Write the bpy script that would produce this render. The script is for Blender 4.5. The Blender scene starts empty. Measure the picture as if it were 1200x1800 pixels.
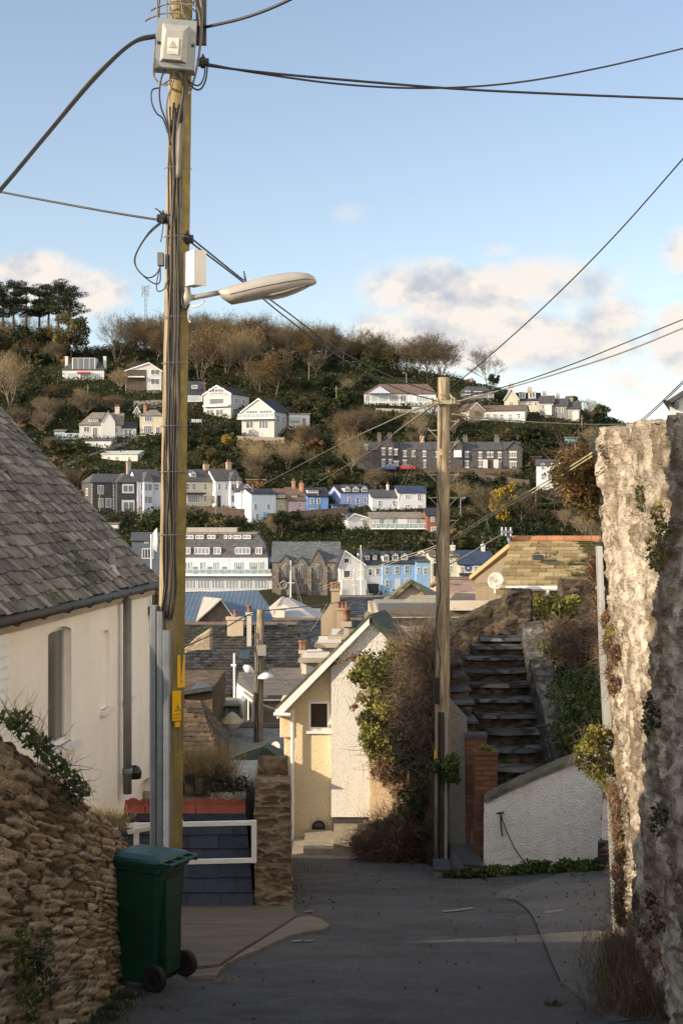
import bpy, bmesh, math, random
import numpy as np
from mathutils import Vector, Matrix
sc = bpy.context.scene
col = sc.collection
F = 2500.0                       # focal length in photo pixels (50 mm, 36 mm sensor height)
R = math.radians
def P(px, py, Y): return np.array([(px-600)/F*Y, Y, (900-py)/F*Y])
def ss(x, a, b):
    t = np.clip((x-a)/(b-a), 0, 1); return t*t*(3-2*t)

# ---------------------------------------------------------------- numpy noise
def h3(i, j, k, s=0):
    n = (i.astype(np.int64)*374761393 + j.astype(np.int64)*668265263 + k.astype(np.int64)*2147483647 + s*974711) & 0x7fffffff
    n = (n ^ (n >> 13))*1274126177 & 0x7fffffff
    n = (n ^ (n >> 16))*668265263 & 0x7fffffff
    return ((n ^ (n >> 15)) & 0xffffff)/float(0x1000000)
def vnoise(p, s=0):
    i = np.floor(p).astype(np.int64); f = p-i; f = f*f*(3-2*f)
    r = 0
    for a in (0, 1):
        for b in (0, 1):
            for c in (0, 1):
                w = (f[:, 0] if a else 1-f[:, 0])*(f[:, 1] if b else 1-f[:, 1])*(f[:, 2] if c else 1-f[:, 2])
                r = r+w*h3(i[:, 0]+a, i[:, 1]+b, i[:, 2]+c, s)
    return r
def fbm(p, o=4, s=0):
    r = 0; a = .5
    for k in range(o): r = r+a*(vnoise(p*2**k, s+k)-.5); a *= .5
    return r
def voro(p, s=0, jit=.9):
    i = np.floor(p).astype(np.int64)
    d1 = np.full(len(p), 9.); d2 = np.full(len(p), 9.); cid = np.zeros(len(p))
    for a in (-1, 0, 1):
        for b in (-1, 0, 1):
            for c in (-1, 0, 1):
                q = i+np.array([a, b, c])
                o = np.stack([h3(q[:, 0], q[:, 1], q[:, 2], s+t) for t in (1, 2, 3)], 1)
                d = np.sqrt((((q+.5+(o-.5)*jit)-p)**2).sum(1))
                m = d < d1
                d2 = np.where(m, d1, np.minimum(d2, d))
                cid = np.where(m, h3(q[:, 0], q[:, 1], q[:, 2], s+7), cid)
                d1 = np.where(m, d, d1)
    return d1, d2, cid

# ---------------------------------------------------------------- mesh building
class MB:
    def __init__(s): s.v = []; s.f = []; s.mi = []; s.r = []; s.uv = []; s.n = 0
    def add(s, v, f, mi=0, r=None, uv=None):
        b = s.n; s.v.extend([tuple(map(float, q)) for q in v]); s.n += len(v)
        for k, q in enumerate(f):
            s.f.append(tuple(b+i for i in q)); s.mi.append(mi)
            s.r.append(r if r is not None else .5)
            s.uv.append([uv[i] for i in q] if uv is not None else None)
        return s
    def box(s, x0, x1, y0, y1, z0, z1, mi=0, r=None, M=None):
        v = [(x, y, z) for x in (x0, x1) for y in (y0, y1) for z in (z0, z1)]
        if M is not None: v = [tuple(M @ Vector(q)) for q in v]
        return s.add(v, [(0, 1, 3, 2), (4, 6, 7, 5), (0, 4, 5, 1), (2, 3, 7, 6), (0, 2, 6, 4), (1, 5, 7, 3)], mi, r)
    def poly(s, pts, mi=0, uv=None, r=None): return s.add(pts, [tuple(range(len(pts)))], mi, r, uv)
    def slab(s, pts, t, mi=0, mi2=None, uvax=None):
        """a quad or polygon of 3D points thickened by t downwards along its normal"""
        p = [np.array(q, float) for q in pts]; n = np.cross(p[1]-p[0], p[2]-p[0]); n = n/(np.linalg.norm(n)+1e-9)
        if n[2] < 0: n = -n; p = p[::-1]
        m = len(p)
        u = p[1]-p[0]; 
        # u axis horizontal
        u = np.cross(n, [0, 0, 1.]) ; 
        if np.linalg.norm(u) < 1e-3: u = np.array([1., 0, 0])
        u = u/np.linalg.norm(u); w = np.cross(n, u)
        uv = [(float(q@u), float(q@w)) for q in p]
        s.add(p, [tuple(range(m))], mi, None, uv)
        lo = [q-n*t for q in p]; mi2 = mi if mi2 is None else mi2
        s.add(lo, [tuple(range(m))[::-1]], mi2)
        for i in range(m):
            j = (i+1) % m; s.add([p[i], lo[i], lo[j], p[j]], [(0, 1, 2, 3)], mi2)
        return s
    def tube(s, pts, r, n=6, mi=0, cap=True, rr=None):
        pts = [np.array(q, float) for q in pts]; m = len(pts)
        rad = r if hasattr(r, '__len__') else [r]*m
        V = []; up = None
        for i in range(m):
            t = pts[min(i+1, m-1)]-pts[max(i-1, 0)]; t = t/(np.linalg.norm(t)+1e-9)
            if up is None:
                up = np.array([0, 0, 1.]) if abs(t[2]) < .9 else np.array([1., 0, 0])
            a = np.cross(t, up); a /= np.linalg.norm(a)+1e-9; b = np.cross(a, t); up = b
            for k in range(n):
                c = 2*math.pi*k/n; V.append(pts[i]+rad[i]*(math.cos(c)*a+math.sin(c)*b))
        f = [(i*n+k, i*n+(k+1) % n, (i+1)*n+(k+1) % n, (i+1)*n+k) for i in range(m-1) for k in range(n)]
        if cap: f += [tuple(range(n))[::-1], tuple((m-1)*n+k for k in range(n))]
        return s.add(V, f, mi, rr)
    def lathe(s, prof, cx=0, cy=0, n=16, mi=0):
        V = [(cx+r*math.cos(2*math.pi*k/n), cy+r*math.sin(2*math.pi*k/n), z) for r, z in prof for k in range(n)]
        m = len(prof)
        f = [(i*n+k, i*n+(k+1) % n, (i+1)*n+(k+1) % n, (i+1)*n+k) for i in range(m-1) for k in range(n)]
        f += [tuple(range(n))[::-1], tuple((m-1)*n+k for k in range(n))]
        return s.add(V, f, mi)
    def build(s, name, mats, parent=None, smooth=False, loc=None, rz=None):
        me = bpy.data.meshes.new(name); me.from_pydata(s.v, [], s.f)
        if not isinstance(mats, (list, tuple)): mats = [mats]
        for m in mats: me.materials.append(m)
        me.polygons.foreach_set('material_index', s.mi)
        a = me.attributes.new('rnd', 'FLOAT', 'FACE'); a.data.foreach_set('value', s.r)
        if any(u is not None for u in s.uv):
            l = me.uv_layers.new(name='UVMap'); k = 0; flat = []
            for q, u in zip(s.f, s.uv):
                for i in range(len(q)): flat += list(u[i]) if u is not None else [0, 0]
            l.data.foreach_set('uv', flat)
        if smooth: me.polygons.foreach_set('use_smooth', [True]*len(s.f))
        me.validate(); me.update()
        o = bpy.data.objects.new(name, me); col.objects.link(o)
        if parent: o.parent = parent
        if loc is not None: o.location = loc
        if rz is not None: o.rotation_euler = (0, 0, rz)
        return o
def nmesh(name, V, Fc, mats, parent=None, smooth=True, attrs=None, frnd=None):
    """numpy arrays of verts and equal sized faces -> object"""
    me = bpy.data.meshes.new(name); V = np.asarray(V, np.float32); Fc = np.asarray(Fc, np.int32); k = Fc.shape[1]
    me.vertices.add(len(V)); me.vertices.foreach_set('co', V.ravel())
    me.loops.add(Fc.size); me.loops.foreach_set('vertex_index', Fc.ravel())
    me.polygons.add(len(Fc)); me.polygons.foreach_set('loop_start', np.arange(0, Fc.size, k, dtype=np.int32))
    me.polygons.foreach_set('loop_total', np.full(len(Fc), k, np.int32))
    me.polygons.foreach_set('use_smooth', [smooth]*len(Fc))
    for m in (mats if isinstance(mats, (list, tuple)) else [mats]): me.materials.append(m)
    if attrs:
        for kx, vv in attrs.items():
            a = me.attributes.new(kx, 'FLOAT', 'POINT'); a.data.foreach_set('value', np.asarray(vv, np.float32))
    if frnd is not None:
        a = me.attributes.new('rnd', 'FLOAT', 'FACE'); a.data.foreach_set('value', np.asarray(frnd, np.float32))
    me.update(calc_edges=True); me.validate()
    o = bpy.data.objects.new(name, me); col.objects.link(o)
    if parent: o.parent = parent
    return o
def tag(o, label=None, cat=None, group=None, kind=None):
    if label: o['label'] = label
    if cat: o['category'] = cat
    if group: o['group'] = group
    if kind: o['kind'] = kind
    return o
def thing(name, label, cat, loc=(0, 0, 0), rz=0, group=None):
    o = bpy.data.objects.new(name, None); col.objects.link(o); o.empty_display_size = .3
    o.location = loc; o.rotation_euler = (0, 0, rz); return tag(o, label, cat, group)
def copy_tree(o, parent=None):
    c = o.copy(); col.objects.link(c); c.parent = parent
    for ch in list(KIDS.get(o.name, [])): copy_tree(ch, c)
    return c
KIDS = {}

# ---------------------------------------------------------------- materials
MC = {}
class NT:
    def __init__(s, name):
        s.m = bpy.data.materials.new(name); s.m.use_nodes = True; s.t = s.m.node_tree; s.n = s.t.nodes
        s.b = s.n['Principled BSDF']; s.l = s.t.links
    def add(s, typ, **kw):
        n = s.n.new(typ)
        for k, v in kw.items():
            if k.startswith('i_'): n.inputs[k[2:].replace('_', ' ')].default_value = v
            else: setattr(n, k, v)
        return n
    def link(s, a, b): s.l.new(a, b)
    def coord(s, kind='Object', sc=(1, 1, 1)):
        tc = s.add('ShaderNodeTexCoord'); mp = s.add('ShaderNodeMapping'); mp.inputs['Scale'].default_value = sc
        s.link(tc.outputs[kind], mp.inputs['Vector']); return mp.outputs[0]
    def noise(s, vec, scale, detail=5, rough=.6, dist=0):
        n = s.add('ShaderNodeTexNoise'); n.inputs['Scale'].default_value = scale; n.inputs['Detail'].default_value = detail
        n.inputs['Roughness'].default_value = rough; n.inputs['Distortion'].default_value = dist
        s.link(vec, n.inputs['Vector']); return n.outputs['Fac']
    def ramp(s, fac, stops):
        r = s.add('ShaderNodeValToRGB'); e = r.color_ramp.elements
        while len(e) < len(stops): e.new(.5)
        for q, (p, c) in zip(e, stops): q.position = p; q.color = (*c, 1) if len(c) == 3 else c
        s.link(fac, r.inputs[0]); return r.outputs[0]
    def mix(s, fac, a, b, mode='MIX'):
        m = s.add('ShaderNodeMix', data_type='RGBA', blend_type=mode)
        for sock, v in ((m.inputs[0], fac), (m.inputs[6], a), (m.inputs[7], b)):
            if isinstance(v, (int, float)): sock.default_value = v
            elif isinstance(v, (tuple, list)): sock.default_value = (*v, 1) if len(v) == 3 else v
            else: s.link(v, sock)
        return m.outputs[2]
    def math(s, op, a, b=None, c=None):
        m = s.add('ShaderNodeMath', operation=op)
        for k, v in enumerate((a, b, c)):
            if v is None: continue
            if isinstance(v, (int, float)): m.inputs[k].default_value = v
            else: s.link(v, m.inputs[k])
        return m.outputs[0]
    def attr(s, name): return s.add('ShaderNodeAttribute', attribute_name=name).outputs['Fac']
    def bump(s, h, strength=.5, dist=.02):
        b = s.add('ShaderNodeBump'); b.inputs['Strength'].default_value = strength; b.inputs['Distance'].default_value = dist
        s.link(h, b.inputs['Height']); s.link(b.outputs[0], s.b.inputs['Normal'])
    def set(s, colr=None, rough=.7, metal=0, spec=.5):
        if colr is not None:
            if isinstance(colr, (tuple, list)): s.b.inputs['Base Color'].default_value = (*colr, 1)
            else: s.link(colr, s.b.inputs['Base Color'])
        if isinstance(rough, (int, float)): s.b.inputs['Roughness'].default_value = rough
        else: s.link(rough, s.b.inputs['Roughness'])
        s.b.inputs['Metallic'].default_value = metal; s.b.inputs['Specular IOR Level'].default_value = spec
        return s.m
def c3(c, k): return tuple(min(1, x*k) for x in c)
def m_plain(name, c, rough=.6, var=.25, scale=3, metal=0, bump=0, bscale=40, spec=.4, bdist=.01):
    key = (name, tuple(c))
    if key in MC: return MC[key]
    n = NT(name); v = n.coord()
    a = n.noise(v, scale, 6, .65)
    cc = n.ramp(a, [(.3, c3(c, 1-var)), (.55, c), (.75, c3(c, 1+var*.6))])
    if bump: n.bump(n.noise(v, bscale, 4, .6), bump, bdist)
    MC[key] = n.set(cc, rough, metal, spec); return MC[key]
def m_wall(c, bump=.3, bscale=12, stain=.3):
    """painted render with streaks of weather"""
    key = ('wall', tuple(c), bump, bscale)
    if key in MC: return MC[key]
    n = NT('painted_render'); v = n.coord(); v2 = n.coord('Object', (1.3, 1.3, .25))
    a = n.noise(v2, 1.2, 6, .7); b = n.noise(v, .6, 4, .6)
    d = n.mix(n.ramp(a, [(.45, (0, 0, 0)), (.8, (1, 1, 1))]), c, c3(c, 1-stain))
    d = n.mix(n.ramp(b, [(.4, (0, 0, 0)), (.7, (stain, stain, stain))]), d, c3((c[0]*.95, c[1]*.9, c[2]*.8), .85))
    n.bump(n.noise(v, bscale, 4, .6), bump, .02)
    MC[key] = n.set(d, .85, 0, .25); return MC[key]
def m_slate(c, cw=.3, ch=.22, lichen=0., lc=(.3, .28, .2), moss=0., name='slate', gapc=.35):
    key = (name, tuple(c), cw, ch, lichen, moss)
    if key in MC: return MC[key]
    n = NT(name); v = n.coord('UV'); vo = n.coord()
    br = n.add('ShaderNodeTexBrick'); n.link(v, br.inputs['Vector'])
    br.offset = .5; br.inputs['Scale'].default_value = 1
    br.inputs['Brick Width'].default_value = cw; br.inputs['Row Height'].default_value = ch; br.inputs['Mortar Size'].default_value = .012 if cw < .6 else .02
    br.inputs['Mortar Smooth'].default_value = .1
    br.inputs['Color1'].default_value = (*c3(c, .7), 1); br.inputs['Color2'].default_value = (*c3(c, 1.35), 1)
    br.inputs['Mortar'].default_value = (*c3(c, gapc), 1)
    d = n.mix(n.ramp(n.noise(vo, .5, 5, .7), [(.35, (0, 0, 0)), (.7, (.5, .5, .5))]), br.outputs['Color'], c3(c, 1.7))
    if lichen: d = n.mix(n.ramp(n.noise(vo, 2.5, 8, .75), [(.62-lichen*.25, (0, 0, 0)), (.72-lichen*.2, (.85, .85, .85))]), d, lc)
    if moss: d = n.mix(n.ramp(n.noise(vo, 1.1, 8, .75), [(.6-moss*.2, (0, 0, 0)), (.66-moss*.2, (.9, .9, .9))]), d, (.035, .045, .012))
    # saw-tooth course profile
    sx = n.add('ShaderNodeSeparateXYZ'); n.link(v, sx.inputs[0])
    saw = n.math('FRACT', n.math('DIVIDE', sx.outputs[1], ch))
    h = n.math('SUBTRACT', n.math('MULTIPLY', saw, -.6), n.math('MULTIPLY', br.outputs['Fac'], .6))
    h = n.math('ADD', h, n.math('MULTIPLY', n.noise(vo, 9, 4, .6), .5))
    n.bump(h, .7, .03)
    MC[key] = n.set(d, .62, 0, .4); return MC[key]
def m_slate_geo(name, stops, lichen=(.3, .3, .25), la=.5, moss=.0, rough=.6, mossc=(.04, .05, .012), streak=(6, 6, 2)):
    """for roofs whose slates are modelled one by one: colour per slate from 'rnd' plus lichen"""
    n = NT(name); v = n.coord(); vs = n.coord('Object', streak)
    d = n.ramp(n.attr('rnd'), stops)
    d = n.mix(n.ramp(n.noise(vs, 2.2, 8, .8), [(.5, (0, 0, 0)), (.62, (la, la, la))]), d, lichen)
    d = n.mix(n.ramp(n.noise(v, 12, 6, .7), [(.35, (.35, .35, .35)), (.6, (0, 0, 0))]), d, c3(stops[0][1], .45))
    if moss: d = n.mix(n.ramp(n.noise(v, .9, 9, .8), [(.62-moss*.3, (0, 0, 0)), (.66-moss*.3, (.95, .95, .95))]), d, mossc)
    n.bump(n.noise(vs, 6, 6, .7), .6, .015)
    return n.set(d, rough, 0, .35)
def m_stone_geo(name, stops, mortar, ma=.06, mb=.16, la=.35, lichen=(.3, .28, .16), dark=.5, moss=0, pale=None, pamt=.5, pits=0, bd=.03, vsc=(1, 1, 1)):
    """rubble: colour per stone ('cell'), mortar where 'gap' is small"""
    n = NT(name); v = n.coord('Object', vsc)
    d = n.ramp(n.attr('cell'), stops)
    d = n.mix(n.ramp(n.noise(v, 5, 8, .75), [(.42, (dark, dark, dark)), (.58, (0, 0, 0))]), d, c3(stops[0][1], .45))
    d = n.mix(n.ramp(n.noise(v, 3.1, 8, .8), [(.52, (0, 0, 0)), (.64, (la, la, la))]), d, lichen)
    g = n.math('ADD', n.attr('gap'), n.math('MULTIPLY', n.math('SUBTRACT', n.noise(v, 7, 5, .7), .5), .35))
    d = n.mix(n.ramp(g, [(ma, (1, 1, 1)), (mb, (0, 0, 0))]), d, mortar)
    if pale: d = n.mix(n.ramp(n.noise(v, 1.7, 9, .75), [(.47, (0, 0, 0)), (.56, (pamt, pamt, pamt))]), d, pale)
    if moss: d = n.mix(n.ramp(n.noise(v, 1.3, 9, .8), [(.56, (0, 0, 0)), (.62, (moss, moss, moss))]), d, (.05, .055, .015))
    if pits:
        d = n.mix(n.ramp(n.noise(v, 11, 9, .78), [(.38, (pits, pits, pits)), (.47, (0, 0, 0))]), d, (.06, .048, .035)); vs = n.coord('Object', (1, vsc[1], .55))
        d = n.mix(n.ramp(n.noise(vs, 3.4, 8, .75), [(.50, (0, 0, 0)), (.62, (pits, pits, pits))]), d, (.13, .105, .075))
    h = n.math('ADD', n.noise(v, 14, 8, .7), n.math('MULTIPLY', n.noise(v, 50, 4, .6), .4))
    n.bump(h, 1 if pits else .8, bd)
    return n.set(d, .9, 0, .2)
def m_leaf(name, stops, rough=.5, trans=.25):
    if name in MC: return MC[name]
    n = NT(name); oi = n.add('ShaderNodeObjectInfo')
    f = n.math('ADD', n.math('MULTIPLY', n.attr('rnd'), .75), n.math('MULTIPLY', oi.outputs['Random'], .25))
    d = n.ramp(f, stops); m = n.set(d, rough, 0, .3)
    tr = n.add('ShaderNodeBsdfTranslucent'); n.link(d, tr.inputs[0])
    mx = n.add('ShaderNodeMixShader'); mx.inputs[0].default_value = trans
    n.link(n.b.outputs[0], mx.inputs[1]); n.link(tr.outputs[0], mx.inputs[2]); n.link(mx.outputs[0], n.n['Material Output'].inputs[0])
    MC[name] = m; return m
def m_glass(c=(.03, .035, .04), rough=.06):
    key = ('glass', tuple(c))
    if key in MC: return MC[key]
    n = NT('window_glass'); v = n.coord()
    MC[key] = n.set(n.mix(n.noise(v, 1.2, 3), c, c3(c, 2.2)), rough, 0, .9); return MC[key]
def m_wood(name, a, b, c, rough=.85, zs=.08):
    n = NT(name); v = n.coord('Object', (1, 1, zs)); v2 = n.coord()
    d = n.ramp(n.noise(v, 34, 6, .65), [(.3, a), (.5, b), (.72, c)])
    d = n.mix(n.ramp(n.noise(v2, 2.2, 6, .7), [(.45, (0, 0, 0)), (.7, (.6, .6, .6))]), d, c3(a, .7))
    n.bump(n.noise(v, 50, 5, .7), .9, .012)
    return n.set(d, rough, 0, .25)
def m_roughcast(name, c, dark=.75):
    n = NT(name); v = n.coord(); v2 = n.coord('Object', (1, 1, .2))
    d = n.mix(n.ramp(n.noise(v2, 2.4, 7, .7), [(.45, (0, 0, 0)), (.75, (.55, .55, .55))]), c, c3((c[0], c[1]*.95, c[2]*.88), dark))
    d = n.mix(n.ramp(n.noise(v, 13, 5, .7), [(.3, (.35, .35, .35)), (.5, (0, 0, 0))]), d, c3(c, .6))
    vo = n.add('ShaderNodeTexVoronoi'); vo.inputs['Scale'].default_value = 44; n.link(v, vo.inputs['Vector'])
    h = n.math('ADD', n.math('MULTIPLY', n.noise(v, 36, 7, .7, .6), 1.2), n.math('MULTIPLY', vo.outputs[0], -.5))
    n.bump(h, 1.0, .032)
    return n.set(d, .92, 0, .15)

# ---------------------------------------------------------------- stone masonry by displaced blocks
def loft_block(stations, res, scale, amp, seed, name, mats, parent=None, big=.0, bigs=1.2, shear=0.):
    """stations: list of (front_bottom, front_top, back_top, back_bottom); rubble surface displaced in 3D"""
    st = np.array(stations, float)
    bm_v = []; quads = []
    def grid(f, nu, nv):
        b = len(bm_v)
        u = np.linspace(0, 1, nu+1); w = np.linspace(0, 1, nv+1)
        for a in u:
            for c in w: bm_v.append(f(a, c))
        for i in range(nu):
            for j in range(nv):
                quads.append((b+i*(nv+1)+j, b+(i+1)*(nv+1)+j, b+(i+1)*(nv+1)+j+1, b+i*(nv+1)+j+1))
    n = len(st)-1
    Hm = max(np.linalg.norm(s[1]-s[0]) for s in st); Tm = max(max(np.linalg.norm(s[2]-s[1]), np.linalg.norm(s[3]-s[0])) for s in st)
    nv = max(2, int(Hm/res)); nt = max(2, int(Tm/res))
    for k in range(n):
        L = np.linalg.norm(st[k+1].mean(0)-st[k].mean(0)); nu = max(1, int(L/res))
        for (i, j, m) in ((0, 1, nv), (1, 2, nt), (2, 3, nv)):
            A, B, C, D = st[k][i], st[k+1][i], st[k+1][j], st[k][j]
            grid(lambda a, c, A=A, B=B, C=C, D=D: (A*(1-a)+B*a)*(1-c)+(D*(1-a)+C*a)*c, nu, m)
    for k, flip in ((0, True), (n, False)):
        A, D, C, B = st[k]      # fb, ft, bt, bb
        if flip: grid(lambda a, c: (B*(1-a)+A*a)*(1-c)+(C*(1-a)+D*a)*c, nt, nv)
        else: grid(lambda a, c: (A*(1-a)+B*a)*(1-c)+(D*(1-a)+C*a)*c, nt, nv)
    V = np.array(bm_v); Q = np.array(quads)
    # weld
    key = np.round(V/ (res*.02)).astype(np.int64); _, idx, inv = np.unique(key, axis=0, return_index=True, return_inverse=True)
    inv = inv.ravel(); V = V[idx]; Q = inv[Q]
    Q = Q[(Q[:, 0] != Q[:, 2]) & (Q[:, 1] != Q[:, 3])]
    e1 = V[Q[:, 2]]-V[Q[:, 0]]; e2 = V[Q[:, 3]]-V[Q[:, 1]]; fn = np.cross(e1, e2)
    N = np.zeros_like(V)
    for k in range(4): np.add.at(N, Q[:, k], fn)
    N /= np.linalg.norm(N, axis=1)[:, None]+1e-12
    sc_ = np.array(scale)
    Vs = V.copy(); Vs[:, 2] += Vs[:, 1]*shear; w = Vs/sc_ + .35*np.stack([fbm(V*2.1, 3, seed+50+i) for i in range(3)], 1)*2
    d1, d2, cid = voro(w, seed)
    gap = d2-d1
    h = ss(gap, 0, .28)*.75+(cid-.5)*.8+fbm(V*7, 3, seed+9)*.9+fbm(V*18, 3, seed+19)*.5
    h = h*amp + (fbm(V*bigs, 3, seed+31)*big if big else 0)
    V = V+N*h[:, None]
    return nmesh(name, V, Q, mats, parent, True, {'cell': cid, 'gap': gap})

# ---------------------------------------------------------------- slate roofs made of separate slates
def slates(mb, e0, e1, r1, r0, cw, ch, th=.012, jit=.3, seed=0, mi=0, lift=.0, clip=None):
    """quad: eave left, eave right, ridge right, ridge left"""
    rnd = random.Random(seed); e0, e1, r1, r0 = [np.array(q, float) for q in (e0, e1, r1, r0)]
    n = np.cross(e1-e0, r0-e0); n /= np.linalg.norm(n)
    if n[2] < 0: n = -n
    H = (np.linalg.norm(r0-e0)+np.linalg.norm(r1-e1))/2; nr = max(2, int(H/ch))
    for k in range(nr):
        t0 = k/nr; t1 = min(1, (k+1.35)/nr)
        a0 = e0+(r0-e0)*t0; a1 = e1+(r1-e1)*t0; b0 = e0+(r0-e0)*t1; b1 = e1+(r1-e1)*t1
        L = np.linalg.norm(a1-a0); nc = max(1, int(round(L/cw))); off = .5*(k % 2)
        c = -off
        while c < nc:
            u0 = max(0, c)/nc; u1 = min(nc, c+1)/nc; c += 1
            if u1-u0 < .15/nc: continue
            g = .004/L; u0 += g; u1 -= g
            dz = rnd.uniform(0, th*jit*2); sl = rnd.gauss(0, .006)*jit*3
            q = [a0+(a1-a0)*u0, a0+(a1-a0)*u1, b0+(b1-b0)*u1, b0+(b1-b0)*u0]
            dn = (b0-a0)/np.linalg.norm(b0-a0)
            q[0] = q[0]-dn*(sl+rnd.uniform(0, .008)); q[1] = q[1]-dn*(sl+rnd.uniform(0, .008))
            top = [q[0]+n*(lift+th*2.1+dz), q[1]+n*(lift+th*2.1+dz+rnd.uniform(-.2, .2)*th), q[2]+n*(lift+th*.7), q[3]+n*(lift+th*.7)]
            bot = [q[0]+n*(lift+th*1.0+dz*.5), q[1]+n*(lift+th*1.0+dz*.5), q[2]+n*lift, q[3]+n*lift]
            mb.add(top+bot, [(0, 1, 2, 3), (0, 4, 5, 1), (1, 5, 6, 2), (0, 3, 7, 4)], mi, rnd.random())

# ---------------------------------------------------------------- leaves
def leaves(C, S, seed, bend=.3, up=.3, aspect=.55):
    """C centres (n,3), S sizes (n) -> verts, quads of a folded leaf shape (2 quads per leaf)"""
    g = np.random.default_rng(seed); n = len(C)
    a = g.normal(size=(n, 3)); a /= np.linalg.norm(a, axis=1)[:, None]
    b = g.normal(size=(n, 3)); b[:, 2] += up; b -= (a*b).sum(1)[:, None]*a; b /= np.linalg.norm(b, axis=1)[:, None]
    c = np.cross(a, b)
    s = S[:, None]
    p0 = C-a*s*.5; p2 = C+a*s*.5; l = C+b*s*aspect*.5+c*s*bend*.3; r = C-b*s*aspect*.5+c*s*bend*.3
    V = np.stack([p0, l, p2, r], 1).reshape(-1, 3)
    i = np.arange(n)*4
    Q = np.stack([i, i+1, i+2, i+3], 1)
    return V, Q
def clump_points(g, centre, rad, n, shell=.5):
    d = g.normal(size=(n, 3)); d /= np.linalg.norm(d, axis=1)[:, None]
    r = (shell+(1-shell)*g.random(n))**1
    return np.array(centre)+d*r[:, None]*np.array(rad)
def leafmass(name, clumps, per, size, mat, parent=None, seed=0, up=.3, bend=.3, aspect=.6):
    """clumps: list of (centre, radii)"""
    g = np.random.default_rng(seed); P_ = []; Rn = []
    for c, r in clumps:
        p = clump_points(g, c, r, per); P_.append(p); Rn.append(np.clip(g.normal(g.random(), .16, per), 0, 1))
    P_ = np.concatenate(P_); Rn = np.concatenate(Rn); S = size*g.uniform(.6, 1.3, len(P_))
    V, Q = leaves(P_, S, seed+1, bend, up, aspect)
    return nmesh(name, V, Q, mat, parent, False, None, Rn)
def twigs(name, starts, dirs, lens, rad, mat, parent=None, seed=0, seg=4, wob=.35, grav=0.):
    g = np.random.default_rng(seed); n = len(starts)
    p = np.array(starts, float); d = np.array(dirs, float); d /= np.linalg.norm(d, axis=1)[:, None]
    L = np.array(lens, float); rr = np.full(n, rad)*g.uniform(.6, 1.2, n)
    rings = []
    for k in range(seg+1):
        t = k/seg; r = rr*(1-t*.75)
        a = np.cross(d, [.3, .2, 1.]); a /= np.linalg.norm(a, axis=1)[:, None]+1e-9; b = np.cross(d, a)
        rings.append(np.stack([p+r[:, None]*(math.cos(c)*a+math.sin(c)*b) for c in (0, 2.094, 4.189)], 1))
        d = d+g.normal(0, wob, (n, 3)); d[:, 2] -= grav; d /= np.linalg.norm(d, axis=1)[:, None]
        p = p+d*(L/seg)[:, None]
    V = np.stack(rings, 1).reshape(-1, 3)      # n, seg+1, 3
    base = np.arange(n)*(seg+1)*3; Q = []
    for k in range(seg):
        for c in range(3):
            Q.append(np.stack([base+k*3+c, base+k*3+(c+1) % 3, base+(k+1)*3+(c+1) % 3, base+(k+1)*3+c], 1))
    Q = np.concatenate(Q)
    return nmesh(name, V, Q, mat, parent, True, None, np.tile(g.random(n), seg*3))

def stonemat(name, c):
    if name in MC: return MC[name]
    n = NT(name); v = n.coord(); vo = n.add('ShaderNodeTexVoronoi'); vo.inputs['Scale'].default_value = 2.4; n.link(v, vo.inputs['Vector'])
    d = n.mix(.55, n.ramp(n.noise(v, 3, 6, .8), [(.35, c3(c, .5)), (.6, c3(c, 1.3))]), n.mix(vo.outputs['Color'], c3(c, .6), c3(c, 1.5)))
    n.bump(vo.outputs[0], .6, .1); MC[name] = n.set(d, .9, 0, .2); return MC[name]
# ================================================================ camera, light, world
cam = bpy.data.cameras.new('Camera'); cam.sensor_fit = 'VERTICAL'; cam.sensor_height = 36; cam.lens = 50
cam.clip_end = 3000; cam.clip_start = .1
co = bpy.data.objects.new('Camera', cam); col.objects.link(co); co.rotation_euler = (R(90), 0, 0); sc.camera = co
SUN_EL, SUN_AZ = 17.5, 24.
sd = Vector((-math.cos(R(SUN_AZ))*math.cos(R(SUN_EL)), -math.sin(R(SUN_AZ))*math.cos(R(SUN_EL)), math.sin(R(SUN_EL))))
sl = bpy.data.lights.new('Sun', 'SUN'); sl.energy = 5; sl.angle = R(.5); sl.color = (1, .82, .60)
so = bpy.data.objects.new('Sun', sl); col.objects.link(so); so.rotation_euler = (-sd).to_track_quat('-Z', 'Y').to_euler()
sc.view_settings.view_transform = 'Standard'; sc.view_settings.look = 'None'; sc.view_settings.gamma = 1; sc.view_settings.exposure = 0.68
sc.cycles.max_bounces = 6; sc.cycles.transparent_max_bounces = 8; sc.cycles.use_denoising = True
w = bpy.data.worlds.new('World'); sc.world = w; w.use_nodes = True
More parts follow.
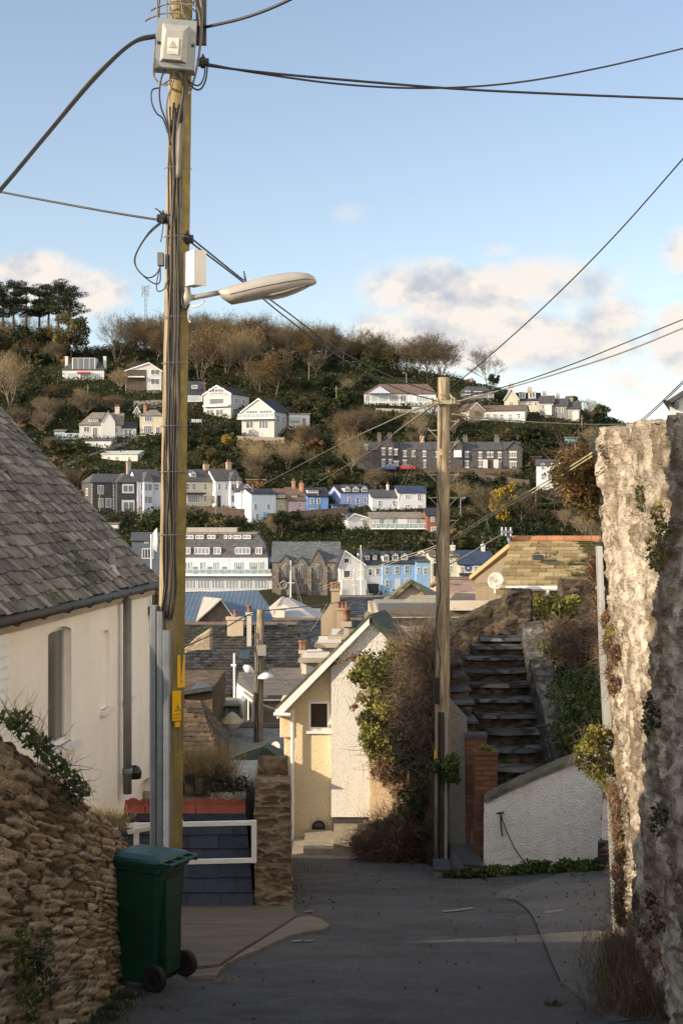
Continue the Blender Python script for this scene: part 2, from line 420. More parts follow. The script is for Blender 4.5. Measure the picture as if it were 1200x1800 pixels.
def world():
    t = w.node_tree; N = t.nodes; L = t.links; N.clear()
    def nd(ty, **k):
        n = N.new(ty)
        for a, b in k.items(): setattr(n, a, b)
        return n
    def mt(op, *a):
        m = nd('ShaderNodeMath', operation=op)
        for i, v in enumerate(a):
            if isinstance(v, (int, float)): m.inputs[i].default_value = v
            else: L.new(v, m.inputs[i])
        return m.outputs[0]
    sky = nd('ShaderNodeTexSky', sky_type='NISHITA', sun_disc=False); sky.sun_elevation = R(SUN_EL)
    sky.sun_rotation = math.atan2(sd.x, sd.y); sky.air_density = 1.0; sky.dust_density = .5; sky.ozone_density = 1.6; sky.altitude = 30
    bs = nd('ShaderNodeBackground'); bs.inputs[1].default_value = .142; hs = nd('ShaderNodeHueSaturation'); hs.inputs['Saturation'].default_value = .88; L.new(sky.outputs[0], hs.inputs['Color']); tm = nd('ShaderNodeMix', data_type='RGBA', blend_type='MULTIPLY'); tm.inputs[0].default_value = 1; tm.inputs[7].default_value = (1.03, .965, .95, 1); L.new(hs.outputs[0], tm.inputs[6]); L.new(tm.outputs[2], bs.inputs[0])
    tc = nd('ShaderNodeTexCoord'); sp = nd('ShaderNodeSeparateXYZ'); L.new(tc.outputs['Generated'], sp.inputs[0])
    ya = mt('MAXIMUM', mt('ABSOLUTE', sp.outputs[1]), .2)
    a = mt('DIVIDE', sp.outputs[0], ya); b = mt('DIVIDE', sp.outputs[2], ya)
    tot = 0.
    for px, py, rx, ry, am in ((740, 508, 100, 52, 1), (820, 585, 190, 60, 1.05), (960, 600, 170, 55, 1), (985, 500, 110, 50, .95), (1060, 560, 80, 45, .85), (860, 520, 90, 50, .9),
                               (50, 490, 100, 48, 1.05), (150, 515, 75, 40, 1), (1210, 600, 70, 60, 1), (1205, 445, 40, 45, .55), (615, 375, 40, 24, .24), (635, 448, 24, 12, .2), (425, 438, 22, 14, .25),
                               (1090, 672, 60, 24, .62), (870, 440, 40, 16, .3), (690, 620, 90, 30, .7), (1130, 690, 80, 18, .5), (-350, 600, 300, 80, 1), (1700, 560, 350, 90, 1), (2100, 300, 200, 60, .9)):
        cx, cy = (px-600)/F, (900-py)/F
        dx = mt('DIVIDE', mt('SUBTRACT', a, cx), rx/F); dy = mt('DIVIDE', mt('SUBTRACT', b, cy), ry/F)
        q = mt('SUBTRACT', 1, mt('MULTIPLY', mt('ADD', mt('MULTIPLY', dx, dx), mt('MULTIPLY', dy, dy)), .55))
        q = mt('MULTIPLY', mt('MAXIMUM', q, 0), am*1.18)
        tot = q if tot == 0. else mt('MAXIMUM', tot, q)
    cb = nd('ShaderNodeCombineXYZ'); L.new(a, cb.inputs[0]); L.new(mt('MULTIPLY', b, 1.5), cb.inputs[1])
    def noise(scale, det, rough, off=None):
        n = nd('ShaderNodeTexNoise'); n.inputs['Scale'].default_value = scale; n.inputs['Detail'].default_value = det; n.inputs['Roughness'].default_value = rough
        v = cb.outputs[0]
        if off:
            m = nd('ShaderNodeMapping'); m.inputs['Location'].default_value = off; L.new(v, m.inputs[0]); v = m.outputs[0]
        L.new(v, n.inputs['Vector']); return n.outputs['Fac']
    n1 = noise(15, 8, .55); n2 = noise(15, 8, .55, (.009, -.015, 0))
    d = mt('ADD', tot, mt('MULTIPLY', mt('MULTIPLY', mt('SUBTRACT', n1, .5), 2.1), mt('MINIMUM', mt('MULTIPLY', tot, 2.2), 1)))
    cov = nd('ShaderNodeMapRange'); cov.interpolation_type = 'SMOOTHSTEP'; L.new(d, cov.inputs[0]); cov.inputs[1].default_value = .08; cov.inputs[2].default_value = .95; cov.inputs[4].default_value = .97
    lit = mt('ADD', .66, mt('MULTIPLY', mt('SUBTRACT', n1, n2), 3.2))
    lit = mt('SUBTRACT', lit, mt('MULTIPLY', mt('MAXIMUM', mt('SUBTRACT', d, .9), 0), .28))
    rp = nd('ShaderNodeValToRGB'); L.new(lit, rp.inputs[0]); e = rp.color_ramp.elements
    e[0].position = .22; e[0].color = (.50, .53, .60, 1); e[1].position = .72; e[1].color = (.88, .81, .74, 1)
    bc = nd('ShaderNodeBackground'); bc.inputs[1].default_value = .70; L.new(rp.outputs[0], bc.inputs[0])
    mx = nd('ShaderNodeMixShader'); L.new(mt('MULTIPLY', cov.outputs[0], mt('GREATER_THAN', sp.outputs[1], -.2)), mx.inputs[0])
    L.new(bs.outputs[0], mx.inputs[1]); L.new(bc.outputs[0], mx.inputs[2])
    # bright cloud fill added to the unseen sky behind the camera, lifting shaded faces
    b2 = nd('ShaderNodeBackground'); b2.inputs[0].default_value = (1, .95, .88, 1); b2.inputs[1].default_value = 1.25
    mr = nd('ShaderNodeMapRange'); mr.interpolation_type = 'SMOOTHSTEP'; L.new(sp.outputs[1], mr.inputs[0]); mr.inputs[1].default_value = -.15; mr.inputs[2].default_value = -.6; mr.inputs[4].default_value = .8
    m2 = nd('ShaderNodeMixShader'); L.new(mt('MULTIPLY', mr.outputs[0], mt('MINIMUM', mt('ADD', .45, n1), 1)), m2.inputs[0]); L.new(mx.outputs[0], m2.inputs[1]); L.new(b2.outputs[0], m2.inputs[2])
    o = nd('ShaderNodeOutputWorld'); L.new(m2.outputs[0], o.inputs[0])
world()

# ================================================================ ground and hill
HY = [100, 245, 256, 262, 300, 330, 365, 400, 425, 470, 560, 900, 2000]
HZ = [-16.5, -15.6, -15.2, -14.6, -.6, 12.5, 29.5, 45.5, 53, 56, 50, 20, -10]
SKX = np.array([-1200, -400, 0, 200, 400, 500, 600, 700, 800, 880, 940, 1010, 1070, 1130, 1250, 1700, 2600]); SKP = np.array([700, 640, 628, 612, 606, 622, 640, 655, 675, 700, 716, 736, 752, 775, 800, 850, 880])
def ground(X, Y):
    X = np.asarray(X, float); Y = np.asarray(Y, float)
    base = -1.6-.18*np.minimum(Y, 27.6)
    base = base+.15*np.maximum(0, np.minimum(X, 7)-2)*ss(Y, 13.5, 18)
    y2 = np.interp(Y, [27.6, 32, 45, 100], [0, -2.4, -8.2, -9.9]); base = base+np.where(Y > 27.6, y2, 0)
    bank = 2.75*ss(X, 3.35, 3.9)*ss(Y, 21.2, 27.5)+ .9*ss(X, 3.7, 4.6)*ss(Y, 20.9, 21.6)
    base = base+bank*(1-ss(Y, 40, 90))+ss(X, 3.5, 8)*ss(Y, 28, 34)*6*(1-ss(Y, 60, 110))
    prof = np.interp(Y, HY, HZ)
    px = X/np.maximum(Y, 50)*F+600
    cap = (900-np.interp(px, SKX, SKP))*405/F
    k = 3.
    m = -k*np.logaddexp(-prof/k, -cap/k)
    hill = np.where(Y < 470, np.minimum(m, cap), np.minimum(m, cap)-np.maximum(0, Y-470)*.12)
    bl = ss(Y, 85, 110)
    return base*(1-bl)+hill*bl
def g1(x, y): return float(ground(np.array([x]), np.array([y]))[0])
def hit(px, py, y0=100, y1=470):
    ys = np.arange(y0, y1, .5); z = ground((px-600)/F*ys, ys); r = (900-py)/F*ys
    i = np.nonzero(z >= r)[0]
    return float(ys[i[0]]) if len(i) else y1
def make_ground():
    ys = np.concatenate([np.arange(-6, 10, 1.), np.arange(10, 34, .2), np.arange(34, 110, 2.5), np.arange(110, 500, 2.2), np.linspace(500, 2000, 30)])
    base = np.concatenate([np.linspace(-1, -.2, 40, endpoint=False), np.linspace(-.2, .3, 60)[:-1], np.linspace(.3, 1, 40)])
    xs_ = lambda y: base*max(y, 22)*1.0 if False else base*(40+y*1.0)
    V = []; ny, nx = len(ys), len(base)
    for y in ys:
        x = base*(18+y*1.05)
        # keep resolution near the stairs
        V.append(np.stack([x, np.full(nx, y), ground(x, np.full(nx, y))], 1))
    V = np.concatenate(V)
    far = V[:, 1] > 255
    V[:, 2] += np.where(far, fbm(V*.08, 4, 5)*3.0, 0)
    i = np.arange(ny-1)[:, None]*nx+np.arange(nx-1)[None, :]
    Q = np.stack([i, i+1, i+nx+1, i+nx], -1).reshape(-1, 4)
    n = NT('rough_ground'); v = n.coord()
    d = n.ramp(n.noise(v, .09, 8, .75), [(.3, (.014, .018, .007)), (.45, (.028, .036, .012)), (.56, (.035, .03, .014)), (.7, (.05, .058, .016))])
    n.bump(n.noise(v, 1.6, 6, .7), 1, .5)
    o = nmesh('ground', V, Q, n.set(d, .95, 0, .1)); tag(o, kind='structure')
make_ground()
def asphalt(name, c, patch=.35):
    n = NT(name); v = n.coord()
    d = n.ramp(n.noise(v, 1.1, 9, .78), [(.33, c3(c, .55)), (.5, c), (.66, c3(c, 1.7))])
    d = n.mix(n.ramp(n.noise(v, 90, 3, .7), [(.48, (0, 0, 0)), (.66, (.8, .8, .8))]), d, c3(c, 3.2))
    vs = n.coord('Object', (.35, 2.2, 1))
    d = n.mix(n.ramp(n.noise(vs, 1.6, 6, .7), [(.5, (0, 0, 0)), (.75, (patch, patch, patch))]), d, c3(c, .45))
    h = n.math('ADD', n.noise(v, 70, 5, .7), n.math('MULTIPLY', n.noise(v, 4, 4, .6), 1.5))
    d = n.mix(n.ramp(n.noise(v, 28, 4, .75), [(.5, (0, 0, 0)), (.62, (.5, .5, .5))]), d, c3(c, 2.4)); d = n.mix(n.ramp(n.noise(v, .45, 6, .8), [(.5, (0, 0, 0)), (.56, (.5, .5, .5))]), d, c3(c, .6))
    n.bump(h, .8, .012)
    return n.set(d, n.ramp(n.noise(v, 2.2, 4), [(.3, (.6, .6, .6)), (.7, (.9, .9, .9))]), 0, .35)
def sheet(name, poly_px, lift, mat, thick=0, kind='structure', res=.25):
    """a flat-lying sheet on the lane, outline given by photo pixels that are traced down onto the slope"""
    pts = []
    for px, py in poly_px:
        ys = np.arange(8, 34, .02); z = ground((px-600)/F*ys, ys); r = (900-py)/F*ys
        i = np.nonzero(z >= r)[0]; y = ys[i[0]] if len(i) else 33.
        pts.append(((px-600)/F*y, y))
    return sheet_xy(name, pts, lift, mat, thick, kind, res)
def sheet_xy(name, pts, lift, mat, thick=0, kind='structure', res=.25):
    bm = bmesh.new(); vs = [bm.verts.new((x, y, 0)) for x, y in pts]; f = bm.faces.new(vs)
    xs = [p[0] for p in pts]; ys = [p[1] for p in pts]
    for ax, lo, hi in ((0, min(xs), max(xs)), (1, min(ys), max(ys))):
        k = lo+res
        while k < hi:
            co_ = (k, 0, 0) if ax == 0 else (0, k, 0); no = (1, 0, 0) if ax == 0 else (0, 1, 0)
            bmesh.ops.bisect_plane(bm, geom=bm.verts[:]+bm.edges[:]+bm.faces[:], plane_co=co_, plane_no=no); k += res
    bmesh.ops.recalc_face_normals(bm, faces=bm.faces[:])
    if bm.faces and sum(f.normal.z for f in bm.faces) < 0: bmesh.ops.reverse_faces(bm, faces=bm.faces[:])
    if thick:
        r = bmesh.ops.extrude_face_region(bm, geom=bm.faces[:]); 
        for v in [q for q in r['geom'] if isinstance(q, bmesh.types.BMVert)]: v.co.z = 1
    for v in bm.verts:
        top = v.co.z > .5 if thick else True
        v.co.z = g1(v.co.x, v.co.y)+(lift if top else -.03)
    me = bpy.data.meshes.new(name); bm.to_mesh(me); bm.free(); me.materials.append(mat)
    o = bpy.data.objects.new(name, me); col.objects.link(o); return tag(o, kind=kind)
sheet_xy('lane', [(-2.2, -4), (2.6, -4), (3.2, 13), (14, 13.5), (14, 19.2), (3.7, 20.3), (2.0, 21.6), (1.5, 22.6), (.9, 27.4), (-.9, 27.4), (-.75, 15.9), (-2.2, 15.9)], .006, asphalt('worn_asphalt', (.047, .046, .045)))
sheet('side_road', [(868, 1580), (905, 1583), (930, 1605), (948, 1645), (968, 1690), (985, 1730), (1075, 1800), (1180, 1790), (1120, 1600), (1075, 1500), (1040, 1512), (990, 1535), (930, 1555), (880, 1568)], .011, asphalt('pale_old_asphalt', (.075, .072, .067)))
def concrete(name, c):
    n = NT(name); v = n.coord(); vs = n.coord('Object', (1, 3, 1))
    d = n.ramp(n.noise(vs, 1.5, 8, .72), [(.3, c3(c, .6)), (.5, c), (.7, c3(c, 1.35))])
    d = n.mix(n.ramp(n.noise(v, 45, 4, .7), [(.5, (0, 0, 0)), (.75, (.5, .5, .5))]), d, c3(c, .5))
    n.bump(n.noise(v, 30, 6, .7), .5, .01); return n.set(d, .85, 0, .3)
M_CONC = concrete('concrete', (.135, .115, .09)); M_CONC2 = concrete('light_concrete', (.18, .155, .12))
sheet('pavement', [(300, 1578), (322, 1580), (380, 1583), (445, 1588), (480, 1593), (512, 1601), (522, 1616), (470, 1650), (420, 1682), (385, 1706), (330, 1712), (300, 1712)], .05, M_CONC, 1)
sheet('pavement_edge', [(523, 1618), (545, 1615), (565, 1622), (579, 1632), (566, 1641), (530, 1645), (508, 1651), (480, 1664), (455, 1676), (420, 1690), (396, 1703), (380, 1722), (330, 1724), (330, 1714), (386, 1708), (421, 1684), (471, 1652)], .035, M_CONC2, 1)

M_MARK = m_plain('worn_road_paint', (.22, .21, .19), .85, .4, 9)
for q4 in (((957, 1605), (975, 1602), (990, 1601), (990, 1604), (972, 1607), (958, 1608)), ((776, 1603), (800, 1601), (830, 1597), (832, 1600), (802, 1604), (778, 1606)), ((514, 1656), (530, 1655), (530, 1657.5), (514, 1659)), ((536, 1656), (551, 1655), (551, 1657.5), (536, 1658.5)), ((534, 1604), (552, 1602), (552, 1604), (535, 1607))):
    sheet('road_marking', q4, .016, M_MARK, res=5)
M_CRK = m_plain('tar_joint', (.008, .008, .008), .9)
def crack(pts, w_=.6):
    sheet('tar_joint', [(x-w_, y) for x, y in pts]+[(x+w_, y+.2) for x, y in pts[::-1]], .018, M_CRK, res=5)
crack([(866, 1579), (888, 1582), (906, 1586), (922, 1597), (934, 1611), (943, 1630), (950, 1650), (960, 1672), (966, 1690), (976, 1712), (986, 1735)], 1.1)
# ================================================================ near: walls
M_RUB_L = m_stone_geo('brown_rubble', [(.0, (.24, .165, .10)), (.35, (.45, .33, .21)), (.65, (.60, .47, .32)), (1, (.74, .62, .45))], (.08, .055, .033), ma=.03, mb=.12, lichen=(.66, .55, .36), la=.45, moss=.5, pits=.5, vsc=(1, .45, 1.5), bd=.05)
M_RUB_R = m_stone_geo('pale_rubble', [(0, (.30, .235, .165)), (.35, (.50, .42, .32)), (.7, (.62, .53, .41)), (1, (.74, .65, .52))], (.20, .15, .10), ma=.0, mb=.075, la=.5, lichen=(.7, .61, .48), dark=.8, moss=.5, pale=(.8, .72, .6), pamt=.65, pits=.62, bd=.07, vsc=(1, .42, 1))
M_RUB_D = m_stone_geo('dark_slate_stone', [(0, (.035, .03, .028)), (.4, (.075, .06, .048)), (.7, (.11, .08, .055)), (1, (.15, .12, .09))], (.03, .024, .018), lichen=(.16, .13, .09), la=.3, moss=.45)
M_RUB_P = m_stone_geo('brown_and_grey_stone', [(0, (.13, .07, .045)), (.4, (.18, .11, .07)), (.7, (.24, .17, .11)), (1, (.3, .24, .18))], (.27, .225, .16), ma=.07, mb=.15, lichen=(.3, .26, .18), la=.35, pits=.4)
M_STEP = m_plain('slate_step', (.05, .053, .058), .6, .5, 3, bump=.6, bscale=25)
M_IVY = m_leaf('ivy_leaves', [(0, (.010, .020, .006)), (.45, (.028, .05, .012)), (.8, (.06, .085, .02)), (1, (.12, .14, .035))])
M_GRN = m_leaf('yellow_green_leaves', [(0, (.035, .04, .01)), (.35, (.11, .12, .022)), (.7, (.24, .225, .045)), (1, (.36, .29, .08))])
M_BRN = m_leaf('dry_brown_leaves', [(0, (.06, .03, .015)), (.4, (.16, .09, .04)), (.8, (.30, .17, .08)), (1, (.38, .26, .13))])
M_TWIG = m_leaf('twig_bark', [(0, (.05, .035, .025)), (.5, (.12, .085, .06)), (1, (.24, .18, .13))], .8, 0)
M_STRAW = m_leaf('dry_straw', [(0, (.16, .11, .05)), (.5, (.34, .25, .12)), (1, (.5, .4, .22))], .8, .2)
M_GRASS = m_leaf('grass_blades', [(0, (.03, .05, .012)), (.5, (.08, .12, .025)), (1, (.2, .2, .06))], .6, .2)
M_ALU = m_plain('grey_paint_metal', (.33, .34, .34), .45, .12, 4, metal=.3)
M_WHITE = m_plain('white_paint', (.78, .77, .74), .45, .1, 5)
M_BLACK = m_plain('black_plastic', (.012, .012, .013), .5, .3, 5)
M_GLASS = m_glass()

def rub(stas, name, label, cat, mat, res, scale, amp, seed, **k):
    o = loft_block(stas, res, scale, amp, seed, name, mat, **k); return tag(o, label, cat)
# left wall
st = []
for Y, X, zt in ((3.5, -2.35, -.1), (5, -2.1, -.35), (6.2, -1.88, -.72), (7, -1.76, -.98), (7.8, -1.68, -1.3), (8.6, -1.64, -1.6), (9.4, -1.62, -1.92), (10.1, -1.6, -2.2), (10.7, -1.6, -2.42), (11.3, -1.62, -2.66)):
    zb = g1(X, Y)-.2; st.append(((X+.03, Y, zb), (X-.08, Y, zt), (X-.5, Y, zt+.02), (X-.55, Y, zb)))
rub(st, 'stone_wall', 'brown rubble retaining wall with ivy along its sloping top, behind the green wheelie bin', 'wall', M_RUB_L, .016, (.3, .55, .044), .024, 3, big=.10, shear=.30)
# right wall
st = []
for k in range(12):
    Y = 3.0+k*(14.45-3.0)/11; X = 2.67-(14.5-Y)*.128; zb = g1(X, Y)-.3; zt = np.interp(Y, [3, 7.1, 8.8, 14.5], [.36, .46, .55, .82])
    X += .0
    st.append(((X+.13, Y, zb), (X-.10, Y, zt), (X+.5, Y, zt), (X+.6, Y, zb)))
rub(st, 'stone_wall', 'tall pale lime-washed rubble wall at the right edge, half sunlit and half shaded', 'wall', M_RUB_R, .026, (.36, .62, .15), .05, 11, big=.13, bigs=1.6, shear=.15)
# pillar, and behind it a hidden wall added to shade the lane
st = []
px0, px1 = 447, 511
for (Y, xa, xb, zt) in ((16.0, -.985, -.57, (900-1376)/F*16), (16.45, -1.0, -.585, (900-1376)/F*16)):
    zb = g1(-.8, Y)-.1; st.append(((xa, Y, zb), (xa+.01, Y, zt+.02), (xb, Y, zt), (xb+.02, Y, zb)))
rub(st, 'stone_pillar', 'square stone pillar of brown stones in thick mortar at the end of the white railing', 'pillar', M_RUB_P, .016, (.24, .22, .066), .022, 21, big=.03)
st = []
for Y, x in ((16.5, -.62), (20, -.78), (22.5, -.92), (25.5, -1.08)):
    zb = g1(x, Y)-.2; zt = zb+float(np.interp(Y, [16.5, 20, 22.5, 25.5], [1.95, 1.8, 1.2, .6])); st.append(((x-.35, Y, zb), (x-.35, Y, zt), (x, Y, zt), (x, Y, zb)))
rub(st, 'stone_wall', 'unseen garden wall added behind the stone pillar, casting shade over the lane', 'wall', M_RUB_P, .06, (.2, .2, .085), .02, 23)

# ---------------- left house
def PX(px, Y, X=None): return (px-600)/F*Y
def wallX(Y): return -3.08+.0855*(Y-12.8)          # wall plane facing +X
ET = -.95
def left_house():
    t = thing('house', 'cream rendered house with long weathered slate roof and narrow arched windows, nearest on the left', 'house', (wallX(19), 19, -5.2))
    base = Vector(t.location)
    def L(p): return tuple(np.array(p)-np.array(base))
    # wall plane coordinates: s = Y, outward normal +X(ish)
    u = np.array([.0855, 1, 0]); u /= np.linalg.norm(u); nrm = np.array([u[1], -u[0], 0])
    O = np.array([wallX(11.4), 11.4, 0])
    def W(s, z, d=0): return O+u*s+nrm*d+np.array([0, 0, z])
    sY = lambda Y: (Y-11.4)/u[1]
    def Yof(px):       # depth at which a pixel column meets the wall
        k = (px-600)/F; return (-3.08-.0855*12.8)/(k-.0855)
    def zof(py, Y): return (900-py)/F*Y
    holes = []
    for (a, b, ta, tb, bt, deep) in ((85, 126, 1102, 1103, 1312, .11), (178, 193, 1108, 1108, 1246, .05), (217, 231, 1098, 1098, 1226, .05), (240, 266, 1372, 1372, 1420, .08)):
        Ya, Yb = Yof(a), Yof(b); holes.append((sY(Ya), sY(Yb), zof(bt, (Ya+Yb)/2), zof(ta, (Ya+Yb)/2), deep))
    L0, L1 = 0, sY(19); zb = -5.2; m = MB()
    # wall with openings, cell decomposition
    ss_ = sorted({L0, L1} | {h[0] for h in holes} | {h[1] for h in holes}); zs = sorted({zb, ET} | {h[2] for h in holes} | {h[3] for h in holes})
    for i in range(len(ss_)-1):
        for j in range(len(zs)-1):
            cs, cz = (ss_[i]+ss_[i+1])/2, (zs[j]+zs[j+1])/2
            if any(h[0] < cs < h[1] and h[2] < cz < h[3] for h in holes): continue
            m.poly([L(W(ss_[i], zs[j])), L(W(ss_[i+1], zs[j])), L(W(ss_[i+1], zs[j+1])), L(W(ss_[i], zs[j+1]))])
    for h in holes:
        a, b, z0, z1, d = h
        # arched head: three wedge pieces
        n = 8; top = [(a+(b-a)*k/n, z1-.035*(2*k/n-1)**2*(b-a)/.6) for k in range(n+1)]
        for k in range(n):
            (s0, q0), (s1, q1) = top[k], top[k+1]
            m.poly([L(W(s0, q0)), L(W(s1, q1)), L(W(s1, z1)), L(W(s0, z1))])
            m.poly([L(W(s0, q0)), L(W(s0, q0, -d)), L(W(s1, q1, -d)), L(W(s1, q1))])
        m.poly([L(W(a, z0)), L(W(a, z0, -d)), L(W(a, z1, -d)), L(W(a, z1))]); m.poly([L(W(b, z0)), L(W(b, z1)), L(W(b, z1, -d)), L(W(b, z0, -d))])
        m.poly([L(W(a, z0)), L(W(b, z0)), L(W(b, z0, -d)), L(W(a, z0, -d))])
        if d < .2: m.poly([L(W(a, z0, -d)), L(W(b, z0, -d)), L(W(b, z1, -d)), L(W(a, z1, -d))])
    # other walls: back and gables with their triangles
    D = 8.; RZ = ET+4*1.063
    for s in (L0, L1): m.poly([L(W(s, zb)), L(W(s, ET)), L(W(s, RZ-.05, -D/2)), L(W(s, ET, -D)), L(W(s, zb, -D))])
    m.poly([L(W(L0, zb, -D)), L(W(L1, zb, -D)), L(W(L1, ET, -D)), L(W(L0, ET, -D))])
    wl = m.build('wall', m_plain('cream_render', (.89, .84, .76), .85, .09, 1.2, bump=.25, bscale=9), t)
    # roof
    ms = MB(); ov = .12
    e0, e1, r1, r0 = W(L0, ET+.02, ov), W(L1+.08, ET+.02, ov), W(L1+.08, RZ+.14, -D/2), W(L0, RZ+.14, -D/2)
    slates(ms, L(e0), L(e1), L(r1), L(r0), .155, .155, .010, .9, 4)
    rf = ms.build('roof', m_slate_geo('weathered_slates', [(0, (.05, .045, .038)), (.35, (.10, .09, .075)), (.75, (.165, .148, .122)), (1, (.30, .27, .23))], (.46, .43, .36), .8, .2, .9, streak=(2.4, 22, 2.4)), t)
    mu = MB(); mu.slab([L(e0-[0, 0, .015]), L(e1-[0, 0, .015]), L(r1-[0, 0, .015]), L(r0-[0, 0, .015])], .05)
    q = [W(L0, ET, -D-ov), W(L1+.08, ET, -D-ov)]; mu.slab([L(q[1]), L(q[0]), L(r0), L(r1)], .06)
    mu.build('roof_deck', m_plain('dark_boarding', (.05, .045, .04)), t)
    mg = MB(); g0, g1_ = W(L0, ET-.015, ov+.05), W(L1+.1, ET-.015, ov+.05)
    mg.tube([L(g0), L(g1_)], .045, 8); 
    for k in range(9):
        c = W(L0+.6+k*.83, ET-.02, ov+.05); mg.tube([L(c+[0, 0, .05]), L(c+nrm*.055), L(c+[0, 0, -.055]), L(c-nrm*.1-[0, 0, .03])], .009, 5)
    mg.build('gutter', m_plain('old_gutter', (.05, .045, .04), .6), t, True)
    mf = MB(); mf.add([L(W(L0, ET-.16, .03)), L(W(L1+.05, ET-.16, .03)), L(W(L1+.05, ET-.02, .12)), L(W(L0, ET-.02, .12)), L(W(L0, ET-.16, .0)), L(W(L1+.05, ET-.16, .0))], [(0, 1, 2, 3), (4, 5, 1, 0)])
    mf.build('fascia', m_plain('fascia_paint', (.6, .52, .42), .6), t)
    # window in the first opening
    a, b, z0, z1, d = holes[0]
    w_ = MB(); fr = .05
    def bar(s0, s1, q0, q1, dd0=-d, dd1=-d+.05, mi=0):
        A = [W(s, q, e) for s in (s0, s1) for q in (q0, q1) for e in (dd0, dd1)]
        w_.add([L(p) for p in A], [(0, 1, 3, 2), (4, 6, 7, 5), (0, 4, 5, 1), (2, 3, 7, 6), (0, 2, 6, 4), (1, 5, 7, 3)], mi)
    bar(a, a+fr, z0, z1); bar(b-fr, b, z0, z1); bar(a, b, z0, z0+fr); bar(a, b, z1-fr, z1)
    wd = w_.build('window', M_WHITE, t); w_ = MB(); bar(a+fr, b-fr, z0+fr, z1-fr, -d-.01, -d+.02); w_.build('pane', m_glass((.06, .065, .06), .15), wd)
    w_ = MB(); bar(a-.06, b+.06, z0-.07, z0, -.02, .09); w_.build('sill', M_WHITE, t)
    for h in holes[1:3]: w_ = MB(); bar(h[0]-.05, h[1]+.05, h[2]-.05, h[2], -.02, .06); w_.build('sill', M_WHITE, t)
    # pipes
    Yd = Yof(210); s = sY(Yd); mp = MB()
    mp.tube([L(W(s, zof(1395, Yd), .10)), L(W(s, ET-.1, .10))], .052, 12); mp.tube([L(W(s, zof(1362, Yd), .10)), L(W(s, zof(1350, Yd), .10))], .062, 12)
    mp.tube([L(W(s, ET+.18, -.1)), L(W(s, zof(972, Yd), -.1))], .047, 12); mp.build('downpipe', m_plain('grey_pipe', (.19, .185, .175), .5), t, True)
    ml = MB(); q = W(s, ET+.33, -.13)
    rise = 1.063
    for (ds, dd, z) in (): pass
    A = [W(s-.22, ET+.03+rise*.28, -.20), W(s-.14, ET+.06, .06), W(s+.22, ET+.06, .06), W(s+.16, ET+.03+rise*.28, -.20)]
    ml.slab([L(p+np.array([0, 0, .03])) for p in A], .012); ml.lathe([(.11, -.02), (.07, .03), (.05, .1)], 0, 0, 12)
    for i in range(len(ml.v)-36, len(ml.v)): c = L(W(s, ET+.21, -.1)); ml.v[i] = tuple(np.array(ml.v[i])+np.array(c))
    ml.build('flashing', m_plain('lead_flashing', (.42, .4, .37), .5), t)
    Y2 = Yof(264); s2 = sY(Y2); mp = MB()
    mp.tube([L(W(s2, zof(1400, Y2), .07)), L(W(s2, zof(1095, Y2), .07)), L(W(s2, zof(1075, Y2), .07)), L(W(s2+.0, zof(1045, Y2), .1))], .028, 8)
    c = L(W(s2, zof(1072, Y2), .08)); mp.box(c[0]-.09, c[0]+.11, c[1]-.12, c[1]+.12, c[2]-.05, c[2]+.05)
    for py in (1105, 1240): c = L(W(s2, zof(py, Y2), .07)); mp.box(c[0]-.06, c[0]+.05, c[1]-.05, c[1]+.05, c[2]-.012, c[2]+.012)
    mp.build('downpipe', m_plain('dark_pipe', (.05, .045, .04), .5), t, False)
    mb_ = MB(); c = L(W(s+.25, zof(1368, 17), .12)); mb_.lathe([(.09, 0), (.1, .08), (.07, .14), (.03, .16)], c[0], c[1], 14)
    for i in range(len(mb_.v)): mb_.v[i] = (mb_.v[i][0], mb_.v[i][1], mb_.v[i][2]+c[2]-.1)
    mb_.build('vent_cowl', M_BLACK, t)
    # clapboard strip at the near end
    mc = MB(); z = zb
    s1 = sY(Yof(9))
    while z < ET-.2:
        mc.add([L(W(L0, z, .055)), L(W(s1, z, .055)), L(W(s1, z+.1, .03)), L(W(L0, z+.1, .03)), L(W(L0, z, .0)), L(W(s1, z, 0))], [(0, 1, 2, 3), (4, 5, 1, 0)]); z += .1
    mc.build('cladding', M_WHITE, t)
    # skylight-like dark projection on the verge
left_house()

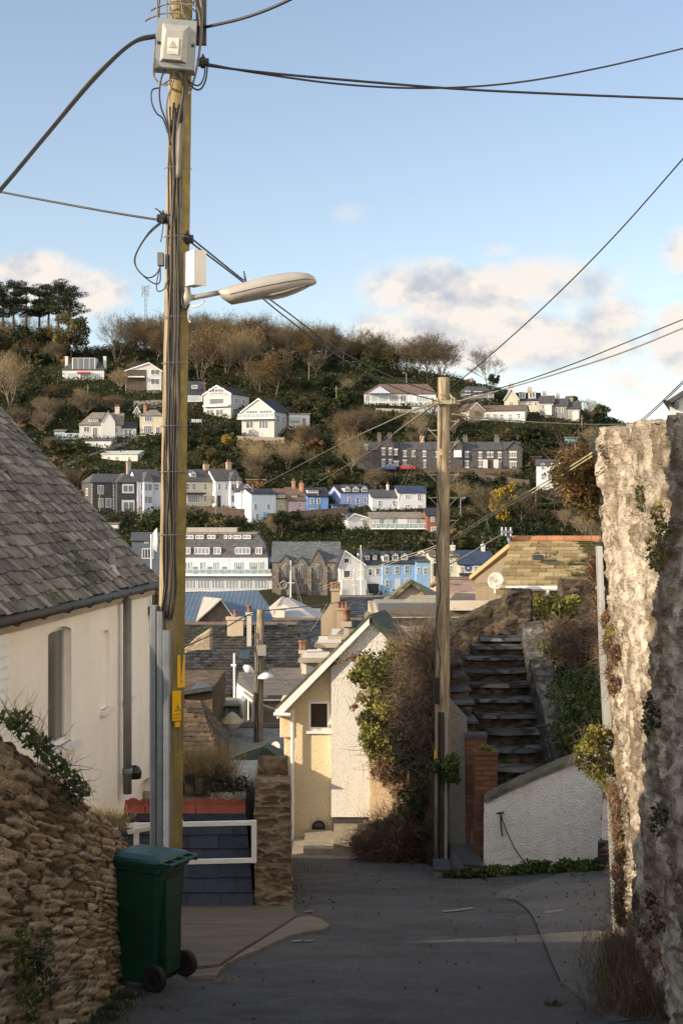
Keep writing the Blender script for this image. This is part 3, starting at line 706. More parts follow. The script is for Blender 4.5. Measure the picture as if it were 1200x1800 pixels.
# ---------------- lower roof with red ridge, railing
def lower_roof():
    t = thing('outbuilding', 'low building with dark new slate roof and red crested ridge tiles below the pavement', 'building', (-2.3, 16.8, -5.2))
    b = np.array(t.location)
    y0, z0 = 15.95, (900-1598)/F*15.95; y1, z1 = 17.6, (900-1422)/F*17.6
    xl0, xr0 = -3.6, PX(447, y0); xl1, xr1 = -3.3, PX(432, y1)
    m = MB(); slates(m, np.array([xl0, y0, z0])-b, np.array([xr0, y0, z0])-b, np.array([xr1, y1, z1])-b, np.array([xl0, y1, z1])-b, .36, .26, .009, .25, 9)
    m.build('roof', m_slate_geo('new_dark_slates', [(0, (.022, .025, .034)), (.5, (.03, .034, .045)), (1, (.042, .046, .058))], (.07, .075, .08), .2, 0, .4, streak=(3, 3, 1)), t)
    m = MB(); m.slab([np.array(q)-b-[0, 0, .02] for q in ((xl0, y0, z0), (xr0, y0, z0), (xr1, y1, z1), (xl0, y1, z1))], .04)
    m.slab([np.array(q)-b-[0, 0, .02] for q in ((xr1, y1+1.5, z0), (xl0, y1+1.5, z0), (xl0, y1, z1), (xr1, y1, z1))], .04)
    m.poly([np.array(q)-b for q in ((xr0-.05, y0+.1, -5.2), (xr0-.05, y0+.1, z0), (xr1-.05, y1, z1-.1), (xr1-.05, y1+1.4, z0), (xr1-.05, y1+1.4, -5.2))])
    m.poly([np.array(q)-b for q in ((xl0, y1+1.4, -5.2), (xr1-.05, y1+1.4, -5.2), (xr1-.05, y1+1.4, z0), (xl0, y1+1.4, z0))])
    m.build('wall', m_plain('dark_render', (.12, .11, .1)), t)
    # crested ridge tiles, each with scallops
    x = xr1; Mr = m_plain('red_clay', (.30, .075, .045), .75, .35, 6, bump=.3)
    m = MB(); pitch = .62
    while x > -3.5:
        xa = x-pitch+.012; n = 25; prof = []
        for k in range(n+1):
            u = k/n; c = .11+.045*abs(math.cos(u*math.pi*4))**.6*(1 if True else 0)
            prof.append((xa+(x-xa)*u, c))
        V = []
        for (xx, c) in prof: V += [(xx, y1-.14, z1-.08), (xx, y1-.025, z1+.05), (xx, y1-.02, z1+c-.02), (xx, y1+.02, z1+c-.02), (xx, y1+.025, z1+.05), (xx, y1+.14, z1-.08)]
        V = [tuple(np.array(v)-b) for v in V]
        f = [(i*6+j, (i+1)*6+j, (i+1)*6+j+1, i*6+j+1) for i in range(n) for j in range(5)]+[tuple(range(6)), tuple(range(n*6+5, n*6-1, -1))]
        m.add(V, f, 0, .5); x -= pitch
    m.build('ridge_tiles', Mr, t)
lower_roof()
def railing():
    t = thing('railing', 'white painted tubular railing in front of the dark slate roof', 'railing', (-1.6, 15.6, g1(-1, 15.6)))
    b = np.array(t.location); Y = 15.6
    q = lambda px, py, y=Y: P(px, py, y)-b
    m = MB(); M = MB()
    def bar(a, c, w=.046):
        a = np.array(a); c = np.array(c); d = c-a; L_ = np.linalg.norm(d); d /= L_
        s = np.cross(d, [0, 1, 0]); s /= np.linalg.norm(s); o = np.array([0, 1, 0])
        V = [p+s*i*w/2+o*j*w/2 for p in (a, c) for i in (-1, 1) for j in (-1, 1)]
        m.add(V, [(0, 1, 3, 2), (4, 6, 7, 5), (0, 4, 5, 1), (2, 3, 7, 6), (0, 2, 6, 4), (1, 5, 7, 3)])
    bar(q(222, 1451), q(448, 1446)); m.build('rail', M_WHITE, t); m = MB()
    bar(q(322, 1515), q(448, 1512)); bar(q(322, 1515), q(236, 1519)); m.build('rail', M_WHITE, t); m = MB()
    bar(q(446.5, 1442), q(446.5, 1516), .054); m.build('post', M_WHITE, t); m = MB()
    bar(q(240, 1446), q(240, 1600), .054); m.build('post', M_WHITE, t); m = MB()
    bar(q(225, 1463), q(322, 1444, 14.8), .045); m.build('brace', M_WHITE, t)
railing()

# ---------------- wheelie bin
def bin_():
    Y = 10.15; th = R(27); gx = PX(258, Y)-.0; z = g1(gx, Y)
    t = thing('wheelie_bin', 'dark green two-wheeled rubbish bin with closed lid beside the left stone wall', 'bin', (gx, Y+.22, z+.01), -th); t.scale = (.93, .93, .965)
    MG = m_plain('green_plastic', (.004, .042, .026), .42, .35, 3, bump=.2, bscale=30, spec=.5); ML = m_plain('lid_plastic', (.004, .042, .036), .38, .2, 3, spec=.5)
    # local: +x rear (wheels), -y side seen ; x from -.22..+.22, y -.2..+.2
    def rr(hx, hy, r, z, x0=0, n=5):
        pts = []
        for cx, cy, a0 in ((hx-r, hy-r, 0), (-hx+r, hy-r, 90), (-hx+r, -hy+r, 180), (hx-r, -hy+r, 270)):
            for k in range(n+1): a = R(a0+90*k/n); pts.append((x0+cx+r*math.cos(a), cy+r*math.sin(a), z))
        return pts
    def loft(m, rings, cap=True):
        n = len(rings[0]); V = [p for r in rings for p in r]
        f = [(i*n+k, i*n+(k+1) % n, (i+1)*n+(k+1) % n, (i+1)*n+k) for i in range(len(rings)-1) for k in range(n)]
        if cap: f += [tuple(range(n))[::-1], tuple((len(rings)-1)*n+k for k in range(n))]
        m.add(V, f)
    m = MB(); loft(m, [rr(.165, .165, .03, .03, -.02), rr(.17, .17, .03, .06, -.02), rr(.205, .19, .035, .86), rr(.225, .205, .035, .87), rr(.225, .205, .035, .915), rr(.21, .19, .03, .915)])
    m.box(.17, .212, -.1, .1, .1, .8); 
    m.build('body', MG, t, False)
    m = MB(); loft(m, [rr(.245, .222, .04, .915, -.03), rr(.25, .226, .04, .945, -.03), rr(.235, .21, .04, .965, -.03), rr(.15, .14, .04, .985, -.03)]); 
    m.box(-.31, -.27, -.12, .12, .925, .95)
    m.build('lid', ML, t, False)
    m = MB(); m.tube([(.30, -.19, .935), (.30, .19, .935)], .016, 8)
    for y in (-.19, -.065, .065, .19): m.box(.2, .305, y-.012, y+.012, .905, .95)
    m.build('handle', ML, t)
    m = MB(); m.tube([(.17, -.2, .1), (.17, .2, .1)], .012, 8); m.build('axle', M_BLACK, t)
    for y in (-.215, .215):
        m = MB(); rg = []
        for (r_, yy) in ((.05, -.02), (.085, -.027), (.1, -.02), (.1, .02), (.085, .027), (.05, .02)):
            rg.append([(.18+r_*math.cos(a*math.pi/12), y+yy, .1+r_*math.sin(a*math.pi/12)) for a in range(24)])
        loft(m, rg); wh = m.build('wheel', m_plain('rubber', (.012, .012, .012), .7), t, False)
        m = MB(); m.tube([(.18, y-.03, .1), (.18, y+.03, .1)], .035, 12); m.tube([(.18, y-.034, .1), (.18, y+.034, .1)], .015, 10); m.build('hub', M_BLACK, wh)
bin_()

# ---------------- pole 1 with everything
M_POLE = m_wood('weathered_pole_wood', (.10, .08, .055), (.26, .205, .135), (.44, .36, .25))
def algae_pole():
    n = NT('algae_pole_wood'); v = n.coord('Object', (1, 1, .06)); v2 = n.coord()
    d = n.ramp(n.noise(v, 36, 6, .65), [(.3, (.10, .075, .045)), (.5, (.27, .21, .13)), (.72, (.45, .37, .24))])
    g = n.add('ShaderNodeNewGeometry'); sx = n.add('ShaderNodeSeparateXYZ'); n.link(v2, sx.inputs[0])
    side = n.math('MULTIPLY', sx.outputs[0], 5.)       # algae grows on the +X side of the pole
    f = n.math('ADD', side, n.math('MULTIPLY', n.noise(v, 9, 5, .7), .9))
    d = n.mix(n.ramp(f, [(.68, (0, 0, 0)), (1.0, (.8, .8, .8))]), d, n.ramp(n.noise(v2, 5, 6, .75), [(.35, (.14, .11, .04)), (.5, (.17, .14, .045)), (.66, (.29, .245, .055))]))
    n.bump(n.noise(v, 50, 5, .7), .9, .012); return n.set(d, .85, 0, .2)
M_CAB = m_plain('black_cable', (.022, .02, .02), .5, .4, 8); M_CABG = m_plain('grey_cable', (.16, .145, .125), .6, .3, 8)
M_GALV = m_plain('galvanised_steel', (.27, .3, .33), .38, .25, 5, metal=.55)
Y1 = 12.3
def pole1():
    zb = g1(-1.45, Y1)-.1
    X = lambda py: PX(np.interp(py, [0, 50, 700, 1500, 1760], [320, 318, 308, 296, 292]), Y1)
    t = thing('utility_pole', 'tall algae-stained wooden pole with cable bundle and street lamp, behind the wheelie bin', 'utility pole', (X(1760), Y1, zb))
    b = np.array(t.location)
    def q(px, py, dy=0): return P(px, py, Y1+dy)-b*1.0+np.array([0, 0, 0])-np.array([0, 0, 0]) + (P(px, py, Y1)-P(px, py, Y1+dy))*[1, 0, 1]
    m = MB(); pys = [1775, 1500, 1100, 700, 300, 50, -120]
    m.tube([np.array([X(p), Y1, (900-p)/F*Y1])-b for p in pys], [.125, .12, .114, .108, .102, .098, .096], 20)
    m.build('pole', algae_pole(), t, True)
    # vertical cables clipped on the front
    rnd = random.Random(5)
    def ctr(py): return np.interp(py, [0, 50, 700, 1500], [320, 318, 308, 296])
    for i, off in enumerate((-13, -9.5, -7, -4, -1, 2, 5.5, 8.5)):
        m = MB(); pts = []
        for py in np.linspace(150+rnd.uniform(0, 60), 1085, 34):
            o_ = off+1.6*math.sin(py*.013+i*1.7)+1.1*math.sin(py*.037+i)
            if py < 260: o_ += (260-py)*.06*(-1 if i % 2 else 1)
            if py > 1030: o_ = o_+(1085-py)*0-(py-1030)*.12
            dx = (o_/F)*Y1; r = .118 if abs(dx) < .1 else .1
            dy = -math.sqrt(max(.0, .118**2-dx*dx))-.008-(.008*((i*7) % 3))
            pts.append(q(ctr(py)+o_, py, 0)+[0, dy, 0])
        m.tube(pts, (.009, .007, .011, .006, .012, .008, .016, .007)[i], 6); m.build('cable', M_CAB if i not in (6, 3) else M_CABG, t, True)
    for py in (300, 420, 560, 640, 750, 830, 940):
        m = MB(); c = q(ctr(py), py); pts = [c+[.124*math.cos(a), -.124*abs(math.sin(a))-.022, 0] for a in np.linspace(.3, math.pi-.3, 12)]
        m.tube(pts, .004, 4); m.build('cable_clip', M_GALV, t)
    # steel cable covers at the foot
    for (cx, top, w_, dy) in ((272, 1063, 13, -.06), (285.5, 1073, 12, -.13), (297, 1105, 14, -.15)):
        m = MB(); hw = w_/2/F*Y1
        sec = [(-hw, .03), (-hw, -.005), (-hw*.6, -.03), (hw*.6, -.03), (hw, -.005), (hw, .03)]
        V = []
        for py in (1775, top):
            x = q(cx-(py-1300)*.011*0, py); V += [x+[a, dy+c, 0] for a, c in sec]
        m.add(V, [(k, k+1, k+7, k+6) for k in range(5)]+[(0, 6, 11, 5), (6, 7, 8, 9, 10, 11)]); m.build('cable_cover', M_GALV, t)
        for py in (1180, 1340, 1480): pass
    # signs
    MY = m_plain('yellow_sign', (.75, .42, .01), .45, .1, 6)
    def sign(px0, px1, py0, py1, dy, yaw, name='warning_sign'):
        c = q((px0+px1)/2, (py0+py1)/2)+[0, dy, 0]; w_ = (px1-px0)/F*Y1/math.cos(yaw)/2; h = (py1-py0)/F*Y1/2
        m = MB(); Mx = Matrix.Rotation(yaw, 4, 'Z'); m.box(-w_, w_, -.003, .003, -h, h, M=Mx); o = m.build(name, MY, t); o.location = c; return o, w_, h
    s1, w1, hh1 = sign(314.5, 325, 1150, 1207, -.06, R(60))
    s2, w2, hh2 = sign(307, 320.5, 1211, 1263, -.135, R(40)); s3, w3, hh3 = sign(311, 319, 1265, 1274, -.128, R(40))
    def tri(par, w_, cx, cz, s, yaw, off=-.0045, th=.12):
        m = MB(); Mx = Matrix.Rotation(yaw, 4, 'Z')
        A = [(cx-s, cz), (cx+s, cz), (cx, cz+s*1.75)]; c = (cx, cz+s*.58); I = [(c[0]+(x-c[0])*(1-th*2), c[1]+(z-c[1])*(1-th*2)) for x, z in A]
        for k in range(3):
            j = (k+1) % 3; m.poly([Mx @ Vector((x, off, z)) for x, z in (A[k], A[j], I[j], I[k])])
        # lightning stroke and fallen figure, a simple jagged bolt
        z = cz+s*.25
        for a in ([(-.05, 1.0), (.12, 1.0), (.02, .62), (-.14, .62)], [(-.1, .66), (.14, .66), (-.06, .15)], [(-.35, .08), (.3, .08), (.3, .18), (-.3, .2)]):
            m.poly([Mx @ Vector((cx+x*s, off, z-s*.05+zz*s*.8)) for x, zz in a])
        return m.build('symbol', M_BLACK, par)
    tri(s2, w2, .01, -hh2*.35, w2*.72, R(40))
    def text(par, body, size, x, z, yaw, mat, off=-.0045):
        cu = bpy.data.curves.new('t', 'FONT'); cu.body = body; cu.size = size; cu.align_x = 'CENTER'; ob = bpy.data.objects.new('t', cu); col.objects.link(ob)
        bpy.context.view_layer.update(); dg = bpy.context.evaluated_depsgraph_get(); me = bpy.data.meshes.new_from_object(ob.evaluated_get(dg)); bpy.data.objects.remove(ob)
        me.materials.clear(); me.materials.append(mat); me.transform(Matrix.Rotation(yaw, 4, 'Z') @ Matrix.Translation((x, off, z)) @ Matrix.Rotation(R(90), 4, 'X'))
        o = bpy.data.objects.new('lettering', me); col.objects.link(o); o.parent = par; return o
    text(s2, 'DANGER', w2*.42, 0, -hh2*.62, R(40), M_BLACK); text(s2, 'OF DEATH', w2*.36, 0, -hh2*.85, R(40), M_BLACK)
    for z in (.75, -.62): m = MB(); m.box(-.006, .006, -.005, -.003, hh1*z-.008, hh1*z+.008, M=Matrix.Rotation(R(60), 4, 'Z')); m.build('screw', M_BLACK, s1)
    # grey junction box at the top
    c = q(314, 93)+[0, -.2, 0]; w_ = 34/F*Y1; h = 43/F*Y1; MB1 = m_plain('grey_box', (.24, .26, .255), .5, .15, 8); MB2 = m_plain('box_cover', (.34, .34, .315), .5, .12, 8)
    Mx = Matrix.Rotation(R(3), 4, 'Y') @ Matrix.Rotation(R(6), 4, 'Z')
    m = MB(); m.box(-w_, w_, -.03, .12, -h, h, M=Mx); m.box(-w_*.92, w_*.92, -.045, -.03, -h*.97, -h*.78, M=Mx); jb = m.build('junction_box', MB1, t); jb.location = c
    m = MB(); A = [(-w_*.72, -.03, h*.8), (w_*.6, -.03, h*.76), (w_*.6, -.03, -h*.74), (-w_*.76, -.03, -h*.74)]; B = [(-w_*.5, -.11, h*.42), (w_*.36, -.11, h*.42), (w_*.3, -.10, -h*.72), (-w_*.62, -.10, -h*.72)]
    m.add([Mx @ Vector(p) for p in A+B], [(4, 5, 6, 7), (0, 1, 5, 4), (1, 2, 6, 5), (2, 3, 7, 6), (3, 0, 4, 7)]); m.build('cover', MB2, jb)
    m = MB(); lab = [(-w_*.42, -.1125, h*.12), (w_*.16, -.1125, h*.12), (w_*.16, -.108, -h*.52), (-w_*.42, -.108, -h*.52)]; m.poly([Mx @ Vector(p) for p in lab]); m.build('label', m_plain('label_white', (.62, .58, .5), .5), jb)
    lb = tri(jb, w_, -w_*.13, -h*.28, w_*.2, R(6), -.118, .1)
    text(jb, 'Danger of death', w_*.075, -w_*.13, -h*.46, R(6), M_BLACK, -.116)
    for x in (-w_*.86, w_*.86): m = MB(); m.box(x-.012, x+.012, -.04, -.028, -.012, .012, M=Mx); m.build('screw', M_BLACK, jb)
    # loose loops of cable round the box
    def cab(pts, r=.008, mat=M_CAB, name='cable'):
        # catmull through points (px,py,dy)
        p = [q(a, b_, 0)+[0, d, 0] for a, b_, d in pts]; p = [2*p[0]-p[1]]+p+[2*p[-1]-p[-2]]; out = []
        for i in range(1, len(p)-2):
            for k in range(6):
                u = k/6; out.append(.5*((2*p[i])+(-p[i-1]+p[i+1])*u+(2*p[i-1]-5*p[i]+4*p[i+1]-p[i+2])*u*u+(-p[i-1]+3*p[i]-3*p[i+1]+p[i+2])*u**3))
        out.append(p[-2]); m = MB(); m.tube(out, r, 6); m.build(name, mat, t, True)
    G = M_CABG
    cab([(279, -10, -.05), (280, 20, -.12), (281, 50, -.14), (276, 95, -.12), (273, 135, -.12), (280, 150, -.12), (292, 157, -.16), (304, 152, -.2)], .008, G)
    cab([(283, -10, -.05), (283, 40, -.13), (278, 90, -.12), (275, 140, -.12), (288, 158, -.14), (302, 158, -.18), (314, 146, -.2)], .006, G)
    cab([(296, 135, -.2), (289, 150, -.2), (285, 175, -.18), (288, 200, -.16), (296, 222, -.14), (303, 262, -.13)], .008)
    cab([(285, 160, -.1), (271, 166, -.12), (270, 186, -.12), (278, 205, -.12), (290, 216, -.12), (298, 240, -.12)], .007)
    cab([(311, 136, -.2), (309, 158, -.2), (300, 180, -.18), (297, 205, -.14), (303, 250, -.13), (308, 300, -.12)], .007, G)
    cab([(330, 136, -.2), (333, 152, -.18), (345, 165, -.15), (356, 163, -.12), (364, 145, -.1), (366, 118, -.06)], .008)
    cab([(328, 136, -.2), (332, 148, -.18), (344, 158, -.15), (354, 156, -.12), (361, 140, -.1), (362, 118, -.06)], .007)
    cab([(322, 136, -.2), (327, 160, -.18), (324, 190, -.16), (317, 230, -.14), (314, 300, -.13)], .014)
    cab([(320, 225, -.13), (319, 260, -.14), (317, 320, -.13)], .026, M_CABG)
    cab([(342, 15, -.12), (352, 0, -.12), (357, 25, -.12), (357, 60, -.1), (352, 100, -.08), (345, 140, -.1), (335, 175, -.12)], .010, G)
    cab([(330, 18, -.14), (345, 20, -.15), (353, 35, -.13), (354, 70, -.1), (350, 120, -.08)], .008, G)
    cab([(302, 46, -.15), (303, 20, -.15), (308, 3, -.16), (318, 2, -.18), (323, 18, -.16), (325, 35, -.16), (334, 46, -.15)], .006, G)
    cab([(298, 46, -.15), (297, 20, -.15), (300, -5, -.15)], .007, G)
    for (x0, y0, x1, y1) in ((262, 4, 285, 2), (268, 26, 298, 17), (258, 44, 292, 33)):
        cab([(x0, y0, -.1), (x0+8, y0-5, -.1), ((x0+x1)/2+4, (y0+y1)/2-3, -.12), (x1, y1, -.14), (x1+30, y1+2, -.16), (x1+52, y1+14, -.12)], .009, G)
    cab([(290, 380, -.13), (276, 372, -.13), (284, 378, -.13), (290, 400, -.13), (286, 430, -.12)], .005)
    cab([(289, 395, -.12), (262, 420, -.12), (243, 452, -.12), (244, 475, -.12), (262, 492, -.12), (278, 486, -.12), (286, 470, -.12)], .006)
    cab([(288, 393, -.12), (264, 415, -.12), (241, 455, -.12), (246, 478, -.12), (270, 500, -.12), (284, 500, -.12), (285, 470, -.12)], .006)
    cab([(285, 472, -.12), (279, 500, -.12), (280, 515, -.12), (292, 512, -.13), (302, 490, -.14)], .005)
    cab([(331, 505, -.08), (333, 530, -.1), (340, 541, -.1), (352, 540, -.1), (361, 531, -.06)], .008, M_WHITE)
    cab([(333, 545, -.1), (333, 562, -.1), (337, 570, -.1)], .006, M_WHITE); cab([(325, 512, -.12), (323, 535, -.13), (328, 548, -.13), (334, 540, -.1), (330, 515, -.1)], .007)
    # small side box, white cabinet
    m = MB(); m.box(-.025, .025, -.04, .04, -.055, .055); o = m.build('side_box', m_plain('dark_box', (.13, .125, .115)), t); o.location = q(285, 459)+[0, -.08, 0]
    m = MB(); Mx = Matrix.Rotation(R(38), 4, 'Z'); m.box(-.055, .055, -.1, .06, -.145, .145, M=Mx); m.box(-.062, .062, -.118, -.105, -.15, .15, M=Mx)
    m.box(-.062, .062, -.104, -.1, -.146, .146, M=Mx)
    # seen from its left side and its front
    o = m.build('white_cabinet', m_plain('cabinet_white', (.66, .64, .6), .4, .08, 6), t); o.location = q(341, 477)+[0, -.1, 0]
    # pin on the pole: dark channel behind
    m = MB(); m.box(-.04, .05, -.02, .03, -.5, .55); o = m.build('steel_channel', m_plain('dark_steel', (.05, .05, .052), .5), t); o.location = q(352, -25)+[0, .03, 0]
    # insulator clamps
    for px, py in ((358, 113), (352, 45), (288, 386), (331, 422)):
        m = MB(); m.tube([(-.05, 0, 0), (.05, 0, 0)], .035, 10); m.tube([(-.02, 0, 0), (.02, 0, 0)], .048, 10); m.tube([(0, 0, -.05), (0, 0, .07)], .01, 6); o = m.build('insulator', M_CAB, t); o.location = q(px, py)+[0, -.05, 0]
    # lamp: arm and lantern
    ma = MB(); ma.tube([q(327, 527)+[0, -.06, 0], q(345, 525)+[0, -.08, 0], q(390, 517)+[0, -.1, 0]], [.03, .024, .022], 10); ma.tube([q(326, 545)+[0, -.1, 0], q(331, 527)+[0, -.09, 0], q(330, 508)+[0, -.09, 0]], [.02, .045, .03], 10)
    ma.build('lamp_arm', m_plain('arm_metal', (.36, .34, .3), .5, .15, 6, metal=.2), t, True)
    S = [(386, 513, 519, .05), (392, 511, 528, .09), (408, 507, 538, .125), (430, 501, 534, .14), (455, 494, 529, .15), (480, 488, 525, .155), (505, 484, 519, .15), (525, 483, 513, .135), (542, 485, 507, .11), (552, 490, 504, .07), (556, 496, 501, .03)]
    n = 20; V = []; sh = MB(); C0 = q(470, 505)
    for (px, t_, b_, hw) in S:
        c = q(px, (t_+b_)/2); hz = (b_-t_)/2/F*Y1; mid = .35
        for k in range(n):
            a = 2*math.pi*k/n; ca, sa = math.cos(a), math.sin(a)
            y = hw*np.sign(ca)*abs(ca)**.75; z = hz*(np.sign(sa)*abs(sa)**.8)
            V.append(c+[0, y-.1, z])
    f = [(i*n+k, i*n+(k+1) % n, (i+1)*n+(k+1) % n, (i+1)*n+k) for i in range(len(S)-1) for k in range(n)]+[tuple(range(n)), tuple((len(S)-1)*n+k for k in range(n))[::-1]]
    sh.add(V, f); lh = sh.build('lamp_head', m_plain('lamp_grey', (.33, .315, .29), .38, .1, 6), t, True)
    # glass bowl below
    V = []; Sg = [(468, 521, 529, .08), (480, 520, 529, .12), (500, 515, 525, .125), (520, 509, 518, .12), (535, 505, 511, .1), (545, 501, 506, .05)]
    for (px, t_, b_, hw) in Sg:
        for k in range(n):
            a = 2*math.pi*k/n; c = q(px, (t_+b_)/2); V.append(c+[0, hw*math.cos(a)-.1, (b_-t_)/2/F*Y1*math.sin(a)])
    mg = MB(); mg.add(V, [(i*n+k, i*n+(k+1) % n, (i+1)*n+(k+1) % n, (i+1)*n+k) for i in range(len(Sg)-1) for k in range(n)]+[tuple(range(n)), tuple((len(Sg)-1)*n+k for k in range(n))[::-1]])
    mg.build('lamp_glass', m_plain('lamp_bowl', (.24, .23, .2), .2, .1, 6), lh, True)
    ms = MB(); V = []
    for (px, t_, b_, hw) in S[1:-1]:
        pass
    pts = [q(px, t_+(b_-t_)*.56)+[0, -.1-hw*.985-.002, 0] for px, t_, b_, hw in S[2:-1]]; ms.tube(pts, .003, 4); ms.build('seam', M_CAB, lh)
    m = MB(); m.tube([q(431, 500)+[0, -.1, 0], q(434, 497)+[0, -.1, 0]], .02, 8); m.tube([q(433, 499)+[0, -.1, 0], q(430, 480)+[0, -.1, 0]], [.012, .006], 8); m.build('light_sensor', m_plain('blue_sensor', (.05, .08, .14)), lh, True)
pole1()

# ---------------- pole 2
Y2_ = 22.0
def pole2():
    zb = g1(1.55, Y2_)-.1
    t = thing('utility_pole', 'bare weathered wooden pole with steel steps, standing left of the stone staircase', 'utility pole', (PX(776, Y2_), Y2_, zb)); b = np.array(t.location)
    C = lambda py: np.interp(py, [662, 1000, 1530], [779.5, 778, 776])
    q = lambda px, py: P(px, py, Y2_)-b
    m = MB(); pys = [1560, 1300, 1000, 800, 664]; m.tube([q(C(p), p) for p in pys], [.125, .115, .105, .098, .092], 18); m.build('pole', M_POLE, t, True)
    MS = m_plain('step_iron', (.3, .27, .2), .6, .3, 9)
    for py, s in ((757, -1), (741, 1), (778, 1), (835, -1), (835, 1), (875, -1), (875, 1), (915, 1), (950, -1)):
        m = MB(); c = q(C(py), py); x0 = .085*s; x1 = .23*s
        m.tube([c+[x0, -.03, 0], c+[x1, -.03, 0], c+[x1, -.03, .035]], .011, 6); m.tube([c+[x1*.92, -.03, 0], c+[x0, -.03, -.13]], .008, 6); m.build('climbing_step', MS, t)
    m = MB(); c = q(C(708), 708); m.box(c[0]-.2, c[0]+.24, c[1]-.14, c[1]-.1, c[2]-.03, c[2]+.03); m.tube([c+[.0, 0, .22], c+[.2, -.1, .0]], .018, 8); m.tube([c+[-.08, -.1, -.06], c+[-.08, -.1, -.7]], .014, 6)
    for px in (758, 768, 792, 797): d = q(px, 706); m.tube([d+[0, -.13, -.04], d+[0, -.13, .05]], .022, 8)
    m.build('crossarm', MS, t)
    for off, r in ((6, .02), (0, .012), (-6, .03)):
        m = MB(); m.tube([q(C(1540)+off, 1545)+[0, -.13, 0], q(C(1250)+off, 1250)+[0, -.125, 0]], r, 6); m.build('cable_cover', M_ALU if off > 0 else M_BLACK, t)
    m = MB(); m.tube([q(C(p)-9+4*math.sin(p*.05), p)+[0, -.1, 0] for p in range(800, 1250, 15)], .008, 5); m.build('cable', M_CAB, t)
    m = MB(); m.box(-.02, .02, -.005, .005, -.12, .12); o = m.build('yellow_plate', m_plain('yellow_sign2', (.6, .33, .02), .5), t); o.location = q(764, 1330)+[0, -.11, 0]
    m = MB(); m.tube([q(766, 1190)+[0, -.1, 0], q(766, 1235)+[0, -.1, 0]], .05, 8); m.build('cable_joint', M_BLACK, t)
pole2()
# ---------------- overhead cables
def cable(name, pts, r, label, mat, grp=None, n=6):
    """pts: (px,py,Y) world points joined smoothly"""
    p = [P(*a) for a in pts]; p = [2*p[0]-p[1]]+p+[2*p[-1]-p[-2]]; out = []
    for i in range(1, len(p)-2):
        for k in range(10):
            u = k/10; out.append(.5*((2*p[i])+(-p[i-1]+p[i+1])*u+(2*p[i-1]-5*p[i]+4*p[i+1]-p[i+2])*u*u+(-p[i-1]+3*p[i]-3*p[i+1]+p[i+2])*u**3))
    out.append(p[-2]); m = MB(); m.tube(out, r, n); return tag(m.build(name, mat, None, True), label, 'cable', grp)
G_ = 'overhead cables'
cable('overhead_cable', [(276, 64, 12.2), (230, 78, 12), (165, 140, 11.6), (80, 240, 11.2), (0, 335, 10.9), (-90, 430, 10.6), (-520, 800, 9.6)], .017, 'thick black cable sagging from the junction box down to the left edge', M_CAB, G_)
cable('overhead_cable', [(276, 60, 12.25), (235, 72, 12.05), (165, 134, 11.65), (80, 237, 11.25), (0, 337, 10.9), (-90, 436, 10.6), (-520, 806, 9.6)], .009, 'thin grey wire running alongside the thick black cable at upper left', M_CABG, G_)
cable('overhead_cable', [(288, 388, 12.2), (200, 374, 12.6), (100, 356, 13), (0, 337, 13.4), (-80, 320, 13.8), (-600, 180, 16)], .011, 'dark wire with rope binding, from the left edge to the pole above the lamp', M_CAB, G_)
cable('overhead_cable', [(360, 48, 12.3), (420, 34, 12), (470, 17, 11.8), (520, -6, 11.6), (570, -34, 11.4)], .013, 'twisted wire rising to the top edge right of the junction box', M_CAB, G_)
cable('overhead_cable', [(362, 112, 12.3), (450, 128, 12.6), (600, 148, 13), (750, 155, 13.4), (900, 146, 13.8), (1050, 120, 14.2), (1230, 78, 14.6)], .0095, 'upper of two long sagging cables, curving up to the right edge', M_CAB, G_)
cable('overhead_cable', [(362, 115, 12.3), (450, 126, 12.3), (600, 140, 12.4), (800, 156, 12.6), (1000, 166, 12.8), (1230, 175, 13)], .011, 'nearly straight dark cable meeting the right edge lowest below the curving one', M_CAB, G_)
cable('overhead_cable', [(333, 416, 12.4), (430, 494, 14), (500, 545, 16), (600, 618, 18), (700, 668, 20.2), (765, 690, 21.9)], .008, 'upper wire passing behind the street lamp towards the second pole', M_CAB, G_)
cable('overhead_cable', [(333, 424, 12.4), (430, 498, 14), (500, 556, 16), (600, 630, 18), (700, 684, 20.2), (765, 704, 21.9)], .008, 'lower wire passing behind the street lamp towards the second pole', M_CAB, G_)
cable('overhead_cable', [(791, 682, 21.9), (850, 634, 20), (960, 535, 18), (1080, 414, 16), (1230, 244, 14)], .008, 'single wire rising steeply from the second pole to the right edge', M_CAB, G_)
cable('overhead_cable', [(793, 703, 21.9), (900, 676, 22), (1000, 642, 22), (1100, 602, 22), (1240, 545, 22)], .010, 'upper of two parallel wires from the second pole across the clouds', M_CAB, G_)
cable('overhead_cable', [(795, 708, 21.9), (900, 680, 21), (1000, 650, 20), (1100, 617, 19), (1240, 560, 18)], .010, 'lower of two parallel wires from the second pole across the clouds', M_CABG, G_)
cable('overhead_cable', [(795, 728, 21.9), (880, 738, 26), (980, 744, 31), (1060, 746, 36), (1160, 744, 42)], .012, 'pale level wire crossing the far skyline right of the second pole', m_plain('pale_wire', (.35, .32, .2), .6), G_)
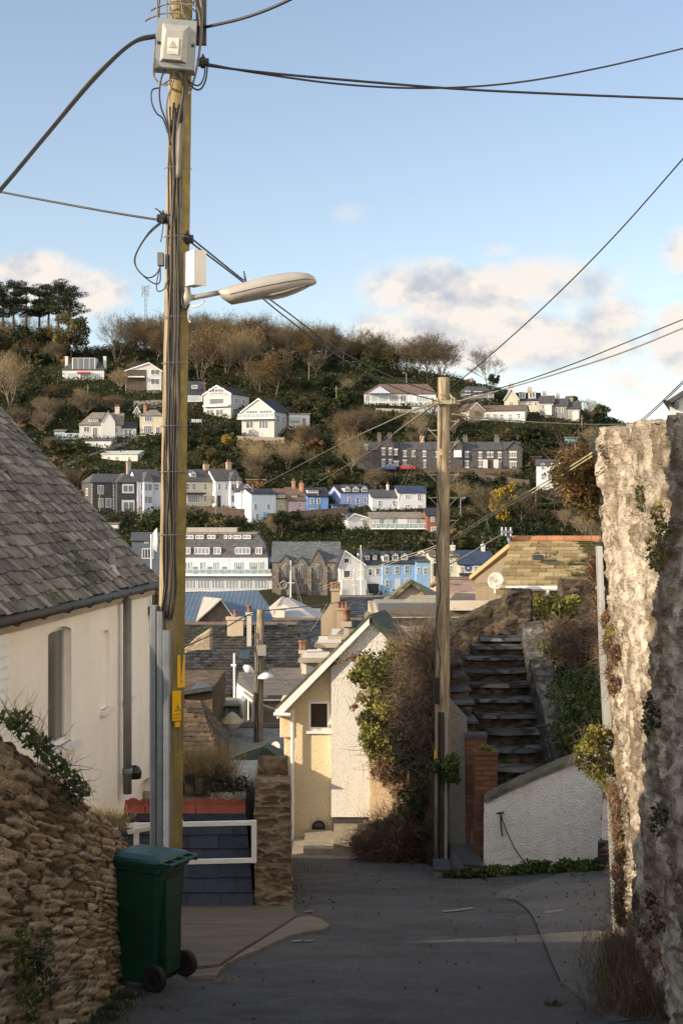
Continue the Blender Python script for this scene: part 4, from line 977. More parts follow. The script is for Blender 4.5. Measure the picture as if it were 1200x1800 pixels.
for k in (0, 1):
    cable('overhead_cable', [(560, 1034+k*5, 60), (690, 985+k*4, 40), (768, 958+k*4, 24), (860, 904+k*5, 19), (960, 846+k*6, 15), (1040, 796+k*6, 12.8)], .008-.001*k, ('upper', 'lower')[k]+' of two taut pale wires running down left from behind the right wall', m_plain('pale_wire', (.35, .32, .2), .6), G_)
    cable('overhead_cable', [(1122+k*5, 742, 24), (1160+k*4, 708, 22), (1230+k*4, 640, 20)], .008, ('left', 'right')[k]+' of two short wires above the right stone wall', M_CAB, G_)
    cable('overhead_cable', [(652+k*14, 960, 160), (700+k*8, 862, 90), (740+k*5, 770, 45), (766, 712, 22.1)], (.03, .028)[k]*.55, ('left', 'right')[k]+' of two wires dropping steeply left from the second pole crossarm', M_CABG, G_)
cable('overhead_cable', [(410, 880, 250), (560, 800, 120), (680, 742, 50), (765, 708, 22.1)], .022, 'wire from the second pole crossarm sloping to the white terrace', M_CABG, G_)
cable('overhead_cable', [(535, 862, 260), (640, 800, 120), (700, 756, 50), (765, 710, 22.1)], .022, 'wire from the second pole crossarm sloping to the pink cottage', M_CABG, G_)
cable('overhead_cable', [(318, 1140, 34), (380, 1112, 34.5), (430, 1084, 35), (456, 1074, 35)], .014, 'dark wire joining the middle pole from the left over the slate roof', M_CAB, G_)
cable('overhead_cable', [(460, 1074, 35), (540, 1066, 38), (600, 1058, 42), (690, 1046, 52)], .014, 'dark wire leaving the middle pole to the right over the rooftops', M_CAB, G_)
cable('overhead_cable', [(790, 992, 22), (830, 970, 26), (870, 946, 31), (889, 937, 34)], .012, 'short pale wire from the second pole to the bracket on the mossy roof', m_plain('pale_wire', (.35, .32, .2), .6), G_)
for k, (a, b_) in enumerate((((458, 1155), (500, 1203)), ((459, 1158), (510, 1202)), ((574, 1062), (545, 1110)))):
    cable('overhead_cable', [(a[0], a[1], 35), ((a[0]+b_[0])/2, (a[1]+b_[1])/2+4, 38), (b_[0], b_[1], 42)], .008, ('thin pale service wire below the box on the middle pole, left strand', 'thin pale service wire below the box on the middle pole, right strand', 'thin slanting service wire below the pot chimney')[k], m_plain('pale_wire', (.35, .32, .2), .6), G_)
# ================================================================ white roughcast wall, brick piers, staircase
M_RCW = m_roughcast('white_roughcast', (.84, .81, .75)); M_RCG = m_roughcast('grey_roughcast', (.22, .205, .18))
M_RCO = m_roughcast('ochre_roughcast', (.84, .68, .45), .9)
def dense_quad(name, A, B, C, D, res, amp, mat, parent=None, thick=None, seed=1, fr=9, curve=None):
    """A,B bottom left/right, C,D top right/left; lumpy hand-thrown render, given thickness by 'thick' vector"""
    A, B, C, D = [np.array(x, float) for x in (A, B, C, D)]
    nu = max(2, int(max(np.linalg.norm(B-A), np.linalg.norm(C-D))/res)); nv = max(2, int(max(np.linalg.norm(D-A), np.linalg.norm(C-B))/res))
    u, v = np.meshgrid(np.linspace(0, 1, nu+1), np.linspace(0, 1, nv+1), indexing='ij'); u = u.ravel()[:, None]; v = v.ravel()[:, None]
    V = (A*(1-u)+B*u)*(1-v)+(D*(1-u)+C*u)*v
    if curve is not None: V = V+curve(u, v)
    n = np.cross(B-A, D-A); n /= np.linalg.norm(n)
    h = fbm(V*fr, 4, seed)*amp*2
    V2 = V+n*h[:, None]
    i = (np.arange(nu)[:, None]*(nv+1)+np.arange(nv)[None]).ravel(); Q = np.stack([i, i+nv+1, i+nv+2, i+1], 1)
    if thick is not None:
        T = np.array(thick); N = len(V2); V2 = np.concatenate([V2, V+T]); Qb = Q[:, ::-1]+N
        ed = []
        a = np.arange(nu)*(nv+1); ed += [np.stack([a, a+N, a+nv+1+N, a+nv+1], 1)]; a2 = a+nv; ed += [np.stack([a2, a2+nv+1, a2+nv+1+N, a2+N], 1)]
        c = np.arange(nv); ed += [np.stack([c, c+1, c+1+N, c+N], 1)]; c2 = c+nu*(nv+1); ed += [np.stack([c2, c2+N, c2+1+N, c2+1], 1)]
        Q = np.concatenate([Q, Qb]+ed)
    return nmesh(name, V2, Q, mat, parent, True)
t = thing('boundary_wall', 'white roughcast wall with sloping mossy coping and a dangling wire, right of the brick piers', 'wall', (2.1, 21, -5.5)); bb = np.array(t.location)
Ya, Yb = 21.0, 19.4
def wallcurve(u, v): return np.array([0, 0, 0])+np.concatenate([0*u, 0*u, .07*np.sin(np.pi*u)*v], 1)
A, B = P(848, 1562, Ya)-bb, P(1125, 1500, Yb)-bb; A[2] -= .3; B[2] -= .5
C, D = P(1125, 1302, Yb)-bb, P(850, 1409, Ya)-bb
dense_quad('wall', A, B, C, D, .035, .014, M_RCW, t, (0.05, .28, 0), 3, 11, wallcurve)
# battered foot of the wall at its left
cs = np.linspace(0, 1, 13); mcop = MB(); st = []
for u in cs:
    c = D*(1-u)+C*u+np.array([0, 0, .07*math.sin(math.pi*u)]); st.append((c+[0, -.045, -.01], c+[0, -.05, .05], c+[.03, .32, .06], c+[.03, .32, -.02]))
loft_block(st, .04, (.3, .3, .1), .012, 5, 'coping', m_stone_geo('coping_stone', [(0, (.10, .09, .07)), (1, (.2, .18, .14))], (.12, .11, .08), moss=.7), t)
m = MB(); m.tube([*[P(x_, y_, 21-1.6*(x_-848)/277-.07)-bb for x_, y_ in ((879, 1432), (882, 1440), (890, 1462), (903, 1490), (918, 1512), (940, 1530))]], .008, 5)
m.tube([P(879, 1428, 20.78)-bb, P(880, 1450, 20.75)-bb, P(882, 1470, 20.75)-bb], .012, 5); m.tube([P(872, 1430, 20.78)-bb, P(885, 1428, 20.75)-bb], .014, 5); m.build('wire', M_CAB, t)
def brick_mat():
    n = NT('red_brick'); v = n.coord(); sx = n.add('ShaderNodeSeparateXYZ'); n.link(v, sx.inputs[0])
    cb = n.add('ShaderNodeCombineXYZ'); n.link(n.math('ADD', sx.outputs[0], sx.outputs[1]), cb.inputs[0]); n.link(sx.outputs[2], cb.inputs[1])
    br = n.add('ShaderNodeTexBrick'); n.link(cb.outputs[0], br.inputs['Vector']); br.inputs['Scale'].default_value = 1
    br.inputs['Brick Width'].default_value = .225; br.inputs['Row Height'].default_value = .075; br.inputs['Mortar Size'].default_value = .011
    br.inputs['Color1'].default_value = (.10, .038, .024, 1); br.inputs['Color2'].default_value = (.19, .082, .048, 1); br.inputs['Mortar'].default_value = (.06, .05, .04, 1)
    d = n.mix(n.ramp(n.noise(v, 6, 6, .7), [(.4, (0, 0, 0)), (.7, (.7, .7, .7))]), br.outputs['Color'], (.09, .05, .03))
    n.bump(n.math('ADD', n.math('MULTIPLY', br.outputs['Fac'], -1), n.math('MULTIPLY', n.noise(v, 40, 4), .5)), .8, .02); return n.set(d, .85, 0, .2)
M_BRICK = brick_mat()
def pier(px0, px1, pt, pb, Y, label, dep=.34):
    a = P(px0, pt, Y); b = P(px1, pb, Y); o = thing('brick_pier', label, 'pier', (a[0], Y, b[2]-.2)); w_ = b[0]-a[0]; h = a[2]-b[2]+.2
    m = MB(); m.box(0, w_, 0, dep, 0, h-.05); ob = m.build('shaft', M_BRICK, o)
    bv = ob.modifiers.new('b', 'BEVEL'); bv.width = .008; bv.segments = 2
    m = MB(); m.box(-.012, w_+.012, -.012, dep+.012, h-.05, h); m.build('cap', M_STEP if px0 < 830 else M_BRICK, o); return o
pier(834, 874, 1322, 1552, 21.25, 'front red brick pier with a tuft of fern on top, beside the white roughcast wall', .3)
pier(818, 855, 1291, 1500, 22.1, 'rear red brick pier with slate cap, left of the staircase', .3)
# grey plastered low wall from the pole to the piers and slate-topped ledges
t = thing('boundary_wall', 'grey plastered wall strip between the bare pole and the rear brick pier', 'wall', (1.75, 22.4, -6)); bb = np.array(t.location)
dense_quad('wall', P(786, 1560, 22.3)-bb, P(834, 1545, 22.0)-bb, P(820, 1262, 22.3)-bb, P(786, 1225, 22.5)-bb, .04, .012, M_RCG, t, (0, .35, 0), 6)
def ledge(pts, zt, h, label):
    o = thing('slate_ledge', label, 'ledge', (pts[0][0], pts[0][1], zt-h)); b = np.array(o.location); m = MB()
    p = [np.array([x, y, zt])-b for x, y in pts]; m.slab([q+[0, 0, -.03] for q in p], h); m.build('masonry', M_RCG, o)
    m = MB(); c = sum(p)/len(p); m.slab([c+(q-c)*1.06 for q in p], .03); m.build('slate_top', M_STEP, o)
a = P(762, 1527, 20.9); ledge([(a[0], 20.9), (a[0]+.24, 20.85), (a[0]+.26, 21.5), (a[0]+.03, 21.5)], a[2]+.0, .6, 'small slate-topped block at the foot of the bare pole')
a = P(795, 1506, 22.0); ledge([(a[0]+.06, 20.75), (a[0]+.34, 20.6), (a[0]+.3, 21.9), (a[0]-.03, 21.9)], g1(1.9, 21)+.27, .6, 'long low slate-topped ledge in front of the brick piers')

# staircase
def stairs():
    t = thing('stone_staircase', 'narrow shaded staircase of dark slate steps climbing away behind the white wall', 'staircase', (2.9, 22.8, -4.6)); b = np.array(t.location)
    rows = [(1388, 862, 965), (1350, 858, 962), (1317, 862, 958), (1286, 858, 950), (1257, 842, 942), (1229, 830, 935), (1203, 822, 928), (1178, 814, 921), (1155, 806, 917), (1136, 836, 915), (1122, 850, 915)]
    n = len(rows)
    for i, (py, xl, xr) in enumerate(rows):
        Yn = 22.7+i*.42; z = (900-py)/F*Yn; Xl, Xr = PX(xl, Yn), PX(xr, Yn)
        rise = .26; dep = .62
        st = []
        for k in range(9):
            u = k/8; x = Xl-.06+(Xr-Xl+.12)*u; bow = -.10*math.sin(math.pi*u)+.03*math.sin(7*u+i)
            st.append(((x, Yn+bow+.03, z-rise-.1), (x, Yn+bow, z-.0), (x, Yn+dep, z), (x, Yn+dep, z-rise-.1)))
        st = [tuple(np.array(p)-b for p in s_) for s_ in st]
        st = [tuple(tuple(p) for p in s_) for s_ in st]
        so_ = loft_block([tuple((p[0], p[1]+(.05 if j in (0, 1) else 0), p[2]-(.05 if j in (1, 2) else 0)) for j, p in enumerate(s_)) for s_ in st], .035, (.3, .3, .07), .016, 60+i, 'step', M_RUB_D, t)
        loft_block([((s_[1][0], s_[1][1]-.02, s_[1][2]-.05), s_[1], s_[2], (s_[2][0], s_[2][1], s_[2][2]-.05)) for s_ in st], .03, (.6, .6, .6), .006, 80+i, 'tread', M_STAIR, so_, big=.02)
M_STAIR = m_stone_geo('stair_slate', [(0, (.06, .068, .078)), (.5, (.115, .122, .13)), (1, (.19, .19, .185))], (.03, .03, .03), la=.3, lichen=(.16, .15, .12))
stairs()
def stair_walls():
    # left side: dry stone wall with stepped slate caps, climbing with the stairs
    lst = [(834, 1268, 822), (828, 1235, 818), (822, 1212, 812), (815, 1188, 806), (808, 1165, 800), (800, 1142, 796), (796, 1112, 794), (792, 1090, 792)]
    t = thing('dry_stone_wall', 'stepped dry-stone wall with slate caps along the left of the staircase', 'wall', (2, 23, -5)); b = np.array(t.location)
    for i, (px, py, _) in enumerate(lst):
        Y = 22.6+i*.55; X = PX(px, Y); z = (900-py)/F*Y
        st = [((X-.34, Y, z-1.1), (X-.34, Y, z-.05), (X-.34, Y+.58, z-.05), (X-.34, Y+.58, z-1.1)), ((X, Y, z-1.1), (X, Y, z-.05), (X, Y+.58, z-.05), (X, Y+.58, z-1.1))]
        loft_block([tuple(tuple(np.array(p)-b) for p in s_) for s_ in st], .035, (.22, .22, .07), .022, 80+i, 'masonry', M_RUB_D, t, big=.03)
        m = MB(); m.slab([np.array(p)-b for p in ((X-.38, Y-.05, z), (X+.05, Y-.04, z+.01), (X+.04, Y+.6, z+.02), (X-.38, Y+.6, z))], .04); m.build('slate_cap', M_STEP, t)
    # wall across the head of the stairs
    st = []
    for px, py in ((794, 1098), (822, 1084), (845, 1072), (868, 1060), (889, 1052), (893, 1036), (934, 1038)):
        Y = 27.6 - (0 if px < 880 else .15); x = PX(px, Y); z = (900-py)/F*Y; st.append(((x, Y, z-1.6 if px < 880 else -3.4), (x, Y, z), (x, Y+.45, z), (x, Y+.45, z-1.6)))
    rub(st, 'dry_stone_wall', 'dark dry-stone wall across the top of the staircase rising to a square end', 'wall', M_RUB_D, .04, (.28, .28, .09), .035, 31, big=.06)
    st = []
    for px, py in ((986, 1020), (1046, 1022)):
        Y = 29.5; x = PX(px, Y); z = (900-py)/F*Y; st.append(((x, Y, z-1.3), (x, Y, z), (x, Y+.5, z), (x, Y+.5, z-1.3)))
    rub(st, 'stone_pier', 'short stone pier with sunlit left end beneath the mossy roof', 'pier', M_RUB_D, .04, (.25, .25, .08), .02, 35)
    # right side wall
    st = []
    for i, (px, py, pb) in enumerate(((985, 1345, 1440), (968, 1290, 1400), (960, 1250, 1350), (950, 1215, 1310), (940, 1178, 1260), (932, 1140, 1220), (926, 1112, 1180), (922, 1092, 1150))):
        Y = 22.2+i*.66; x = PX(px, Y)-.06; z = (900-py)/F*Y; st.append(((x, Y, z-1.2), (x, Y, z), (x+.4, Y, z+.03), (x+.4, Y, z-1.2)))
    rub(st, 'dry_stone_wall', 'grey rubble wall edging the right side of the staircase below the overgrown bank', 'wall', m_stone_geo('grey_rubble', [(0, (.06, .058, .055)), (.5, (.12, .115, .105)), (1, (.22, .21, .19))], (.06, .055, .05), la=.5, lichen=(.26, .25, .22)), .035, (.22, .22, .08), .035, 37, big=.05)
    for i in range(9):
        u = i/8; px = 975-55*u; py = 1300-190*u**.8; Y = 22.9+i*.55
        x = PX(px, Y); z = (900-py)/F*Y; o = MB(); o.slab([np.array(p) for p in ((x-.12, Y, z), (x+.28, Y-.02, z+.01), (x+.3, Y+.42, z+.03), (x-.1, Y+.42, z+.02))], .05)
        tag(o.build('coping_slab', M_STEP), 'loose slate slab lying along the top of the right staircase wall', 'slab', 'slate slabs along the right staircase wall')
stair_walls()

# ================================================================ ochre house down the lane
def ochre():
    Y = 27.2; zb = (900-1500)/F*Y-.3
    t = thing('house', 'ochre roughcast gabled house with white chimney breast and small square window', 'house', (PX(520, Y), Y, zb)); b = np.array(t.location)
    q = lambda px, py, d=0: np.array([PX(px, Y), Y+d, (900-py)/F*Y])-b
    zB = 0.
    def flo(px, d=0): v = q(px, 1500, d); v[2] = 0; return v
    rl = lambda px: np.interp(px, [490, 648, 692], [1238, 1083, 1130])       # roof line
    m = MB()
    win = (542, 579, 1232, 1284); por = (560, 1453, 14)
    xs = [515, 542, 579, 584]
    # gable wall around window opening
    def pan(x0, x1, yb0, yt0, yt1):
        m.poly([q(x0, yb0), q(x1, yb0), q(x1, yt1), q(x0, yt0)])
    pb = 1520
    pan(515, 542, pb, rl(515), rl(542)); pan(542, 579, pb, 1284, 1284); pan(542, 579, 1232, rl(542), rl(579)); pan(579, 600, pb, rl(579), rl(600))
    m.poly([q(600, pb), q(692, pb), q(692, rl(692)), q(648, rl(648)), q(600, rl(600))])
    for a, c, e, f in ((542, 1232, 542, 1284), (579, 1232, 579, 1284), (542, 1232, 579, 1232), (542, 1284, 579, 1284)): m.poly([q(a, c), q(e, f), q(e, f, .12), q(a, c, .12)])
    D = 1.3; dv = np.array([.34, D, 0])
    for px in (515, 692): m.poly([flo(px), q(px, rl(px)), q(px, rl(px))+dv, flo(px)+dv])
    m.poly([flo(515)+dv, q(515, rl(515))+dv, q(648, rl(648))+dv, q(692, rl(692))+dv, flo(692)+dv])
    m.build('wall', M_RCO, t)
    # projecting wing on the left: corbelled upper, narrower lower
    m = MB(); x0, x1, x2 = q(492, 0)[0], q(517, 0)[0], q(499, 0)[0]; zt, zc = q(0, 1236)[2], q(0, 1297)[2]
    m.box(x0, x1+.02, -.02, 1.2, zc, zt); m.box(x2, x1+.02, .10, 1.2, 0, zc); ob = m.build('side_wing', M_RCO, t); bv = ob.modifiers.new('b', 'BEVEL'); bv.width = .03; bv.segments = 3
    # chimney breast panel
    m = MB(); yb = 1432
    pts = [(582, yb), (652, yb), (662, 1340), (690, 1300), (690, 1132), (648, 1084), (594, 1138), (594, 1162), (582, 1172)]
    fr = [q(x, y, -.22) for x, y in pts]; bk = [q(x, y, 0) for x, y in pts]; n = len(pts)
    m.add(fr+bk, [tuple(range(n))[::-1]]+[(i, (i+1) % n, n+(i+1) % n, n+i) for i in range(n)]); m.build('chimney_breast', M_RCW, t)
    m = MB(); pts = [(583, 1500), (656, 1500), (651, 1431), (583, 1431)]; fr = [q(x, y, -.17) for x, y in pts]; bk = [q(x, y, 0) for x, y in pts]; m.add(fr+bk, [(0, 1, 2, 3)]+[(i, (i+1) % 4, 4+(i+1) % 4, 4+i) for i in range(4)]); m.build('plinth', m_plain('dark_plinth', (.05, .045, .04), .8, .4, 3, bump=.4), t)
    # roof planes
    pk, el, er = q(648, 1078, -.32), q(484, 1240, -.32), q(700, 1134, -.3)
    m = MB()
    m.slab([el, pk, pk+dv, el+dv], .07, 0); m.slab([pk, er, er+dv, pk+dv], .07, 0); m.build('roof', m_slate((.085, .085, .07), .25, .2, .6, (.25, .23, .15), .8), t)
    # barge board left
    m = MB(); k = np.array([0, 0, -.13]); m.add([el+[0, -.02, -.07], pk+[0, -.02, -.075], pk+[0, -.02, -.075]+k*.9, el+[.05, -.02, -.07]+k*1.1, el+[0, .28, -.07], pk+[0, .28, -.075], pk+[0, .28, -.075]+k*.9, el+[.05, .28, -.07]+k*1.1], [(0, 1, 2, 3), (3, 2, 6, 7), (4, 5, 6, 7)]); m.build('bargeboard', M_WHITE, t)
    m = MB(); m.tube([el+[-.02, -.02, -.12], el+[.30, -.02, -.13]], .035, 8); m.tube([q(514.5, 1246, -.12), q(514.5, 1260, -.12), q(514.5, 1500, -.12)], .035, 10); m.box(*(lambda c: (c[0]-.02, c[0]+.05, c[1]-.03, c[1]+.03, c[2]-.14, c[2]))(q(495, 1246, -.1)))
    m.build('downpipe', M_WHITE, t, False)
    # window
    def bx(mb, x0, x1, y0, y1, d0, d1): a = q(x0, y1); c = q(x1, y0); mb.box(a[0], c[0], d0, d1, a[2], c[2])
    m = MB(); bx(m, 540, 546, 1230, 1286, .02, .1); bx(m, 575, 581, 1230, 1286, .02, .1); bx(m, 546, 575, 1230, 1237, .02, .1); bx(m, 546, 575, 1279, 1286, .02, .1); wd = m.build('window', M_WHITE, t)
    m = MB(); bx(m, 545, 576, 1236, 1280, .06, .08); m.build('pane', m_glass((.03, .02, .015), .1), wd)
    m = MB(); bx(m, 538, 583, 1285, 1289, -.05, .1); m.build('sill', M_WHITE, t)
    # porthole
    c = q(560, 1453, 0); r = 13/F*Y; m = MB()
    ringp = [(c[0]+r*math.cos(a), -.03, c[2]+r*1.02*math.sin(a)) for a in np.linspace(0, 2*math.pi, 29)]; m.tube(ringp, .026, 8); pw = m.build('round_window', m_plain('pale_ring', (.42, .36, .26), .5), t, True)
    m = MB(); m.poly([(c[0]+r*.98*math.cos(a), -.022, c[2]+r*math.sin(a)) for a in np.linspace(0, 2*math.pi, 28, endpoint=False)]); m.build('pane', m_glass((.01, .01, .01), .1), pw)
    m = MB(); m.tube([(c[0]+r*.8*math.cos(a), -.04, c[2]+r*.8*math.sin(a)) for a in np.linspace(0, 2*math.pi, 25)], .022, 6); m.build('frame', M_BLACK, pw)
ochre()
def small_steps():
    Y = 26.6
    t = thing('concrete_steps', 'sunlit concrete doorsteps and landing under the porthole house', 'steps', (PX(580, Y), Y, g1(.2, 26.6))); b = np.array(t.location)
    q = lambda px, py, y: P(px, py, y)-b
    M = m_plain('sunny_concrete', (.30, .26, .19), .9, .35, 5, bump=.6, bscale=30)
    def blk(a, c, pt, pbm, y0, y1):
        m = MB(); p = [q(a, pt, y0), q(c, pt, y0), q(c, pt, y0)+[0, y1-y0, 0], q(a, pt, y0)+[0, y1-y0, 0]]; m.slab(p, (pbm-pt)/F*y0+.3); o = m.build('step', M, t)
        bv = o.modifiers.new('b', 'BEVEL'); bv.width = .015; bv.segments = 2
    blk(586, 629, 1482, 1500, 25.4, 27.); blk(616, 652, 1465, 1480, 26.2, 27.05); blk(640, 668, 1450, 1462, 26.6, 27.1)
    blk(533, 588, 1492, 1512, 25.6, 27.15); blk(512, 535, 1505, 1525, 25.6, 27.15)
small_steps()
# sloping sunlit apron
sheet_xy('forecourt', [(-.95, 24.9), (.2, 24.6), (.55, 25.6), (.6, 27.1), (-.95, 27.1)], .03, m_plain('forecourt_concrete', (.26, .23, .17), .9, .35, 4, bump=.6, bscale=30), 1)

# ================================================================ rooftops of the town in the middle distance
def X_(px, Y): return (px-600)/F*Y
def Zz(py, Y): return (900-py)/F*Y
def roof_house(name, label, Y0, Y1, pxL, pxR, eave, ridge, pxr=None, wall=(.3, .27, .22), roof=None, zb=-16, hip=(0, 0), geo=None, back=True, cat='building', eth=.12):
    """house whose front roof slope faces the camera: eave line at depth Y0 (pixel row eave), ridge at depth Y1 (pixel row ridge)"""
    xl, xr = X_(pxL, Y0), X_(pxR, Y0); ze = Zz(eave, Y0); zr = Zz(ridge, Y1); pr = pxr or (None, None)
    rl_, rr_ = (X_(pr[0], Y1) if pr[0] is not None else xl), (X_(pr[1], Y1) if pr[1] is not None else xr)
    t = thing(name, label, cat, ((xl+xr)/2, Y0, zb)); b = np.array(t.location); Yb = 2*Y1-Y0
    e0, e1, r1, r0 = [np.array(p, float)-b for p in ((xl, Y0, ze), (xr, Y0, ze), (rr_, Y1, zr), (rl_, Y1, zr))]; b0, b1 = np.array([xl, Yb, ze])-b, np.array([xr, Yb, ze])-b
    m = MB()
    if geo: slates(m, e0, e1, r1, r0, *geo); mat = roof
    else: m.slab([e0, e1, r1, r0], eth); mat = roof
    m.slab([b1, b0, r0, r1], eth)
    if geo: m.slab([e0-[0, 0, .02], e1-[0, 0, .02], r1-[0, 0, .02], r0-[0, 0, .02]], eth)
    m.build('roof', mat, t)
    if hip[0] or abs(rl_-xl) > .5: pass
    i = .15; W_ = MB(); z = 0; xa, xb = e0[0]+i, e1[0]-i
    W_.box(xa, xb, .2, Yb-Y0-.2, 0, e0[2]-eth*.6)
    for a, r in ((e0, r0), (e1, r1)):
        s = i if a is e0 else -i
        W_.poly([(a[0]+s, .2, e0[2]-eth*.6), (a[0]+s, Yb-Y0-.2, e0[2]-eth*.6), (r[0]+s, Y1-Y0, r0[2]-eth*1.2)])
    W_.build('wall', m_wall(wall), t)
    rg = MB(); rg.tube([r0+[0, 0, .02], r1+[0, 0, .02]], .11, 8); rg.build('ridge', m_plain('ridge_tile', (.13, .1, .08), .8, .3, 4), t)
    return t, b
M_SLD = m_slate_geo('old_town_slates', [(0, (.022, .023, .026)), (.5, (.042, .042, .044)), (1, (.075, .072, .068))], (.17, .16, .14), .3, .25, streak=(2, 2, 2))
M_SLB = m_slate_geo('blue_town_slates', [(0, (.018, .022, .032)), (.5, (.038, .045, .06)), (1, (.07, .078, .09))], (.2, .2, .18), .5, .1, streak=(1, 1, 1))
t, b = roof_house('house', 'long house with old rough slate roof behind the middle pole', 58, 64, 300, 560, 1222, 1098, (300, 522), roof=M_SLD, geo=(.28, .27, .03, .8, 41))
# hip end of that roof towards the right, rooflight, parapet
m = MB(); m.slab([np.array([X_(560, 58), 58, Zz(1222, 58)])-b, np.array([X_(566, 64), 70, Zz(1222, 58)])-b, np.array([X_(522, 64), 64, Zz(1098, 64)])-b], .1); m.build('hip', M_SLD, t)
m = MB(); c = P(429, 1154, 60)-b; m.slab([c+[-.22, 0, -.1], c+[.22, 0, -.1], c+[.22, .3, .25], c+[-.22, .3, .25]], .05); c = P(437, 1157, 59.8)-b; m.build('rooflight', m_glass((.02, .03, .04), .2), t)
# parapet gable with sunny stones on the left of the roof
st = []
for px, py in ((318, 1148), (345, 1122), (371, 1104)):
    Y = 57.5; st.append(((X_(px, Y), Y, Zz(1142 if px > 320 else 1150, Y)), (X_(px, Y), Y, Zz(py, Y)), (X_(px, Y), Y+.5, Zz(py, Y)), (X_(px, Y), Y+.5, Zz(1142, Y))))
rub(st, 'stone_parapet', 'sunlit triangular stone parapet on the rough slate roof', 'parapet', m_stone_geo('warm_stone', [(0, (.28, .22, .15)), (1, (.42, .36, .26))], (.3, .26, .2)), .09, (.3, .3, .15), .03, 43)
t, b = roof_house('house', 'house with patchy blue-grey slate roof between the middle pole and the white gable', 66, 72, 468, 640, 1175, 1090, roof=M_SLB, geo=(.28, .27, .03, .6, 47))
roof_house('house', 'roof with pantiled ridge right of the pot chimney', 74, 80, 590, 700, 1112, 1050, roof=M_SLB, geo=(.45, .36, .03, .6, 48))
# chimney with three pots
def chimney(label, Y, px0, px1, pt, pb, pots, wall=(.33, .27, .19), slope=None, name='chimney'):
    t = thing(name, label, 'chimney', (X_((px0+px1)/2, Y), Y, Zz(pb, Y))); b = np.array(t.location); w_ = X_(px1, Y)-X_(px0, Y); h = Zz(pt, Y)-Zz(pb, Y)
    m = MB(); m.box(-w_/2, w_/2, -w_*.3, w_*.3, -1, h-.12); m.box(-w_/2-.06, w_/2+.06, -w_*.3-.06, w_*.3+.06, h-.12, h)
    if slope: m.add([(-w_/2-slope, -w_*.3, -1), (-w_/2-slope, -w_*.3, 0), (-w_/2, -w_*.3, h*.55), (-w_/2, -w_*.3, -1), (-w_/2-slope, w_*.3, -1), (-w_/2-slope, w_*.3, 0), (-w_/2, w_*.3, h*.55), (-w_/2, w_*.3, -1)], [(0, 1, 2, 3), (4, 7, 6, 5), (1, 5, 6, 2), (0, 4, 5, 1)])
    m.build('stack', m_wall(wall, .5, 8), t)
    for i in range(pots):
        m = MB(); x = -w_/2+(i+.5)*w_/pots; m.lathe([(.1, 0), (.085, .08), (.085, .24), (.105, .25), (.105, .3), (.07, .3)], x, 0, 10); o = m.build('chimney_pot', m_plain('terracotta', (.22, .12, .08), .8, .3, 4), t, True); o.location = (0, 0, h)
    return t
chimney('broad rendered chimney with three clay pots standing over the slate roofs', 70, 582, 597, 1034, 1088, 3, slope=.5)
chimney('lower rendered chimney stub beside the three-pot chimney', 69.5, 592, 612, 1068, 1092, 3, wall=(.36, .29, .2))
chimney('low sunlit chimney with one red pot on the rough slate roof', 63, 400, 428, 1084, 1096, 1, wall=(.48, .4, .3))
chimney('white rendered little chimney left of the middle pole', 62, 434, 442, 1076, 1096, 1, wall=(.5, .46, .4))
chimney('small chimney with two clay pots on the white dormered house', 46, 528, 537, 1142, 1160, 2, wall=(.45, .4, .34))
chimney('clay pot chimney on the near edge of the white gable roof', 33, 604, 613, 1092, 1112, 1, wall=(.45, .4, .34))

# blue metal roofs
def metal_mat(name, c, sp):
    n = NT(name); v = n.coord('UV'); sx = n.add('ShaderNodeSeparateXYZ'); n.link(v, sx.inputs[0])
    w_ = n.math('SINE', n.math('MULTIPLY', sx.outputs[0], 2*math.pi/sp)); vo = n.coord()
    d = n.ramp(n.noise(vo, .6, 5, .7), [(.3, c3(c, .75)), (.6, c), (.8, c3(c, 1.2))]); d = n.mix(n.ramp(w_, [(.0, (.16, .16, .16)), (.4, (0, 0, 0))]), d, c3(c, .6))
    n.bump(w_, .3, .04); return n.set(d, .4, .25, .5)
M_BLUE = metal_mat('blue_sheet_metal', (.12, .165, .21), .45); M_CORR = metal_mat('pale_corrugated', (.56, .50, .42), .5)
t = thing('warehouse', 'warehouse with blue-grey ribbed metal roof and a timber cross gable', 'building', (X_(420, 140), 140, -16)); b = np.array(t.location)
q = lambda px, py, Y: P(px, py, Y)-b
m = MB(); m.slab([q(318, 1100, 140), q(490, 1100, 140), q(453, 1037, 152), q(318, 1042, 152)], .15); m.slab([q(453, 1037, 152), q(490, 1100, 140), q(500, 1100, 152), q(470, 1060, 160)], .15); m.build('roof', M_BLUE, t)
m = MB(); m.slab([q(344, 1092, 138), q(389, 1053, 139), q(389, 1053, 147), q(357, 1049, 150)], .12); m.slab([q(389, 1053, 138.5), q(418, 1094, 138.5), q(418, 1094, 146), q(389, 1053, 146)], .12)
m.slab([q(344, 1092, 138), q(389, 1052, 137.6), q(360, 1049, 148), q(356, 1060, 146)], .1)
m.build('cross_roof', M_CORR, t)
m = MB(); m.poly([q(346, 1094, 138.7), q(416, 1098, 138.7), q(389, 1054, 138.7)]); m.build('gable', m_plain('timber_boards', (.12, .095, .075), .8, .4, 2), t)
m = MB(); m.box(X_(318, 140)-b[0], X_(488, 140)-b[0], .3, 14, 0, Zz(1101, 140)-b[2]); m.build('wall', m_wall((.3, .3, .3)), t)
